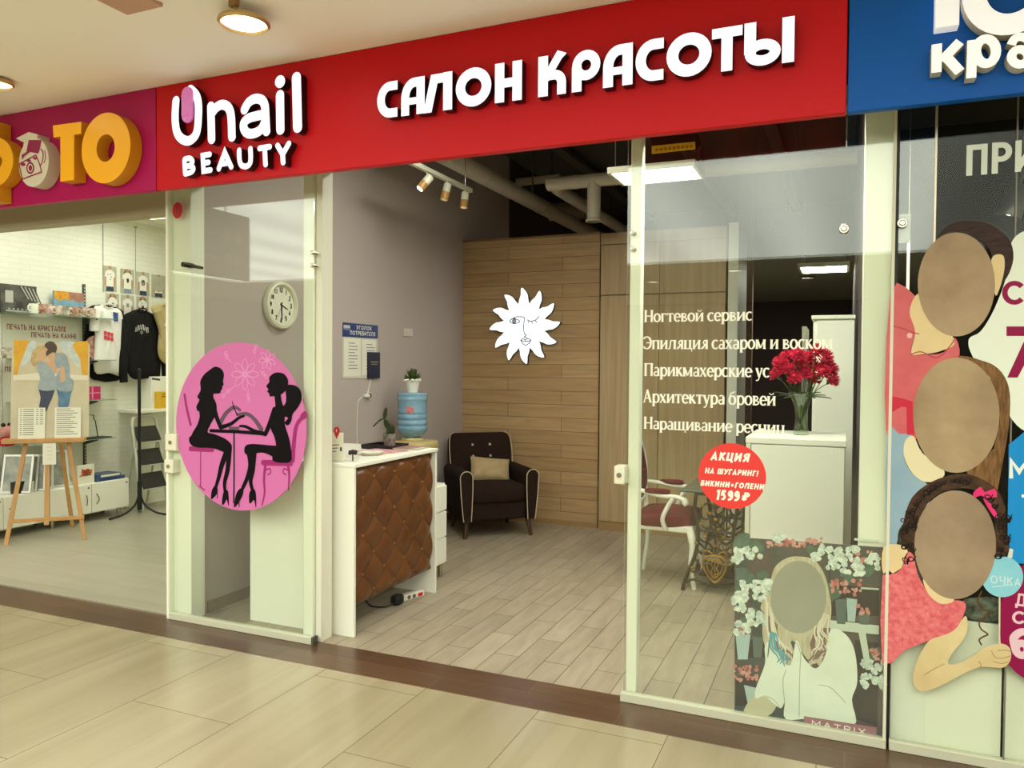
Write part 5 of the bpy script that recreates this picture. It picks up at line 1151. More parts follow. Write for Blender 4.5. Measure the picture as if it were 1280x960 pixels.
# ------------------------------------------------------------------ table on an old iron sewing machine base
IRON = mat('bronzed_iron', (72, 54, 34), .5, .6, noise_amt=.4, noise_scale=30); GOLD = mat('gilded_iron', (176, 132, 48), .4, .7, noise_amt=.35, noise_scale=40)
tx0, tx1, tyn, tyf = -1.02, -.62, 1.98, 2.55
tb = thing('iron_base_table', 'table of scrolled gilded ironwork with a glass top beside the carved chair', 'table', (-.82, 2.26, 0))
B().box((-1.06, 1.93, .715), (-.50, 2.62, .73)).build('glass_top', mat('green_table_glass', (64, 86, 76), .08, spec=.7), tb, .003)
for y in (tyn, tyf):
    sf = thing('side_frame', '', '', (0, 0, 0)); bpy.data.objects.remove(sf)
    b = B(); xm = (tx0 + tx1) / 2; r_ = .008
    for s_ in (-1, 1):
        X = lambda d: xm + s_ * d
        b.tube(smooth_open([(X(.135), y, .715), (X(.145), y, .60), (X(.12), y, .42), (X(.135), y, .28), (X(.18), y, .15), (X(.215), y, .05), (X(.225), y, 0.0)], 6), .013, 8)
        b.tube(smooth_open([(X(.215), y, .05), (X(.15), y, .085), (X(.08), y, .07), (X(0), y, .055)], 5), r_, 7)
        b.tube(smooth_open([(X(.0), y, .60), (X(.05), y, .64), (X(.10), y, .60), (X(.09), y, .53), (X(.05), y, .53), (X(.055), y, .57)], 6), r_, 7)
        b.tube(smooth_open([(X(.13), y, .52), (X(.07), y, .46), (X(.02), y, .50), (X(.03), y, .56)], 6), r_, 7)
        b.tube(smooth_open([(X(.125), y, .40), (X(.07), y, .36), (X(.02), y, .41), (X(.05), y, .46), (X(.08), y, .43)], 6), r_, 7)
        b.tube(smooth_open([(X(.0), y, .33), (X(.06), y, .31), (X(.115), y, .35), (X(.12), y, .30), (X(.09), y, .27)], 6), r_, 7)
        b.tube(smooth_open([(X(.15), y, .24), (X(.11), y, .20), (X(.12), y, .15), (X(.165), y, .14)], 6), r_, 7)
    for z in (.70, .44, .29): b.tube([(xm - .135, y, z), (xm + .135, y, z)], r_ * 1.1, 7)
    b.tube([(xm, y, .70), (xm, y, .29)], r_, 7)
    fo = b.build('side_frame', IRON, tb)
    b = B(); P = front(y - .012); c2 = (xm, .185)
    sh = smooth_closed([(c2[0], c2[1] - .10), (c2[0] + .05, c2[1] - .055), (c2[0] + .078, c2[1] + .01), (c2[0] + .07, c2[1] + .065), (c2[0] + .03, c2[1] + .085), (c2[0] - .03, c2[1] + .085), (c2[0] - .07, c2[1] + .065), (c2[0] - .078, c2[1] + .01), (c2[0] - .05, c2[1] - .055)], 4)
    b.tube([P.w(u, v) for u, v in sh], .008, 7, closed=True); b.tube([P.w(c2[0] + (u - c2[0]) * .68, c2[1] + (v - c2[1]) * .68) for u, v in sh], .006, 7, closed=True)
    for s_ in (-1, 1): b.tube([P.w(c2[0] + s_ * u, c2[1] + v) for u, v in smooth_open([(0, .05), (.025, .03), (.012, .0), (.025, -.03), (0, -.05)], 4)], .005, 6); b.tube([P.w(c2[0] + s_ * u, c2[1] + v) for u, v in smooth_open([(.02, .10), (.06, .12), (.085, .095)], 4)], .006, 6)
    b.tube([P.w(c2[0], c2[1] + v) for v in (-.06, .06)], .005, 6)
    b.build('medallion', GOLD, fo)
    b = B()
    for u, v in ((-.09, .62), (.09, .62), (-.10, .49), (.10, .49), (0, .53), (-.07, .40), (.06, .41), (-.13, .35), (.13, .35), (0, .34), (.02, .46), (-.04, .57), (.12, .26), (-.16, .17)): b.ball((xm + u, y - .008, v), (.014, .008, .012), seg=8, rg=5)
    b.build('gilt_rosettes', GOLD, fo)
b = B(); b.tube([(xm, tyn, .44), (xm, tyf, .44)], .010, 8); b.tube([(xm - .10, tyn, .70), (xm - .10, tyf, .70)], .010, 8); b.tube([(xm + .10, tyn, .70), (xm + .10, tyf, .70)], .010, 8); b.build('cross_bar', IRON, tb)
B().box((xm - .14, tyn + .12, .085), (xm + .14, tyf - .12, .097)).build('treadle', IRON, tb, .003)

# ------------------------------------------------------------------ wood wardrobes and their end panel
OAKV = plank_mat('vertical_oak', 2, 0, 6.0, 3.0, (178, 152, 112), (172, 146, 106), (150, 120, 84), .5, .26, 0.0, shift=(.2, 1.3), grain_scale=(1.1, 26), bump=0)
wd = thing('wardrobe', 'tall pale oak built-in wardrobe right of the oak wall', 'wardrobe', (-1.6, 3.9, 0))
B().box((-2.205, 3.73, 0.0), (-1.01, 4.3, 2.90)).build('body', mat('oak_carcass', (150, 120, 84), .5), wd)
B().box((-2.205, 3.715, 0.0), (-1.01, 3.73, .085)).build('plinth', mat('oak_skirting', (150, 118, 74), .5), wd)
B().box((-2.205, 3.712, 2.79), (-1.01, 3.73, 2.90)).build('top_board', OAKV, wd, .002)
for (x0, x1) in ((-2.20, -1.625), (-1.62, -1.012)):
    for (za, zb) in ((.09, 2.292), (2.300, 2.782)): B().box((x0, 3.708, za), (x1, 3.729, zb)).build('door', OAKV, wd, .002)
xa, xb_ = at(909.5, 400, y=3.69).x, at(922, 400, y=3.69).x
struct(B().box((xa, 3.69, 0), (xb_, 4.35, 2.92)).build('trim_9', mat('pale_end_panel', (206, 204, 186), .5)))

# ------------------------------------------------------------------ white cabinets behind the right pane
wc = thing('low_cabinet', 'low white cabinet carrying the vase of red flowers', 'cabinet', (-.25, 1.3, 0))
B().box((-.505, 1.02, .04), (.012, 1.60, 1.17)).build('body', WHITE, wc)
B().box((-.515, 1.0, 1.17), (.018, 1.61, 1.205)).build('top', WHITE, wc, .003)
B().box((-.482, 1.001, .06), (.008, 1.02, 1.165)).build('door', WHITE, wc, .003)
B().box((-.512, 1.001, .04), (-.488, 1.021, 1.168)).build('side_edge', WHITE_METAL, wc, .002)
B().box((-.49, 1.03, 0), (.0, 1.58, .04)).build('plinth', DARK, wc)
tc_ = thing('tall_cabinet', 'tall white cabinet behind the red flowers', 'cabinet', (-.08, 2.2, 0))
B().box((-.195, 1.93, 0.0), (.055, 2.50, 1.925)).build('body', WHITE, tc_)
B().box((-.207, 1.90, 1.925), (.06, 2.52, 1.95)).build('top', WHITE, tc_, .003)
B().box((-.172, 1.908, .06), (.055, 1.93, 1.915)).build('door', WHITE, tc_, .003)
t = thing('upright_board', 'narrow upright white panel just left of the tall white cabinet', 'panel', (-.24, 1.95, 0))
B().box((-.262, 1.92, 0), (-.236, 2.30, 1.875)).build('face_board', WHITE, t, .002); B().box((-.264, 1.905, 0), (-.234, 1.92, 1.878)).build('edge_strip', mat('aluminium_edge', (180, 178, 160), .3, .8), t)
# vase with red carnations
vx, vy, vz = -.232, 1.30, 1.2055
PEP = clear_glass('vase_glass', (0.90, 0.95, 0.90), .09)
va = thing('vase', 'flared clear glass vase on the low white cabinet', 'vase', (vx, vy, vz))
b = B(); b.lathe([(.0, .0), (.040, 0), (.044, .012), (.036, .06), (.033, .11), (.040, .17), (.056, .215), (.076, .245), (.072, .247), (.052, .213), (.036, .17), (.029, .11), (.031, .06), (.036, .022), (0, .018)], (vx, vy, vz), 32); b.build('body', PEP, va)
STEM = mat('stem_green', (82, 104, 48), .5)
RED_ = mat('carnation_red', (222, 34, 76), .6, noise_amt=.4, noise_scale=60)
heads = [(976, 455), (972, 470), (985, 448), (989, 464), (998, 445), (1001, 455), (994, 474), (1010, 450), (1006, 468), (1018, 461), (1022, 440), (1031, 454), (1027, 466), (1016, 476), (1038, 476), (1031, 447), (981, 462), (1037, 463)]
hm_mesh = None
def carnation_mesh():
    b = B(); rr = random.Random(3)
    for lay_, (n_, r_, h_, tilt) in enumerate(((9, .034, .000, .2), (9, .032, .009, .55), (8, .026, .017, .9), (6, .018, .024, 1.2))):
        for k in range(n_):
            a = 2 * pi * (k + .5 * (lay_ % 2)) / n_; rows = []
            for i in range(4):
                s_ = i / 3; rad = .006 + r_ * s_ * cos(tilt); z = h_ + r_ * s_ * sin(tilt); row = []
                for j in range(6):
                    w_ = (j / 5 - .5) * 2; aa = a + w_ * (.42 if i else .2) * pi / n_ * 1.6; fr2 = .003 * sin(j * 2.6 + k) * s_ + .004 * (j % 2) * s_
                    row.append(b.v(((rad + fr2) * cos(aa), (rad + fr2) * sin(aa), z + fr2 + .003 * w_ * w_)))
                rows.append(row)
            for i in range(3):
                for j in range(5): b.f([rows[i][j], rows[i][j + 1], rows[i + 1][j + 1], rows[i + 1][j]])
    b.ball((0, 0, .012), (.020, .020, .020), seg=10, rg=6)
    return b
first = thing('carnation', 'ruffled red carnation of the bunch in the glass vase', 'flower', (0, 0, 0), 0, 'red carnations in the vase')
carnation_mesh().build('petals', RED_, first)
B().lathe([(.002, -.03), (.008, -.022), (.010, -.004), (.012, .006)], (0, 0, 0), 10).build('calyx', STEM, first)
blooms = [first] + [dup(first) for _ in heads[1:]]
for i, (px, py) in enumerate(heads):
    o = blooms[i]; q = at(px, py, y=vy + (-.06, .03, -.02, .07, -.07, .0)[i % 6]); d = Vector((q.x - vx, q.y - vy, 0))
    o.location = q; out_ = Vector((d.x * 5, d.y * 5 - .55, .8)).normalized(); o.rotation_mode = 'QUATERNION'; o.rotation_quaternion = Vector((0, 0, 1)).rotation_difference(out_); o.scale = (1.14, 1.14, 1.14)
    sb = B(); sb.tube(smooth_open([tuple(q - out_ * .028), tuple(Vector((vx + d.x * .45, vy + d.y * .4, vz + .25))), (vx + d.x * .12, vy + d.y * .12, vz + .12), (vx - d.x * .12, vy - d.y * .12, vz + .03)], 5), .0026, 6)
    sb.build('stem', STEM, o)
GL = mat('bouquet_leaf', (66, 84, 32), .5, noise_amt=.4, noise_scale=20)
for i in range(12):
    q = at(968 + i * 6.3, 490 + (i % 3) * 4, y=vy + (-.07, .02, .06)[i % 3]); d = Vector((q.x - vx, q.y - vy, 0)); b = B(); leaf(b, (vx + d.x * .2, vy + d.y * .2, vz + .225), d, max(.05, d.length * .85), .018, .02, q.z - vz - .205, n=6)
    b.build('leaf', GL, va)

# ------------------------------------------------------------------ ducts under the dark ceiling
DUCT = mat('grey_duct_paint', (204, 196, 176), .55, noise_amt=.12, noise_scale=3)
def duct(pts, r, label, bands=(), hang=()):
    t = thing('ventilation_duct', label, 'duct', pts[0], 0, None)
    B().tube(pts, r, 28).build('pipe', DUCT, t)
    for p0, p1 in bands: B().cyl(p0, p1, r * 1.05, r * 1.05, 28).build('joint_band', DUCT, t)
    for q in hang: B().box((q[0] - .008, q[1] - .012, q[2] + r), (q[0] + .008, q[1] + .012, 4.1)).build('hanger_strap', CHROME, t)
    return t
zq = 3.42; xq = at(617, 226, z=zq).x
duct([(xq, .9, zq), (xq, 8.9, zq)], .085, 'long grey duct running back from the fascia above the track light', [((xq, y, zq), (xq, y + .03, zq)) for y in (2.3, 3.1, 4.6)], hang=((xq, 1.6, zq), (xq, 4.4, zq), (xq, 7.5, zq)))
yq = 3.33; c2d = at(735, 226, y=yq); zd = c2d.z; xe = at(690, 232, y=yq).x; xd = at(742.5, 250, y=yq).x; zb_ = at(742.5, 277, y=yq).z
d2 = duct(smooth_open([(xe - .02, 6.2, zd), (xe - .02, 3.75, zd), (xe, 3.5, zd), (xe + .05, yq + .04, zd), (xe + .18, yq, zd), (.07, yq, zd)], 6), .062, 'grey duct with an elbow and a drop above the wardrobe', [((xe + .22, yq, zd), (xe + .25, yq, zd)), ((-1.5, yq, zd), (-1.47, yq, zd))], hang=((-1.2, yq, zd), (-.4, yq, zd)))
B().lathe([(.062, zd - zb_), (.062, .03), (.078, .015), (.078, 0), (.06, 0)], (xd, yq, zb_), 26).build('drop_outlet', DUCT, d2)
pa, pb = at(646, 228, y=4.6), at(700, 222, y=4.6)
duct([tuple(pa), tuple(pb)], .045, 'thin grey duct crossing behind the long duct above the oak wall', hang=((pb.x - .1, 4.6, (pa.z + pb.z) / 2),))
pa, pb = at(640, 268, y=6.4), at(745, 262, y=6.4)
duct([tuple(pa), tuple(pb)], .12, 'dim duct crossing far back over the oak wall', hang=((pa.x + .3, 6.4, pa.z), (pb.x - .3, 6.4, pb.z)))
for i, (x, z) in enumerate(((-2.9, 3.95), (-1.6, 3.92), (-.7, 3.95))):
    t = thing('cable_tray', ('cable tray under the dark ceiling nearest the mauve wall', 'cable tray under the dark ceiling over the wardrobe', 'cable tray under the dark ceiling behind the right pane')[i], 'cable tray', (x, 4, z))
    B().box((x - .06, .3, z), (x + .06, 8.8, z + .012)).box((x - .06, .3, z + .012), (x - .052, 8.8, z + .05)).box((x + .052, .3, z + .012), (x + .06, 8.8, z + .05)).build('tray', mat('galvanised_tray', (110, 104, 92), .5, .5), t)
# ================================================================== photo shop on the left
WX = -7.3
LW = side(WX + .002)
# wall cords with hooks
for i, px in enumerate((129, 169.5, 208)):
    y = at(px, 300, x=WX + .01).y; zt = at(px, (277, 284, 291)[i], x=WX + .01).z
    t = thing('hanging_cord', 'thin grey display cord on the white brick wall, ' + ('first from the shelves', 'second from the shelves', 'third, beside the post')[i], 'cord', (WX + .01, y, zt - .7))
    B().tube([(WX + .008, y, zt), (WX + .008, y, zt - .75)], .003, 6).build('cord', mat('grey_cord', (150, 148, 134), .6), t); B().cyl((WX, y, zt), (WX + .025, y, zt), .012, .010, 12).build('hook', CHROME, t)
# pictures of printed T-shirts in two rows
PHOTO_BG = mat('photo_print_grey', (190, 190, 172), .45, rgb2=(168, 166, 142), noise_scale=5)
SKIN = mat('print_skin', (178, 138, 104), .5); JEAN = mat('print_jeans', (46, 58, 78), .5); TEEW = mat('print_tee_white', (230, 228, 214), .5); HAIRP = mat('print_hair', (120, 86, 52), .5); INKP = mat('print_ink', (44, 44, 48), .5); BLUEJ = mat('print_pale_jeans', (120, 144, 164), .5)
def shirt_photo(k, row, y0, y1, zt, zb, kind, label):
    t = thing('photo_print', label, 'photo print', (WX, (y0 + y1) / 2, zb), 0, 'pictures of printed shirts on the brick wall')
    B().box((WX + .001, y0, zb), (WX + .006, y1, zt)).build('sheet', PHOTO_BG, t)
    P = side(WX + .0062); w, h = y1 - y0, zt - zb; q = lambda pts: [(y0 + w * x, zb + h * y) for x, y in pts]
    b = B()
    long_ = kind in ('girl', 'girl2')
    if long_: b.art(P, q([(.5, 1.0), (.3, .95), (.18, .7), (.15, .4), (.25, .3), (.75, .3), (.86, .45), (.8, .75), (.7, .95)]), 0, .0008, 3, sm=3)
    b.art(P, q([(.42, 1.0), (.60, 1.0), (.62, .88), (.5, .80), (.40, .88)]), .0002, .001, 2, sm=3)
    b.art(P, q([(.12, .62), (.22, .62), (.24, .30), (.14, .20), (.10, .30)]), .0002, .001, 2, sm=2); b.art(P, q([(.78, .62), (.90, .62), (.90, .28), (.80, .20), (.76, .32)]), .0002, .001, 2, sm=2)
    b.art(P, q([(.24, .24), (.76, .24), (.78, .02), (.52, .02), (.5, .1), (.48, .02), (.22, .02)]), .0004, .0012, 4 if long_ else 1)
    b.art(P, q([(.38, .86), (.62, .86), (.84, .76), (.88, .58), (.77, .58), (.77, .20), (.23, .20), (.23, .58), (.12, .58), (.16, .76)]), .0006, .0014, 0)
    if kind == 'oval': b.art(P, q([(.5 + .44 * cos(k2 * pi / 12), .58 + .34 * sin(k2 * pi / 12)) for k2 in range(24)]), .0008, .0016, 5)
    elif kind == 'ring': b.stroke(P, q([(.5 + .12 * cos(k2 * pi / 8), .55 + .10 * sin(k2 * pi / 8)) for k2 in range(16)]), .012, .0008, .0015, 6, closed=True); b.art(P, q([(.44, .62), (.56, .62), (.54, .5), (.46, .5)]), .0008, .0016, 6)
    elif kind == 'dots':
        for x, y in ((.36, .66), (.56, .68), (.6, .58), (.54, .48)): b.art(P, q([(x + .035 * cos(k2), y + .03 * sin(k2)) for k2 in range(6)]), .0008, .0016, 6)
    elif kind == 'square': b.art(P, q([(.40, .66), (.6, .66), (.6, .5), (.40, .5)]), .0008, .0016, 7)
    else: b.art(P, q([(.44, .62), (.58, .62), (.6, .5), (.5, .44), (.42, .52)]), .0008, .0016, 6, sm=2)
    b.build('printed_figure', [TEEW, JEAN, SKIN, HAIRP, BLUEJ, PHOTO_BG, INKP, mat('print_green', (120, 150, 130), .5)], t, flat=True)
for k, (a, c, kind, lab) in enumerate(((2.302, 2.470, 'dots', 'top-row picture of a white printed T-shirt, nearest the shelves'), (2.522, 2.698, 'girl', 'top-row picture of a long-haired model, second from the shelves'), (2.730, 2.903, 'ring', 'top-row picture of a T-shirt with a dark round emblem'), (2.936, 3.128, 'oval', 'top-row picture with a large plain oval instead of the figure'), (3.16, 3.33, 'girl2', 'top-row picture mostly hidden behind the post'))):
    shirt_photo(k, 0, a, c, 2.645 - .008 * k, 2.372 - .004 * k, kind, lab)
for k, (a, c, kind, lab) in enumerate(((2.335, 2.500, 'girl', 'lower-row picture of a long-haired model above the white T-shirt'), (2.525, 2.695, 'square', 'lower-row picture of a T-shirt with a small green square'), (2.730, 2.890, 'girl2', 'lower-row picture of a long-haired model above the black hoodie'))):
    shirt_photo(k, 1, a, c, 2.352, 2.085, kind, lab)

# glass shelves on perforated uprights
UPR = mat('dark_upright', (84, 82, 72), .5, .4); SG = mat('green_edge_glass', (150, 176, 156), .1, alpha=.55, spec=.6)
y_up = at(107, 470, x=WX + .03).y
t = thing('shelf_upright', 'dark perforated shelf upright on the white brick wall', 'upright', (WX + .015, y_up, .5))
b = B(); b.box((WX, y_up - .012, .50), (WX + .022, y_up + .012, 2.42)); b.build('rail', UPR, t)
b = B()
for k in range(56): b.box((WX + .0215, y_up - .005, .53 + k * .0335), (WX + .0228, y_up + .005, .545 + k * .0335))
b.build('slots', mat('slot_pale', (190, 188, 170), .6), t)
y_u2 = at(2.5, 470, x=WX + .15).y
t = thing('shelf_upright', 'dark perforated shelf upright at the left picture edge', 'upright', (WX + .015, y_u2, .5))
b = B(); b.box((WX, y_u2 - .02, .40), (WX + .06, y_u2 + .02, 2.35)); b.build('rail', UPR, t)
b = B()
for k in range(48): b.box((WX + .0595, y_u2 - .006, .43 + k * .0385), (WX + .0608, y_u2 + .006, .447 + k * .0385))
b.build('slots', mat('slot_pale', (190, 188, 170), .6), t)
def shelf(z, ya, yb, label, d=.24):
    t = thing('glass_shelf', label, 'shelf', (WX + d / 2, (ya + yb) / 2, z))
    B().box((WX + .01, ya, z - .009), (WX + d, yb, z)).build('pane', SG, t, .001)
    for y in (y_up,) if yb > y_up > ya else (): 
        b = B(); b.prism([(WX + .02, y - .004, z - .01), (WX + d - .03, y - .004, z - .01), (WX + d - .03, y - .004, z - .02), (WX + .02, y - .004, z - .07)], (0, 0, 0), (0, .008, 0)); b.build('bracket', UPR, t)
    return z
Z1 = shelf(2.068, 1.20, 2.27, 'long glass shelf with the row of mugs on the brick wall')
Z2 = shelf(1.636, 1.25, 2.27, 'glass shelf holding the decorated plate beside the easel poster')
Z3 = shelf(1.221, 1.25, 2.27, 'glass shelf holding the pink box beside the easel poster')
Z4 = shelf(.820, 1.25, 2.27, 'lowest glass shelf behind the easel legs')
# plate rack on the lowest shelf
t = thing('display_stand', 'black stepped display stand on the lowest glass shelf', 'stand', (WX + .15, 2.0, Z4 + .001))
b = B(); b.tube([(WX + .15, at(110, 470, x=WX + .15).y, Z4 + .36), (WX + .15, at(111, 515, x=WX + .15).y, Z4 + .245), (WX + .15, at(117, 518, x=WX + .15).y, Z4 + .24), (WX + .15, at(117.5, 526, x=WX + .15).y, Z4 + .19), (WX + .15, at(119, 527, x=WX + .15).y, Z4 + .185), (WX + .15, at(122.5, 546, x=WX + .15).y, Z4 + .006)], .005, 6); b.build('bent_rod', DARK, t)
B().box((WX + .08, 1.94, Z4 + .0005), (WX + .23, 2.22, Z4 + .012)).build('base', DARK, t)
# mugs on the top shelf
MUGP = [mat('mug_print_a', (228, 222, 206), .35, rgb2=(176, 120, 96), noise_scale=16), mat('mug_print_b', (214, 186, 160), .35, rgb2=(140, 76, 54), noise_scale=20), mat('mug_print_c', (230, 220, 210), .35, rgb2=(170, 70, 76), noise_scale=16), mat('mug_print_d', (230, 224, 204), .35, rgb2=(80, 62, 50), noise_scale=14), mat('mug_print_e', (222, 196, 176), .35, rgb2=(120, 78, 58), noise_scale=20)]
ML_ = ['plain white mug at the left end of the mug row', 'brown printed mug second in the mug row', 'mug with a red and white print, third in the mug row', 'pale printed mug under the colourful canvas', 'mug with a dark face print, under the colourful canvas', 'mug with a reddish brown print, beside another at the canvas corner', 'mug with brown figures near the right end of the mug row', 'mug with an orange print, last on the mug row']
for i, (px, m) in enumerate(((42, WHITE), (52, MUGP[1]), (60, MUGP[2]), (72, MUGP[0]), (81.5, MUGP[3]), (93, MUGP[1]), (103, MUGP[4]), (114, MUGP[0]))):
    mx_ = WX + .17; y = at(px, 388, x=mx_).y
    t = thing('mug', ML_[i], 'mug', (mx_, y, Z1 + .0005), 0, 'mugs on the top glass shelf')
    B().lathe([(0, 0), (.036, 0), (.040, .006), (.040, .094), (.037, .095), (.036, .09), (.036, .012), (0, .01)], (mx_, y, Z1 + .0005), 24).build('cup', m, t)
    b = B(); b.tube(smooth_open([(mx_ + .012, y - .037, Z1 + .078), (mx_ + .02, y - .066, Z1 + .07), (mx_ + .02, y - .066, Z1 + .035), (mx_ + .012, y - .037, Z1 + .022)], 4), .006, 6); b.build('handle', WHITE, t)
def canvas(px0, px1, pt, pb, x, m, label, extra=None):
    pl = side(x); a, c = pl.px(px0, pb), pl.px(px1, pb); zt = pl.px(px0, pt)[1]
    t = thing('canvas_print', label, 'picture', (x, (a[0] + c[0]) / 2, Z1 + .0005)); za = Z1 + .0005
    B().box((x - .02, a[0], za), (x, c[0], zt)).build('canvas', m, t, .001)
    if extra: extra(side(x + .0004), a[0], c[0], za, zt, t)
def bw(P, a, c, z0_, z1_, t):
    w, h = c - a, z1_ - z0_; q = lambda pts: [(a + w * x, z0_ + h * y) for x, y in pts]; b = B()
    b.art(P, q([(.12, .36), (.34, .36), (.34, .78), (.12, .78)]), 0, .0006, 0); b.art(P, q([(.14, .05), (.9, .05), (.9, .10), (.14, .10)]), 0, .0006, 0)
    for k in range(9): b.stroke(P, q([(.5 + .055 * k, .98 - .01 * k), (.72 + .05 * k, .55 - .02 * k)]), .012, .0002, .0008, 0 if k % 2 else 1)
    for k in range(5): b.art(P, q([(.2 + .12 * k, .12), (.25 + .12 * k, .12), (.25 + .12 * k, .17), (.2 + .12 * k, .17)]), .0002, .0008, 0)
    b.art(P, q([(.40, .2), (.62, .2), (.58, .42), (.44, .42)]), .0002, .0008, 1)
    b.build('street_print', [mat('print_light_grey', (176, 174, 162), .5), mat('print_dark_grey', (56, 54, 50), .5)], t, flat=True)
canvas(1, 46, 354, 394, WX + .06, mat('bw_canvas', (92, 90, 82), .5, rgb2=(52, 50, 46), noise_scale=9), 'black and white street photograph on canvas at the left of the top shelf', bw)
def col(P, a, c, z0_, z1_, t):
    w, h = c - a, z1_ - z0_; q = lambda pts: [(a + w * x, z0_ + h * y) for x, y in pts]; b = B()
    b.art(P, q([(0, 1), (0, .72), (.2, .60), (.34, .72), (.5, .62), (.52, 1)]), 0, .0006, 0, sm=0); b.art(P, q([(.5, 1), (.5, .66), (.62, .7), (.8, .6), (1, .66), (1, 1)]), .0001, .0007, 1)
    b.art(P, q([(0, .3), (.3, .40), (.6, .34), (1, .44), (1, .28), (.6, .2), (.2, .18), (0, .2)]), .0002, .0008, 2, sm=2); b.art(P, q([(0, 0), (1, 0), (1, .14), (.7, .2), (.4, .1), (0, .16)]), .0003, .0009, 3)
    b.build('landscape_print', [mat('print_gold', (222, 166, 44), .5, rgb2=(190, 120, 40), noise_scale=20), mat('print_rust', (150, 106, 86), .5, rgb2=(176, 130, 108), noise_scale=18), mat('print_sky', (186, 204, 206), .5), mat('print_earth', (176, 128, 84), .5)], t, flat=True)
canvas(67.5, 105, 363, 386, WX + .06, mat('sky_canvas', (96, 142, 170), .5, rgb2=(130, 170, 186), noise_scale=6), 'colourful gold and blue landscape canvas behind the mugs', col)
# panel with lettering behind the shelves
PY0, PY1 = at(3, 440, x=WX + .01).y, at(102, 440, x=WX + .01).y
t = thing('lettered_panel', 'pale wall panel with dark red capital lettering behind the shelves', 'sign', (WX + .004, (PY0 + PY1) / 2, .55))
B().box((WX + .001, PY0, .55), (WX + .009, PY1, 2.045)).build('board', mat('pale_panel', (214, 214, 196), .5), t)
P = side(WX + .0095); b = B()
for s_, x0, x1, yt, yb in (('ПЕЧАТЬ НА КРИСТАЛЛЕ', 8.5, 82.5, 404.5, 411.5), ('ПЕЧАТЬ НА КАМНЕ', 39, 95.5, 415, 421.5), ('ПЕЧАТЬ', 6, 34, 458.5, 464.5)):
    q0, q1 = P.px(x0, yb), P.px(x1, yb + .06 * (x1 - x0) * .9); vt = P.px(x0, yt)[1]; b.text(P, s_, q0[0], q0[1], q1[0], vt, w=.16)
b.build('lettering', mat('dark_red_letters', (140, 30, 46), .5), t, flat=True)
# plate and box on the shelves
py_ = at(120, 439, x=WX + .13).y
t = thing('decorated_plate', 'round plate with a red printed picture standing on the shelf beside the poster', 'plate', (WX + .12, py_, Z2))
b = B(); b.rings([[(WX + .10 + d, py_ + r_ * cos(2 * pi * k / 30), Z2 + .125 + r_ * sin(2 * pi * k / 30)) for k in range(30)] for r_, d in ((.001, 0), (.07, 0), (.122, .014), (.124, .018), (.07, .006), (.001, .006))], cap=False); b.build('dish', mat('plate_print', (206, 170, 150), .35, rgb2=(140, 50, 50), noise_scale=16), t)
b = B(); b.tube([(WX + .13, py_ - .05, Z2 + .004), (WX + .06, py_ - .05, Z2 + .10)], .004, 6); b.tube([(WX + .13, py_ + .05, Z2 + .004), (WX + .06, py_ + .05, Z2 + .10)], .004, 6); b.tube([(WX + .12, py_ - .06, Z2 + .005), (WX + .12, py_ + .06, Z2 + .005)], .004, 6); b.build('stand', DARK, t)
pl = side(WX + .15); a, c = pl.px(106, 496), pl.px(126, 497)
t = thing('pink_box', 'crimson box tied with a pale ribbon on the glass shelf', 'box', (WX + .1, (a[0] + c[0]) / 2, Z3))
B().box((WX + .05, a[0], Z3 + .0005), (WX + .15, c[0], Z3 + .135)).build('carton', mat('crimson_card', (196, 34, 96), .45), t, .002)
b = B(); m_ = (a[0] + c[0]) / 2; b.box((WX + .1501, m_ - .012, Z3 + .002), (WX + .1515, m_ + .003, Z3 + .134)); b.box((WX + .1501, a[0], Z3 + .064), (WX + .1513, c[0], Z3 + .074)); b.build('ribbon', mat('pale_ribbon', (226, 150, 180), .5), t)
# low items at far left (partly hidden): mugs and a red toy on the shelf end
for i, (px, py, z, m, lab) in enumerate(((10, 436, Z2, MUGP[3], 'mug with a dark band, left of the poster on the middle shelf'), (6, 462, Z3 + .30, MUGP[1], 'brown printed mug at the left picture edge'))):
    if i: continue
    mx_ = WX + .15; y = at(px, py, x=mx_).y
    t = thing('mug', lab, 'mug', (mx_, y, z + .0005)); B().lathe([(0, 0), (.04, 0), (.044, .006), (.044, .10), (.041, .101), (.04, .012), (0, .01)], (mx_, y, z + .0005), 24).build('cup', m, t)
    b = B(); b.box((mx_ - .0445, y - .0445, z + .03), (mx_ - .0440, y - .0440, z + .032)); b.tube(smooth_open([(mx_ + .012, y - .04, z + .085), (mx_ + .02, y - .07, z + .07), (mx_ + .02, y - .07, z + .035), (mx_ + .012, y - .04, z + .022)], 4), .006, 6); b.build('handle', m, t)
q = at(9, 540, x=WX + .16); t = thing('plush_toy', 'pink and red soft toy sitting on the lowest shelf left of the easel', 'toy', (WX + .15, q.y, Z4))
b = B(); b.cushion((WX + .15, q.y, Z4 + .045), (.06, .075, .045), e=.7); b.build('body', mat('red_plush', (178, 30, 52), .9), t)
b = B(); b.ball((WX + .15, q.y, Z4 + .14), .055); b.build('head', mat('pink_plush', (206, 140, 132), .9), t)
b = B(); b.ball((WX + .15, q.y - .03, Z4 + .20), .02); b.ball((WX + .15, q.y + .03, Z4 + .20), .02); b.build('ears', DARK, t)

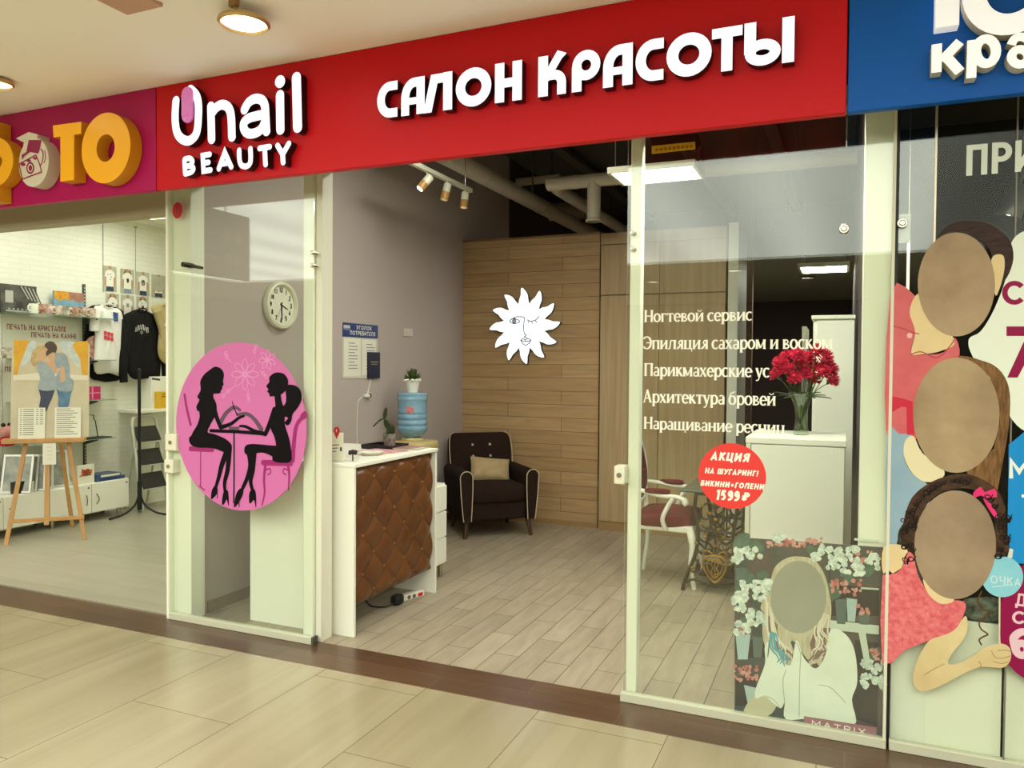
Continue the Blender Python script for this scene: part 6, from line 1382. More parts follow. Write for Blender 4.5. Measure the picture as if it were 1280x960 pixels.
# ------------------------------------------------------------------ garments on hangers against the wall
def garment(name, label, x, pts, m, sleeves, collar, thick=.07, deco=None, hanger=True):
    """pts: outline read off the photo on the plane x; puffed into a soft hanging garment"""
    pl = side(x); uv = smooth_closed(pl.pxs(pts), 4); t = thing(name, label, 'shirt', (x, uv[0][0], min(p[1] for p in uv)))
    b = B(); cx = sum(p[0] for p in uv) / len(uv); cz = sum(p[1] for p in uv) / len(uv); R = []
    for k_, d in ((1.0, 0), (.97, .012), (.90, .024), (.75, .034), (.5, .040), (.2, .043), (.01, .044)):
        R.append([(x + d + .004 * sin(u * 38 + v * 9) * (1 if d > .01 else 0), cx + (u - cx) * k_, cz + (v - cz) * k_) for u, v in uv])
    b.rings(R, cap=False); b.rings([[(x - .012, u, v) for u, v in uv], [(x, u, v) for u, v in uv]], cap=True); b.build('body', m, t)
    for s_ in sleeves:
        w_ = s_[-1]; q = smooth_open([pl.px(*e) for e in s_[:-1]], 4); b = B(); b.tube([(x + .02, u, v) for u, v in q], [w_[0] + (w_[1] - w_[0]) * i / (len(q) - 1) for i in range(len(q))], 10); b.build('sleeve', m, t)
    c = pl.px(*collar); b = B(); b.tube([(x + .036 + .012 * sin(a), c[0] + .055 * cos(a), c[1] + .022 * sin(a)) for a in [2 * pi * k / 20 for k in range(20)]], .008, 6, closed=True); b.build('collar', m, t)
    b = B(); b.tube(smooth_open([(x + .015, c[0], c[1] - .005), (x + .015, c[0], c[1] + .05), (x + .015, c[0] + .018, c[1] + .075), (x + .015, c[0], c[1] + .095)], 4), .003, 6); b.build('hanger_hook', CHROME, t)
    if deco: deco(x, pl, t)
    return t
def deco_white(x, pl, t):
    P = Plane((x + .0475, 0, 0), (0, 1, 0), (0, 0, 1)); b = B(); q = P.pxs([(130, 415), (142, 417), (142, 425.5), (130, 424)]); w = (q[1][0] - q[0][0]); 
    for j in range(2):
        for k in range(3):
            u, v = q[3][0] + w * k * .34, q[3][1] + j * .048 - .008 * k; b.art(P, [(u, v), (u + w * .29, v - .004), (u + w * .29, v + .036), (u, v + .040)], 0, .0008); 
    b.build('red_print', mat('red_shirt_print', (206, 52, 74), .6), t, flat=True)
    b = B(); q = P.pxs([(141.5, 390), (147.5, 391), (147.5, 402), (142, 401)]); b.art(Plane((x + .046, 0, 0), (0, 1, 0), (0, 0, 1)), q, 0, .003); b.build('swing_tag', mat('blue_tag', (44, 66, 130), .5), t)
def deco_black(x, pl, t):
    P = Plane((x + .048, 0, 0), (0, 1, 0), (0, 0, 1)); b = B(); q0 = P.px(169, 411); q1 = P.px(184.5, 411)
    for k in range(6):
        u = q0[0] + (q1[0] - q0[0]) * k / 5.5; v = q0[1] + .03 * sin(pi * k / 5) - .012; b.stroke(P, [(u, v - .025), (u + .004, v + .03), (u + .02, v + .03), (u + .02, v - .025)] if k % 2 else [(u, v - .02), (u + .01, v + .03), (u + .022, v - .02)], .007, 0, .0008)
    c = P.px(177, 415.5); b.stroke(P, [(c[0] + .014 * cos(k * pi / 6), c[1] + .014 * sin(k * pi / 6)) for k in range(12)], .005, 0, .0008, closed=True); b.build('white_print', mat('white_shirt_print', (206, 204, 196), .6), t, flat=True)
def deco_beige(x, pl, t):
    P = Plane((x + .049, 0, 0), (0, 1, 0), (0, 0, 1)); b = B(); b.artpx(P, [(205, 404), (214, 406), (214, 424), (206, 422)], 0, .0006, 0); b.artpx(P, [(204.5, 408), (214, 409), (214, 413), (205, 412)], .0004, .001, 1, sm=2); b.artpx(P, [(208, 416), (212, 417), (211, 421), (208, 420)], .0004, .001, 1)
    b.build('face_print', [mat('pale_shirt_print', (226, 222, 206), .6), mat('black_shirt_print', (28, 26, 26), .6)], t, flat=True)
BLKT = mat('black_cotton', (26, 25, 25), .9, noise_amt=.3, noise_scale=12, spec=.2)
garment('black_tshirt', 'black T-shirt hanging mostly hidden behind the white printed T-shirt', WX + .03, [(108, 400), (112, 384), (128, 381), (150, 386), (155, 400), (156, 470), (108, 468)], BLKT, [[(110, 402), (108.5, 412), (111, 418), (.028, .03)]], (133, 383))
garment('white_tshirt', 'white T-shirt with a red square print and a blue tag hanging by the shelves', WX + .13, [(118, 386), (125, 382), (130, 381), (135, 384), (141, 385), (148, 386), (153, 394), (154.5, 420), (155, 467), (137, 466), (119, 464), (119.5, 420)], mat('white_cotton', (226, 224, 214), .85, noise_amt=.06, noise_scale=10), [[(120, 388), (117, 402), (116, 414), (.055, .045)]], (133, 382.5), deco=deco_white)
garment('black_hoodie', 'long-sleeved black hoodie with small white lettering on its chest', WX + .15, [(155, 396), (163, 390), (171, 387), (178, 387), (186, 390), (196, 396), (199, 410), (200, 470), (184, 473), (166, 473), (157, 455), (155, 420)], BLKT, [[(157, 400), (154, 430), (152, 455), (153, 478), (.055, .04)], [(195, 398), (201, 430), (204, 452), (205, 470), (.045, .035)]], (175, 388), deco=deco_black)
garment('beige_sweatshirt', 'beige sweatshirt with a dark face print beside the white post', WX + .235, [(190, 386), (196, 381), (204, 380), (214, 384), (222, 392), (224, 455), (206, 454), (198, 440), (199, 410)], mat('beige_cotton', (176, 160, 108), .85, noise_amt=.12, noise_scale=10), [[(194, 389), (201, 412), (205, 440), (.045, .035)]], (206, 382), deco=deco_beige)

# ------------------------------------------------------------------ low cabinet with drawers, things on it
CX0, CX1, CY0, CY1, CZ0, CZ1 = WX + .01, -6.97, .55, 2.335, .085, .385
lc = thing('low_display_cabinet', 'long low white cabinet along the brick wall behind the easel', 'cabinet', (-7.13, 1.44, 0))
B().box((CX0, CY0, CZ0), (CX1, CY1, CZ1)).build('body', WHITE, lc, .003)
for k in range(4):
    ya, yb = CY0 + .004 + k * .446, CY0 + .44 + k * .446; d = B().box((CX1, ya, CZ0 + .004), (CX1 + .016, yb, CZ1 - .006)).build('door', WHITE, lc, .002)
    hy = yb - .05 if k % 2 == 0 else ya + .05; b = B(); b.tube(smooth_open([(CX1 + .016, hy, .17), (CX1 + .04, hy + (.012 if k % 2 else -.012), .22), (CX1 + .016, hy, .275)], 4), .004, 6); b.build('handle', mat('dark_handle', (70, 66, 58), .4, .8), d)
    B().cyl((CX1 + .016, yb - .03, .345), (CX1 + .018, yb - .03, .345), .009, .009, 12).build('lock', mat('dark_handle', (70, 66, 58), .4, .8), d)
for y in (CY0 + .12, 1.5, CY1 - .09):
    for x in (CX0 + .05, CX1 - .04): B().cyl((x, y, 0), (x, y, CZ0), .014, .022, 14).build('foot', CHROME, lc)
zc = CZ1 + .0006
SIL = mat('silver_frame', (188, 188, 176), .35, .5); PP = mat('photo_paper_grey', (170, 172, 158), .4, rgb2=(120, 124, 116), noise_scale=8)
for i, (px, hgt, wid, m, lab) in enumerate(((17, .36, .26, SIL, 'silver picture frame leaning at the left of the frame row on the low cabinet'), (26, .35, .26, SIL, 'second silver frame leaning in the row on the low cabinet'), (35, .34, .25, SIL, 'third silver frame leaning in the row on the low cabinet'), (47, .33, .25, mat('pale_frame', (206, 206, 192), .4), 'pale frame with a grey photo, behind the middle easel slat'), (70, .36, .2, mat('pale_frame', (206, 206, 192), .4), 'pale frame with a grey photo between the right easel legs'))):
    y = at(px, 595, x=-7.08).y; M = Matrix.Translation((-7.05 - .02 * (i % 2), y, zc)) @ Matrix.Rotation(radians(-58 + 6 * i) if i < 4 else radians(-20), 4, 'Z') @ Matrix.Rotation(radians(-14), 4, 'Y')
    t = thing('picture_frame', lab, 'picture frame', (-7.05, y, zc), 0, 'frames leaning on the low cabinet')
    b = B(M); w_ = wid / 2; f_ = .018; b.box((0, -w_, 0), (.016, w_, f_)).box((0, -w_, hgt - f_), (.016, w_, hgt)).box((0, -w_, f_), (.016, -w_ + f_, hgt - f_)).box((0, w_ - f_, f_), (.016, w_, hgt - f_)); b.build('border', m, t)
    B(M).box((.002, -w_ + f_, f_), (.010, w_ - f_, hgt - f_)).build('picture', PP, t)
y = at(31, 605, x=-6.99).y; t = thing('black_case', 'small black case beside the white cup on the low cabinet', 'case', (-7.0, y, zc)); B().box((-7.06, y - .09, zc), (-7.0, y + .01, zc + .11)).build('body', DARK, t, .004)
y = at(38, 607, x=-6.99).y; t = thing('cup', 'plain white cup on the front of the low cabinet behind the left easel leg', 'cup', (-6.995, y, zc)); B().lathe([(0, 0), (.040, 0), (.044, .006), (.046, .10), (.042, .101), (.041, .012), (0, .01)], (-7.02, y, zc), 24).build('body', WHITE, t)
pl = side(-7.0); a, c = pl.px(97, 605), pl.px(118, 604); zt_ = pl.px(100, 585)[1]
t = thing('photo_card', 'white card with a red floral picture standing on the low cabinet', 'card', (-7.0, (a[0] + c[0]) / 2, zc)); zt_ = zc + .19
B().box((-7.02, a[0], zc), (-7.0, c[0], zt_)).build('board', PAPER, t, .001); b = B(); P = side(-6.9996); m_ = ((a[0] + c[0]) / 2, zc + .11)
for k in range(16): b.art(P, [(m_[0] + rnd.uniform(-.06, .06) + .018 * cos(j * pi / 4), m_[1] + rnd.uniform(-.03, .03) + .016 * sin(j * pi / 4)) for j in range(8)][:8], 0, .0006, k % 3)
b.build('floral_print', [mat('floral_red', (186, 52, 44), .5), mat('floral_orange', (206, 130, 70), .5), mat('floral_green', (96, 104, 60), .5)], t, flat=True)
b0 = at(140, 596, x=-7.1)
for i, (dz_, w_, lab) in enumerate(((0, .17, 'dark blue folder at the bottom of the pair on the low cabinet'), (.036, .15, 'blue folder lying on top of another on the low cabinet'))):
    t = thing('folder', lab, 'folder', (-7.1, 2.14, zc + dz_), 0, 'blue folders on the low cabinet'); B().box((-7.20 + .01 * i, 2.14 - w_ - .02 * i, zc + dz_), (-6.99, 2.14 + w_ - .03 * i, zc + dz_ + .034)).build('cover', mat('blue_folder', (38, 62, 108), .4, rgb2=(60, 90, 130), noise_scale=12), t, .003)
    B().box((-6.9899, 2.14 - w_ * .8, zc + dz_ + .006), (-6.9885, 2.14 + w_ * .7, zc + dz_ + .028)).build('page_edge', PAPER if i else mat('navy_header', (34, 58, 112)), t)

# ------------------------------------------------------------------ clothes rail stand, step ladder, wall shelf with boxes
rx_, ry_ = -6.80, at(174.5, 600, x=-6.80).y
rk = thing('garment_stand', 'black garment stand with a single pole beside the step ladder', 'clothes stand', (rx_, ry_, 0)); BM = mat('black_tube', (28, 27, 26), .4, .3)
B().cyl((rx_, ry_, .25), (rx_, ry_, 1.52), .016, .016, 14).build('pole', BM, rk); B().cyl((rx_, ry_, .06), (rx_, ry_, .36), .024, .024, 14).build('socket', BM, rk)
for k, a in enumerate((20, 140, 260)):
    a = radians(a); b = B(); b.tube(smooth_open([(rx_, ry_, .26), (rx_ + .05 * cos(a), ry_ + .05 * sin(a), .12), (rx_ + .18 * cos(a), ry_ + .18 * sin(a), .035), (rx_ + .33 * cos(a), ry_ + .33 * sin(a), .012)], 5), .011, 8); b.build('leg', BM, rk)
B().ball((rx_, ry_, 1.53), .02).build('end_cap', BM, rk)
lx, lya, lyb = -7.06, at(166, 570, x=-7.06).y, at(201, 570, x=-7.03).y
sl = thing('step_ladder', 'grey folding step ladder with three black treads by the brick wall', 'step ladder', (lx, (lya + lyb) / 2, 0)); LM = mat('ladder_grey', (196, 196, 180), .4, .3)
b = B(); b.tube(smooth_open([(-6.92, lya, .012), (-7.0, lya, .5), (-7.085, lya + .01, .94)], 4) + [(-7.09, lya + .03, 1.0), (-7.095, lya + .08, 1.025), (-7.095, lyb - .08, 1.025), (-7.09, lyb - .03, 1.0)] + smooth_open([(-7.085, lyb - .01, .94), (-7.0, lyb, .5), (-6.92, lyb, .012)], 4), .019, 10); b.build('front_frame', LM, sl)
b = B(); b.tube([(-7.04, lya + .03, .80), (-7.22, lya + .03, .01)], .010, 8); b.build('rear_leg', LM, sl); b = B(); b.tube([(-7.04, lyb - .03, .80), (-7.22, lyb - .03, .01)], .010, 8); b.build('rear_leg', LM, sl)
for yt_, yb_ in ((533, 552), (561, 580.5), (590, 609.5)):        # treads folded down against the frame
    zt2, zb2 = at(185, yt_, x=-7.05).z, at(185, yb_, x=-7.0).z; xa2 = -6.92 - .17 * (zt2 / 1.05)
    so = B().prism([(xa2 - .02, lya + .02, zt2), (xa2 - .02, lyb - .02, zt2), (xa2 + .065, lyb - .02, zb2), (xa2 + .065, lya + .02, zb2)], (-.008, 0, 0), (.008, 0, .004)).build('tread', mat('black_tread', (40, 38, 35), .7), sl, .003)
    b = B(); b.tube([(xa2 + .066, lya + .02, zb2 - .004), (xa2 + .066, lyb - .02, zb2 - .004)], .009, 8); b.build('tread_edge', LM, so)
zs = at(190, 511, x=-7.1).z
t = thing('wall_shelf', 'white wall shelf above the step ladder', 'shelf', (-7.15, 2.95, zs)); B().box((WX + .001, at(170, 511, x=-7.03).y, zs - .035), (-7.03, 3.5, zs)).build('board', WHITE, t, .003)
ya, yb = at(189.5, 490, x=-7.1).y, at(214, 490, x=-7.1).y
t = thing('carton', 'tall white carton with an orange panel on the wall shelf', 'box', (-7.17, ya, zs)); B().box((WX + .03, ya, zs + .0005), (-7.10, yb + .05, zs + .36)).build('box', WHITE, t, .003)
b = B(); P = side(-7.0995); b.artpx(P, [(190, 472), (200, 473.5), (200, 476), (190, 474.5)], 0, .0005, 0); b.build('print', mat('print_dark', (70, 66, 58), .6), t)
ya, yb = at(196, 495, x=-7.06).y, at(213, 495, x=-7.06).y
t = thing('yellow_box', 'yellow box in front of the tall white carton on the wall shelf', 'box', (-7.07, ya, zs)); B().box((-7.095, ya, zs + .0005), (-7.05, yb + .03, zs + .19)).build('box', mat('yellow_card', (226, 178, 36), .5), t, .002)
b = B(); P = side(-7.0495); c = P.px(204.5, 494); b.stroke(P, [(c[0] - .03, c[1] - .015), (c[0] + .03, c[1] - .015)], .012, 0, .0005).stroke(P, [(c[0] - .02, c[1] + .012), (c[0] + .02, c[1] + .012)], .012, 0, .0005); b.build('print', mat('print_brown', (120, 90, 30), .6), t)

# ------------------------------------------------------------------ easel with the couple poster
eo = Vector((-6.525, 1.09, 0)); ea = radians(45.6); U_ = Vector((cos(ea), sin(ea), 0)); N_ = Vector((sin(ea), -cos(ea), 0))
PINE = mat('pine_wood', (200, 152, 92), .5, noise_amt=.2, noise_scale=6, stretch=(3, 3, .6))
es = thing('easel', 'light wooden easel standing in the photo shop entrance', 'easel', eo, ea)
M = Matrix.Translation(eo) @ Matrix.Rotation(ea, 4, 'Z')       # local: x along the front, -y towards the walkway
EP = Plane(eo - N_ * .10, U_, (0, 0, 1))
def bar_(b, p0, p1, w_, d_):
    p0, p1 = Vector(p0), Vector(p1); t_ = (p1 - p0).normalized(); s_ = Vector((0, 1, 0)); n_ = t_.cross(s_).normalized()
    b.rings([[p + n_ * w_ * i + s_ * d_ * j for i, j in ((-1, -1), (1, -1), (1, 1), (-1, 1))] for p in (p0, p1)])
b = B(M); bar_(b, (-.305, 0, 0), (-.05, .19, 1.62), .018, .011); b.build('leg', PINE, es, .003)
b = B(M); bar_(b, (.305, 0, 0), (.05, .19, 1.62), .018, .011); b.build('leg', PINE, es, .003)
b = B(M); bar_(b, (.125, .655, 0), (0, .215, 1.60), .017, .012); b.build('rear_leg', PINE, es, .003)
b = B(M); bar_(b, (-.285, .012, .20), (.30, .012, .20), .017, .010); b.build('cross_bar', PINE, es, .003)
b = B(M); bar_(b, (.005, .006, .15), (.005, .10, .95), .020, .009); b.build('mast', PINE, es, .003)
b = B(M); b.box((-.335, -.005, .885), (.31, .125, .925)); b.build('ledge', PINE, es, .004)
# poster resting on the ledge, leaning back a little
tl = radians(7); PO = eo + N_ * -.045 + Vector((0, 0, .926)); VV = (Vector((0, 0, 1)) * cos(tl) - N_ * sin(tl)); PP_ = Plane(PO, U_, VV)
u0, v1 = PP_.px(15, 428); u1 = PP_.px(112, 428)[0]; v0 = .0005
b = B(); b.art(PP_, [(u0, v0), (u1, v0), (u1, v1), (u0, v1)], -.018, 0); cp = tag(b.build('couple_poster', mat('poster_sand', (206, 196, 166), .45, rgb2=(190, 178, 146), noise_scale=3)), 'large poster of a kissing couple before a yellow wall, on the easel', 'poster')
def c1(pts): return [(x / 7.385, 340 + y / 7.385) for x, y in pts]
def c2_(pts): return [(x / 7.385, 470 + y / 7.385) for x, y in pts]
def layer(i): return Plane(PP_.O + PP_.N * (.0006 + .0007 * i), PP_.U, PP_.V)
def ink(name, m, i, polys, sm=4):
    b = B(); P = layer(i)
    for p in polys: b.art(P, P.pxs(p), 0, .0004, sm=sm)
    return b.build(name, m, cp, flat=True)
ink('yellow_wall_print', mat('poster_yellow', (222, 170, 30), .5, rgb2=(206, 150, 24), noise_scale=6), 0, [c1([(128, 625), (260, 630), (290, 660), (230, 740), (180, 850), (160, 950), (124, 950)]), c1([(700, 640), (815, 640), (812, 955), (760, 950), (740, 800), (690, 720), (670, 670)])], 0)
ink('wing_print', mat('poster_wing', (206, 208, 196), .5, rgb2=(170, 186, 186), noise_scale=14), 1, [c1([(270, 650), (330, 640), (330, 720), (290, 800), (235, 850), (200, 870), (195, 840), (230, 740)]), c1([(560, 640), (690, 650), (660, 690), (720, 780), (745, 840), (740, 880), (700, 860), (640, 790), (570, 720)])])
ink('pavement_print', mat('poster_pale', (220, 212, 188), .5), 1, [c1([(122, 955), (350, 930), (812, 955), (812, 1000), (122, 1000)])], 0)
ink('jeans_print', mat('poster_navy_jeans', (48, 56, 78), .5), 2, [c2_([(362, 95), (500, 95), (490, 180), (455, 260), (425, 330), (415, 295), (362, 290), (375, 200)])], 3)
ink('pale_jeans_print', mat('poster_blue_jeans', (92, 132, 158), .5, rgb2=(70, 106, 134), noise_scale=16), 2, [c2_([(525, 95), (665, 90), (650, 180), (625, 290), (540, 290), (540, 200)])], 3)
ink('skin_print', mat('poster_tan', (206, 162, 122), .5), 2, [c1([(355, 700), (430, 690), (445, 740), (420, 800), (380, 830), (350, 800)]), c1([(430, 720), (500, 700), (520, 760), (490, 830), (450, 800)]), c1([(440, 830), (520, 880), (515, 930), (470, 920), (400, 860)]), c2_([(400, 20), (470, 10), (560, -10), (600, -20), (600, 20), (470, 60), (410, 60)])])
ink('woman_shirt_print', mat('poster_grey_tee', (160, 172, 172), .5, rgb2=(140, 154, 158), noise_scale=14), 3, [c1([(335, 830), (380, 822), (440, 860), (500, 920), (505, 960), (520, 1080), (360, 1085), (370, 980), (345, 900)]), c2_([(362, 95), (375, 60), (500, 40), (505, 100)])])
ink('man_shirt_print', mat('poster_grey_tee2', (152, 166, 168), .5, rgb2=(132, 146, 152), noise_scale=14), 4, [c1([(500, 770), (560, 745), (615, 780), (640, 870), (645, 960), (670, 1090), (530, 1085), (520, 960), (570, 880), (540, 890), (505, 850)]), c2_([(520, 40), (660, 20), (670, 100), (530, 110)])])
ink('man_arm_print', mat('poster_tan', (206, 162, 122), .5), 5, [c1([(560, 880), (590, 880), (600, 960), (600, 1000), (560, 1010)]), c1([(455, 800), (480, 770), (510, 770), (500, 850), (515, 920), (480, 900)])])
ink('blonde_hair_print', mat('poster_blonde', (206, 180, 122), .5, rgb2=(170, 142, 92), noise_scale=20), 5, [c1([(290, 780), (310, 720), (355, 690), (400, 680), (420, 700), (370, 730), (350, 800), (345, 850), (310, 870), (290, 830)])])
ink('brown_hair_print', mat('poster_brown_hair', (72, 56, 44), .5), 5, [c1([(410, 680), (440, 645), (490, 645), (525, 690), (515, 745), (490, 740), (450, 760), (430, 780), (425, 740), (440, 715)])])
# price sheets clipped to the easel
def sheet(px0, px1, pt, pb, label, kind, d=.013):
    P0 = Plane(PP_.O + PP_.N * d, PP_.U, PP_.V); a, c = P0.px(px0, pb), P0.px(px1, pt); t = thing('price_sheet', label, 'paper', P0.w(a[0], a[1]))
    B().art(P0, [(a[0], a[1]), (c[0], a[1]), (c[0], c[1]), (a[0], c[1])], 0, .002).build('paper', PAPER, t)
    P = Plane(P0.O + P0.N * .0024, P0.U, P0.V); b = B(); w, h = c[0] - a[0], c[1] - a[1]
    for k in range(13):
        v = a[1] + h * (.95 - .068 * k)
        if kind == 'table':
            for x0, x1 in ((.06, .14), (.18, .58), (.66, .75), (.80, .93)):
                if k < 8 or x0 < .3: b.stroke(P, [(a[0] + w * x0, v), (a[0] + w * x1, v)], h * .022, 0, .0004)
        elif kind == 'text': b.stroke(P, [(a[0] + w * .07, v), (a[0] + w * (.6 + .33 * ((k * 7) % 5) / 5), v)], h * .02, 0, .0004)
        elif k in (0, 5, 10): b.stroke(P, [(a[0] + w * .2, v), (a[0] + w * .8, v)], h * .014, 0, .0004)
    b.build('print_lines', INK2, t, flat=True)
sheet(22.3, 56.7, 509.5, 549, 'price sheet with a table, the left one on the easel ledge', 'table')
sheet(68, 101.5, 509, 548, 'sheet with lines of text, the right one on the easel ledge', 'text')
P0 = Plane(eo + N_ * .02, U_, (0, 0, 1)); a, c = P0.px(53.5, 581), P0.px(70, 553.5)
t = thing('notice_slip', 'small white notice hanging below the easel ledge', 'paper', P0.w(a[0], a[1])); B().art(P0, [(a[0], a[1]), (c[0], a[1]), (c[0], .884), (a[0], .884)], 0, .003).build('paper', PAPER, t)
b = B(); P = Plane(P0.O + P0.N * .0034, U_, (0, 0, 1))
for k in range(5): b.stroke(P, [(a[0] + .03, a[1] + .05 + .035 * k), (c[0] - .03, a[1] + .05 + .035 * k)], .004, 0, .0004)
b.build('print_lines', mat('faint_print', (196, 194, 178), .6), t, flat=True)
# ================================================================== shop on the right: printed films on its panes
RP = front(-0.0066)
def rl(i): return Plane(RP.O + RP.N * (.0004 * i), RP.U, RP.V)
def d4(pts): return [(1080 + x / 2.665, 120 + y / 2.665) for x, y in pts]
def d5(pts): return [(1080 + x / 3.43, 400 + y / 3.43) for x, y in pts]
def d6(pts): return [(1080 + x / 3.0, 640 + y / 3.0) for x, y in pts]
def film(name, label, cat, i, pts, m, sm=4, group=None):
    b = B(); P = rl(i); b.art(P, P.pxs(pts), 0, .0003, sm=sm); return tag(b.build(name, m, flat=True), label, cat, group)
def fpart(par, name, i, polys, m, sm=4, label=None, strokes=(), w=.004):
    b = B(); P = rl(i)
    for p in polys: b.art(P, P.pxs(p), 0, .0003, sm=sm)
    for st__ in strokes: b.stroke(P, P.pxs(smooth_open(st__, 5) if len(st__) > 2 else st__), w, 0, .0003, cap='round')
    o = b.build(name, m, par, flat=True)
    if label: o['label'] = label
    return o
def oval(cx, cy, rx, ry, n=48): return [(cx + rx * cos(2 * pi * k / n), cy + ry * sin(2 * pi * k / n)) for k in range(n)]
FS_ = dict(rough=.5, spec=.2)
SALM = mat('film_salmon', (210, 108, 110), rough=.55, rgb2=(198, 92, 96), noise_scale=5, spec=.2); FSK = mat('film_skin', (226, 204, 156), rough=.5, rgb2=(214, 190, 140), noise_scale=4, spec=.2)
def face_mat(n, a, c): return mat(n, a, rough=.6, rgb2=c, noise_scale=3.2, spec=.15)
# white round promo print, blue and magenta promo prints
rc = film('round_promo_decal', 'large white promo film with dark pink characters at the right picture edge', 'decal', 1, [(1263, 306), (1282, 288), (1330, 280), (1330, 545), (1284, 540), (1262, 520), (1244, 486), (1216, 446), (1211, 424), (1226, 414), (1243, 386), (1258, 345)], mat('film_white', (226, 234, 218), **FS_))
MGN = mat('film_crimson', (142, 14, 70), **FS_)
P = rl(2); b = B(); b.stroke(P, P.pxs(arc(1268, 366, 12, 12, 40, 320, 18)), .019, 0, .0003); b.artpx(P, [(1258, 408), (1300, 408), (1300, 419), (1272, 472), (1259, 472), (1283, 420), (1258, 420)], 0, .0003); b.build('lettering', MGN, rc, flat=True)
bl = film('blue_promo_decal', 'bright blue promo film with a white letter at the right picture edge', 'decal', 1, [(1261, 556), (1290, 532), (1330, 520), (1330, 706), (1259, 704)], mat('film_blue', (26, 138, 206), **FS_), 0)
P = rl(2); b = B(); b.stroke(P, P.pxs([(1264, 598), (1264, 576), (1274, 590), (1284, 576), (1284, 598)]), .014, 0, .0003); b.stroke(P, P.pxs([(1277, 620), (1300, 620)]), .012, 0, .0003); b.build('lettering', mat('film_white', (226, 234, 218)), bl, flat=True)
mg = film('crimson_promo_decal', 'dark crimson round promo film with pale characters at the lower right picture edge', 'decal', 1, [(1250, 760), (1257, 742), (1272, 712), (1330, 690), (1330, 870), (1284, 850), (1264, 834), (1252, 812)], MGN, 4)
P = rl(2); b = B(); q0, q1 = P.px(1269, 757), P.px(1283, 757); vt = P.px(1269, 741)[1]; b.text(P, 'Д', q0[0], q0[1], q1[0], vt, w=.17); b.stroke(P, P.pxs(arc(1274, 772, 7, 6.5, 40, 320, 14)), .010, 0, .0003)
q0, q1 = P.px(1264, 822), P.px(1290, 822); vt = P.px(1264, 784)[1]; b.text(P, '6', q0[0], q0[1], q1[0], vt, w=.24); b.build('lettering', mat('film_pale_pink', (226, 190, 198), **FS_), mg, flat=True)
P = rl(1); b = B(); q0, q1 = P.px(1208, 220), P.px(1296, 220); vt = P.px(1208, 181.5)[1]; b.text(P, 'ПРИ', q0[0], q0[1], q1[0], vt, w=.19, gap=.18); tag(b.build('shop_lettering', mat('film_white', (226, 234, 218)), flat=True), 'white capital letters on the dark upper part of the right shop pane', 'lettering')
# printed man
mn = film('printed_man', 'printed man with dark swept hair, topmost of the film figures on the right shop pane', 'person print', 1, [(1113, 368), (1140, 366), (1147, 385), (1143, 420), (1139, 442), (1160, 443), (1180, 440), (1194, 422), (1199, 448), (1178, 472), (1158, 505), (1146, 548), (1108, 545)], SALM, 3); mn['label'] = 'printed man in a salmon polo, topmost figure on the right shop pane'
fpart(mn, 'neck', 2, [[(1145, 369), (1156, 374), (1193, 424), (1178, 438), (1152, 443), (1139, 441), (1144, 415), (1137, 390)]], FSK)
fpart(mn, 'collar', 3, [], mat('film_salmon_dark', (176, 66, 72), **FS_), strokes=[d4([(92, 765), (130, 775), (170, 790), (182, 792)]), d4([(155, 862), (190, 852), (235, 872), (262, 862)]), d4([(262, 862), (292, 826), (300, 812)])], w=.004)
fpart(mn, 'buttons', 3, [oval(1137, 419.5, 3.4, 3.4, 14)], mat('film_button', (222, 180, 170), **FS_), 0)
fpart(mn, 'sleeve_panel', 3, [d5([(112, 325), (160, 335), (210, 350), (208, 376), (160, 372), (112, 400), (112, 385), (112, 345)]), d5([(182, 372), (210, 370), (216, 492), (184, 492)])], mat('film_red', (198, 44, 66), **FS_), 0)
fpart(mn, 'hair', 2, [d4([(245, 470), (270, 440), (310, 420), (360, 414), (420, 428), (462, 456), (490, 490), (498, 540), (484, 590), (462, 625), (440, 662), (430, 560), (410, 500), (340, 458), (285, 452)])], mat('film_dark_hair', (66, 44, 34), rough=.5, rgb2=(40, 28, 24), noise_scale=14, stretch=(1, 1, 5), spec=.2), 3, 'dark brown swept hair')
fpart(mn, 'ear', 3, [d4([(424, 545), (462, 530), (468, 575), (452, 640), (436, 660)])], FSK)
fpart(mn, 'face', 4, [oval(1195.5, 355.5, 48.3, 65)], face_mat('blurred_face_tan', (176, 152, 120), (146, 124, 98)), 0, 'smooth featureless oval face')
# printed woman
wn = film('printed_woman', 'printed woman in pale blue with long brown hair, middle figure on the right pane', 'person print', 2, d5([(98, 486), (150, 488), (205, 492), (178, 530), (172, 590), (200, 650), (262, 696), (290, 730), (270, 800), (200, 840), (150, 900), (140, 960), (98, 1010)]), mat('film_pale_blue', (150, 176, 190), rough=.5, rgb2=(136, 164, 180), noise_scale=4, spec=.2), 3)
fpart(wn, 'neck', 3, [d5([(176, 520), (212, 498), (250, 570), (340, 640), (330, 680), (262, 694), (204, 652), (172, 585)])], mat('film_pale_skin', (222, 212, 172), rough=.5, spec=.2))
fpart(wn, 'hair', 3, [d5([(400, 156), (440, 156), (500, 172), (560, 196), (604, 245), (626, 320), (622, 440), (604, 560), (580, 690), (562, 770), (540, 740), (556, 560), (575, 480), (582, 400), (540, 250), (470, 190)]), d5([(440, 640), (520, 590), (560, 560), (545, 760), (480, 720)])], mat('film_brown_hair', (136, 100, 58), rough=.5, rgb2=(92, 64, 38), noise_scale=16, stretch=(6, 1, 1), spec=.2), 3, 'long light brown hair')
fpart(wn, 'face', 5, [oval(1195.5, 519, 54, 72)], face_mat('blurred_face_olive', (180, 158, 122), (150, 128, 98)), 0, 'smooth featureless oval face')
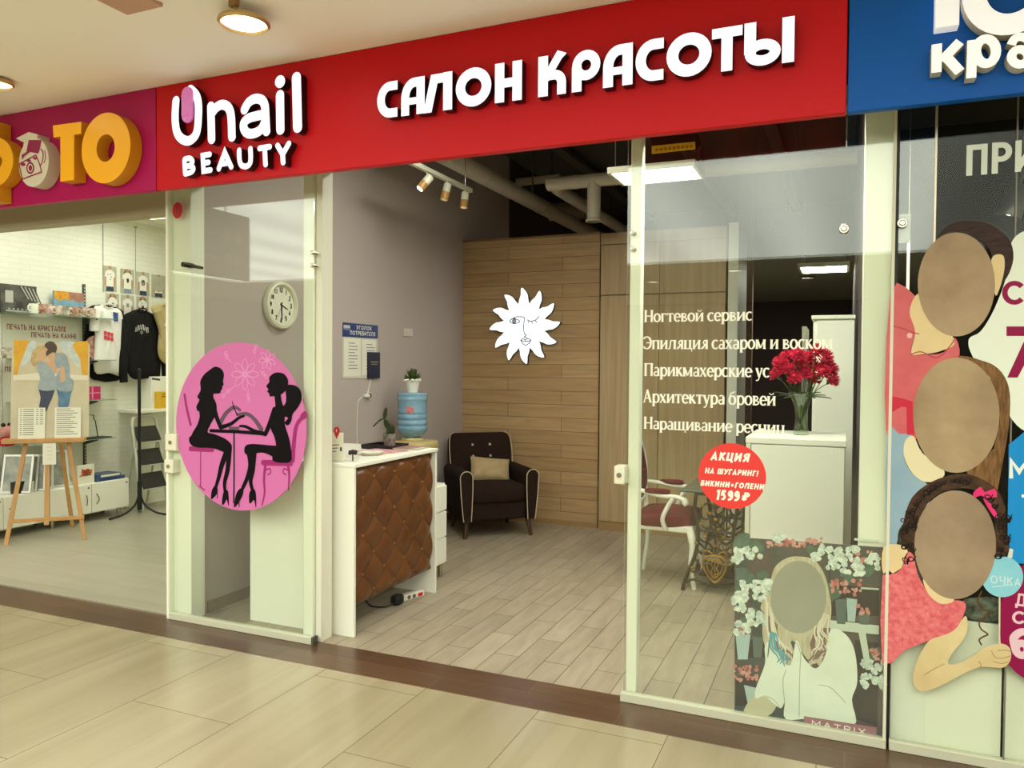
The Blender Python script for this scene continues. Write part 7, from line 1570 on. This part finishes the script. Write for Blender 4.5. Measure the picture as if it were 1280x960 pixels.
# printed girl with balloon
gl = film('printed_girl', 'printed curly-haired girl in a coral lace dress, lowest film figure on the right', 'person print', 5, d6([(70, 238), (110, 232), (140, 212), (152, 170), (168, 148), (186, 165), (200, 228), (232, 290), (282, 336), (330, 332), (372, 334), (382, 360), (362, 412), (330, 450), (250, 480), (150, 520), (68, 568)]), mat('film_coral_lace', (206, 88, 94), rough=.6, rgb2=(226, 128, 128), noise_scale=55, spec=.2), 2)
fpart(gl, 'shoulder', 5, [d6([(74, 132), (140, 124), (164, 148), (148, 190), (136, 214), (74, 234)])], FSK)
fpart(gl, 'neckline', 6, [d6([(222, 252), (270, 290), (334, 322), (326, 340), (282, 342), (240, 305)])], FSK)
fpart(gl, 'arm', 6, [d6([(250, 478), (300, 462), (345, 438), (380, 388), (389, 430), (374, 476), (334, 526), (314, 566), (345, 570), (400, 545), (445, 512), (485, 497), (520, 494), (545, 508), (552, 535), (546, 562), (525, 582), (490, 584), (440, 580), (380, 602), (300, 646), (230, 672), (198, 662), (183, 622), (194, 570), (222, 512)])], mat('film_arm_skin', (218, 200, 150), rough=.5, rgb2=(202, 180, 130), noise_scale=5, spec=.2), 3, 'bent bare arm with a closed fist')
fpart(gl, 'finger_lines', 7, [], mat('film_skin_line', (160, 124, 84), **FS_), strokes=[d6([(478, 520), (492, 545), (520, 548), (548, 540)]), d6([(500, 520), (525, 518), (550, 522)]), d6([(486, 560), (515, 568), (540, 562)]), d6([(225, 612), (260, 590), (300, 570)]), d6([(430, 560), (440, 575), (436, 582)])], w=.0028)
fpart(gl, 'hair', 4, [[(1127, 672), (1131, 645), (1140, 622), (1158, 606), (1180, 596), (1204, 592), (1226, 598), (1246, 612), (1257, 636), (1256, 660), (1262, 684), (1254, 696), (1240, 690), (1244, 650), (1222, 615), (1194, 611), (1166, 622), (1150, 650), (1146, 690), (1136, 700), (1130, 690)]], mat('film_curl_brown', (44, 30, 24), rough=.5, rgb2=(84, 60, 40), noise_scale=26, spec=.2), 3, 'dark curly hair')
curl = mat('film_curl_dark', (34, 22, 18), **FS_); rq = random.Random(8); cs = []
for k in range(64):
    a = radians(150 + rq.uniform(-62, 150)); cx, cy = 1194 + 60 * cos(a), 682 - 0 + 76 * sin(-a) * -1 if False else 682 - 80 * abs(sin(a)) * .95
    if k % 3 == 1: cx, cy = (1135 + rq.uniform(-6, 9), rq.uniform(628, 700))
    elif k % 3 == 2: a = radians(rq.uniform(35, 150)); cx, cy = 1194 + 62 * cos(a), 678 - 80 * sin(a)
    elif k % 3 == 0: cx, cy = (1252 + rq.uniform(-5, 8), rq.uniform(640, 694))
    rr = rq.uniform(3, 6); cs.append([(cx + rr * (1 - j * .06) * cos(j * .9), cy + rr * (1 - j * .06) * sin(j * .9) + j * .8) for j in range(8)])
fpart(gl, 'curls', 6, [], curl, strokes=cs, w=.0036)
fpart(gl, 'ringlet', 6, [], mat('film_ringlet', (92, 66, 38), **FS_), strokes=[d6([(440, 300), (426, 335), (445, 365), (468, 372), (452, 395), (432, 415), (440, 440), (464, 458), (446, 468), (432, 480), (440, 498)])], w=.006)
fpart(gl, 'bow', 7, [d5([(468, 742), (500, 714), (518, 738), (560, 722), (570, 758), (530, 762), (500, 752), (474, 762)]), d5([(512, 770), (530, 768), (574, 838), (556, 842)])], mat('film_bow_pink', (222, 52, 112), **FS_), 2, 'bright pink hair bow')
fpart(gl, 'face', 8, [oval(1194, 681, 51, 68)], face_mat('blurred_face_brown', (166, 144, 116), (138, 118, 96)), 0, 'smooth featureless oval face')
bn = film('printed_balloon', 'printed light blue balloon on a stick beside the curly-haired girl', 'balloon print', 4, oval(1253, 721, 26, 25.5), mat('film_balloon', (122, 190, 208), rough=.4, rgb2=(140, 204, 216), noise_scale=6, spec=.3), 0)
P = rl(5); b = B(); q0, q1 = P.px(1238, 729), P.px(1276, 726.5); vt = P.px(1240, 719)[1]; b.text(P, 'ОЧКА', q0[0], q0[1], q1[0], vt, w=.15); b.stroke(P, P.pxs([(1240, 733.5), (1266, 731)]), .004, 0, .0003); b.build('lettering', mat('film_pale_blue_text', (196, 222, 222), **FS_), bn, flat=True)
fpart(bn, 'stick', 4, [], mat('film_stick', (206, 200, 168), **FS_), strokes=[[(1249.5, 747), (1249, 806)]], w=.006); fpart(bn, 'knot', 5, [d6([(538, 172), (546, 136), (560, 140), (556, 172)])], mat('film_knot', (206, 214, 196), **FS_), 0)
# white display boards standing inside behind the film
q = at(1112, 925, y=.04)
t = thing('display_board', 'white board standing behind the lower part of the right shop pane', 'board', (.40, .05, 0)); B().box((.200, .04, .003), (.604, .06, .57)).build('board', WHITE, t, .002)
t = thing('display_board', 'white board behind the pane at the lower right picture corner', 'board', (.9, .05, 0)); B().box((.614, .04, .003), (1.3, .06, .50)).build('board', WHITE, t, .002)
b = B(); b.artpx(front(.035), d6([(372, 330), (420, 320), (500, 325), (500, 405), (400, 400), (380, 380)]), 0, .004, sm=3); tag(b.build('clutter_print', mat('mixed_print', (120, 128, 112), .6, rgb2=(36, 34, 34), noise_scale=28), flat=True), 'patch of black and white print behind the pane between the girl and the balloon', 'print')
# upright profile, light tube, clear tab, spotlight
t = thing('light_tube', 'thin upright light tube inside the right shop pane', 'lamp', tuple(at(1132, 495, y=.05))); a, c = at(1132, 500, y=.05), at(1132.5, 304, y=.05)
B().tube([(a.x, .05, a.z), (a.x, .05, c.z)], .006, 10).build('tube', emission('tube_glow', (1.0, .9, .72), 1.4), t); B().cyl((a.x, .05, c.z), (a.x, .05, c.z + .03), .009, .009, 12).build('end_cap', CHROME, t); B().cyl((a.x, .05, c.z + .03), (a.x, .05, 2.72), .002, .002, 8).build('wire', CHROME, t)
b = B(); b.artpx(front(.03), [(1124, 268), (1139, 267), (1137, 300), (1131, 304), (1122, 304)], 0, .002); tag(b.build('clear_tab', mat('milky_tab', (176, 178, 166), .4), flat=True), 'milky tab around the bolt at the top corner of the right shop pane', 'tab')
q = at(1266, 258, y=1.0); t = thing('shop_spotlight', 'silver ceiling spotlight inside the dark right shop', 'spotlight', tuple(q)); M = Matrix.Translation(q) @ Matrix.Rotation(radians(22), 4, 'Y')
B(M).lathe([(.035, .11), (.05, .09), (.052, 0), (.062, -.05), (.060, -.055), (.05, -.05), (0, -.045)], (0, 0, 0), 24).build('housing', mat('spot_silver', (150, 148, 138), .35, .7), t); B(M).lathe([(0, -.046), (.045, -.046), (.045, -.044), (0, -.044)], (0, 0, 0), 20).build('lens', emission('spot_glow', (1, .95, .85), 2.5), t)
b = B(); b.tube([tuple(q + Vector((.02, 0, .10))), tuple(q + Vector((.05, 0, .2))), (q.x + .05, q.y, 3.3)], .012, 8); b.build('arm', mat('spot_silver', (150, 148, 138)), t)
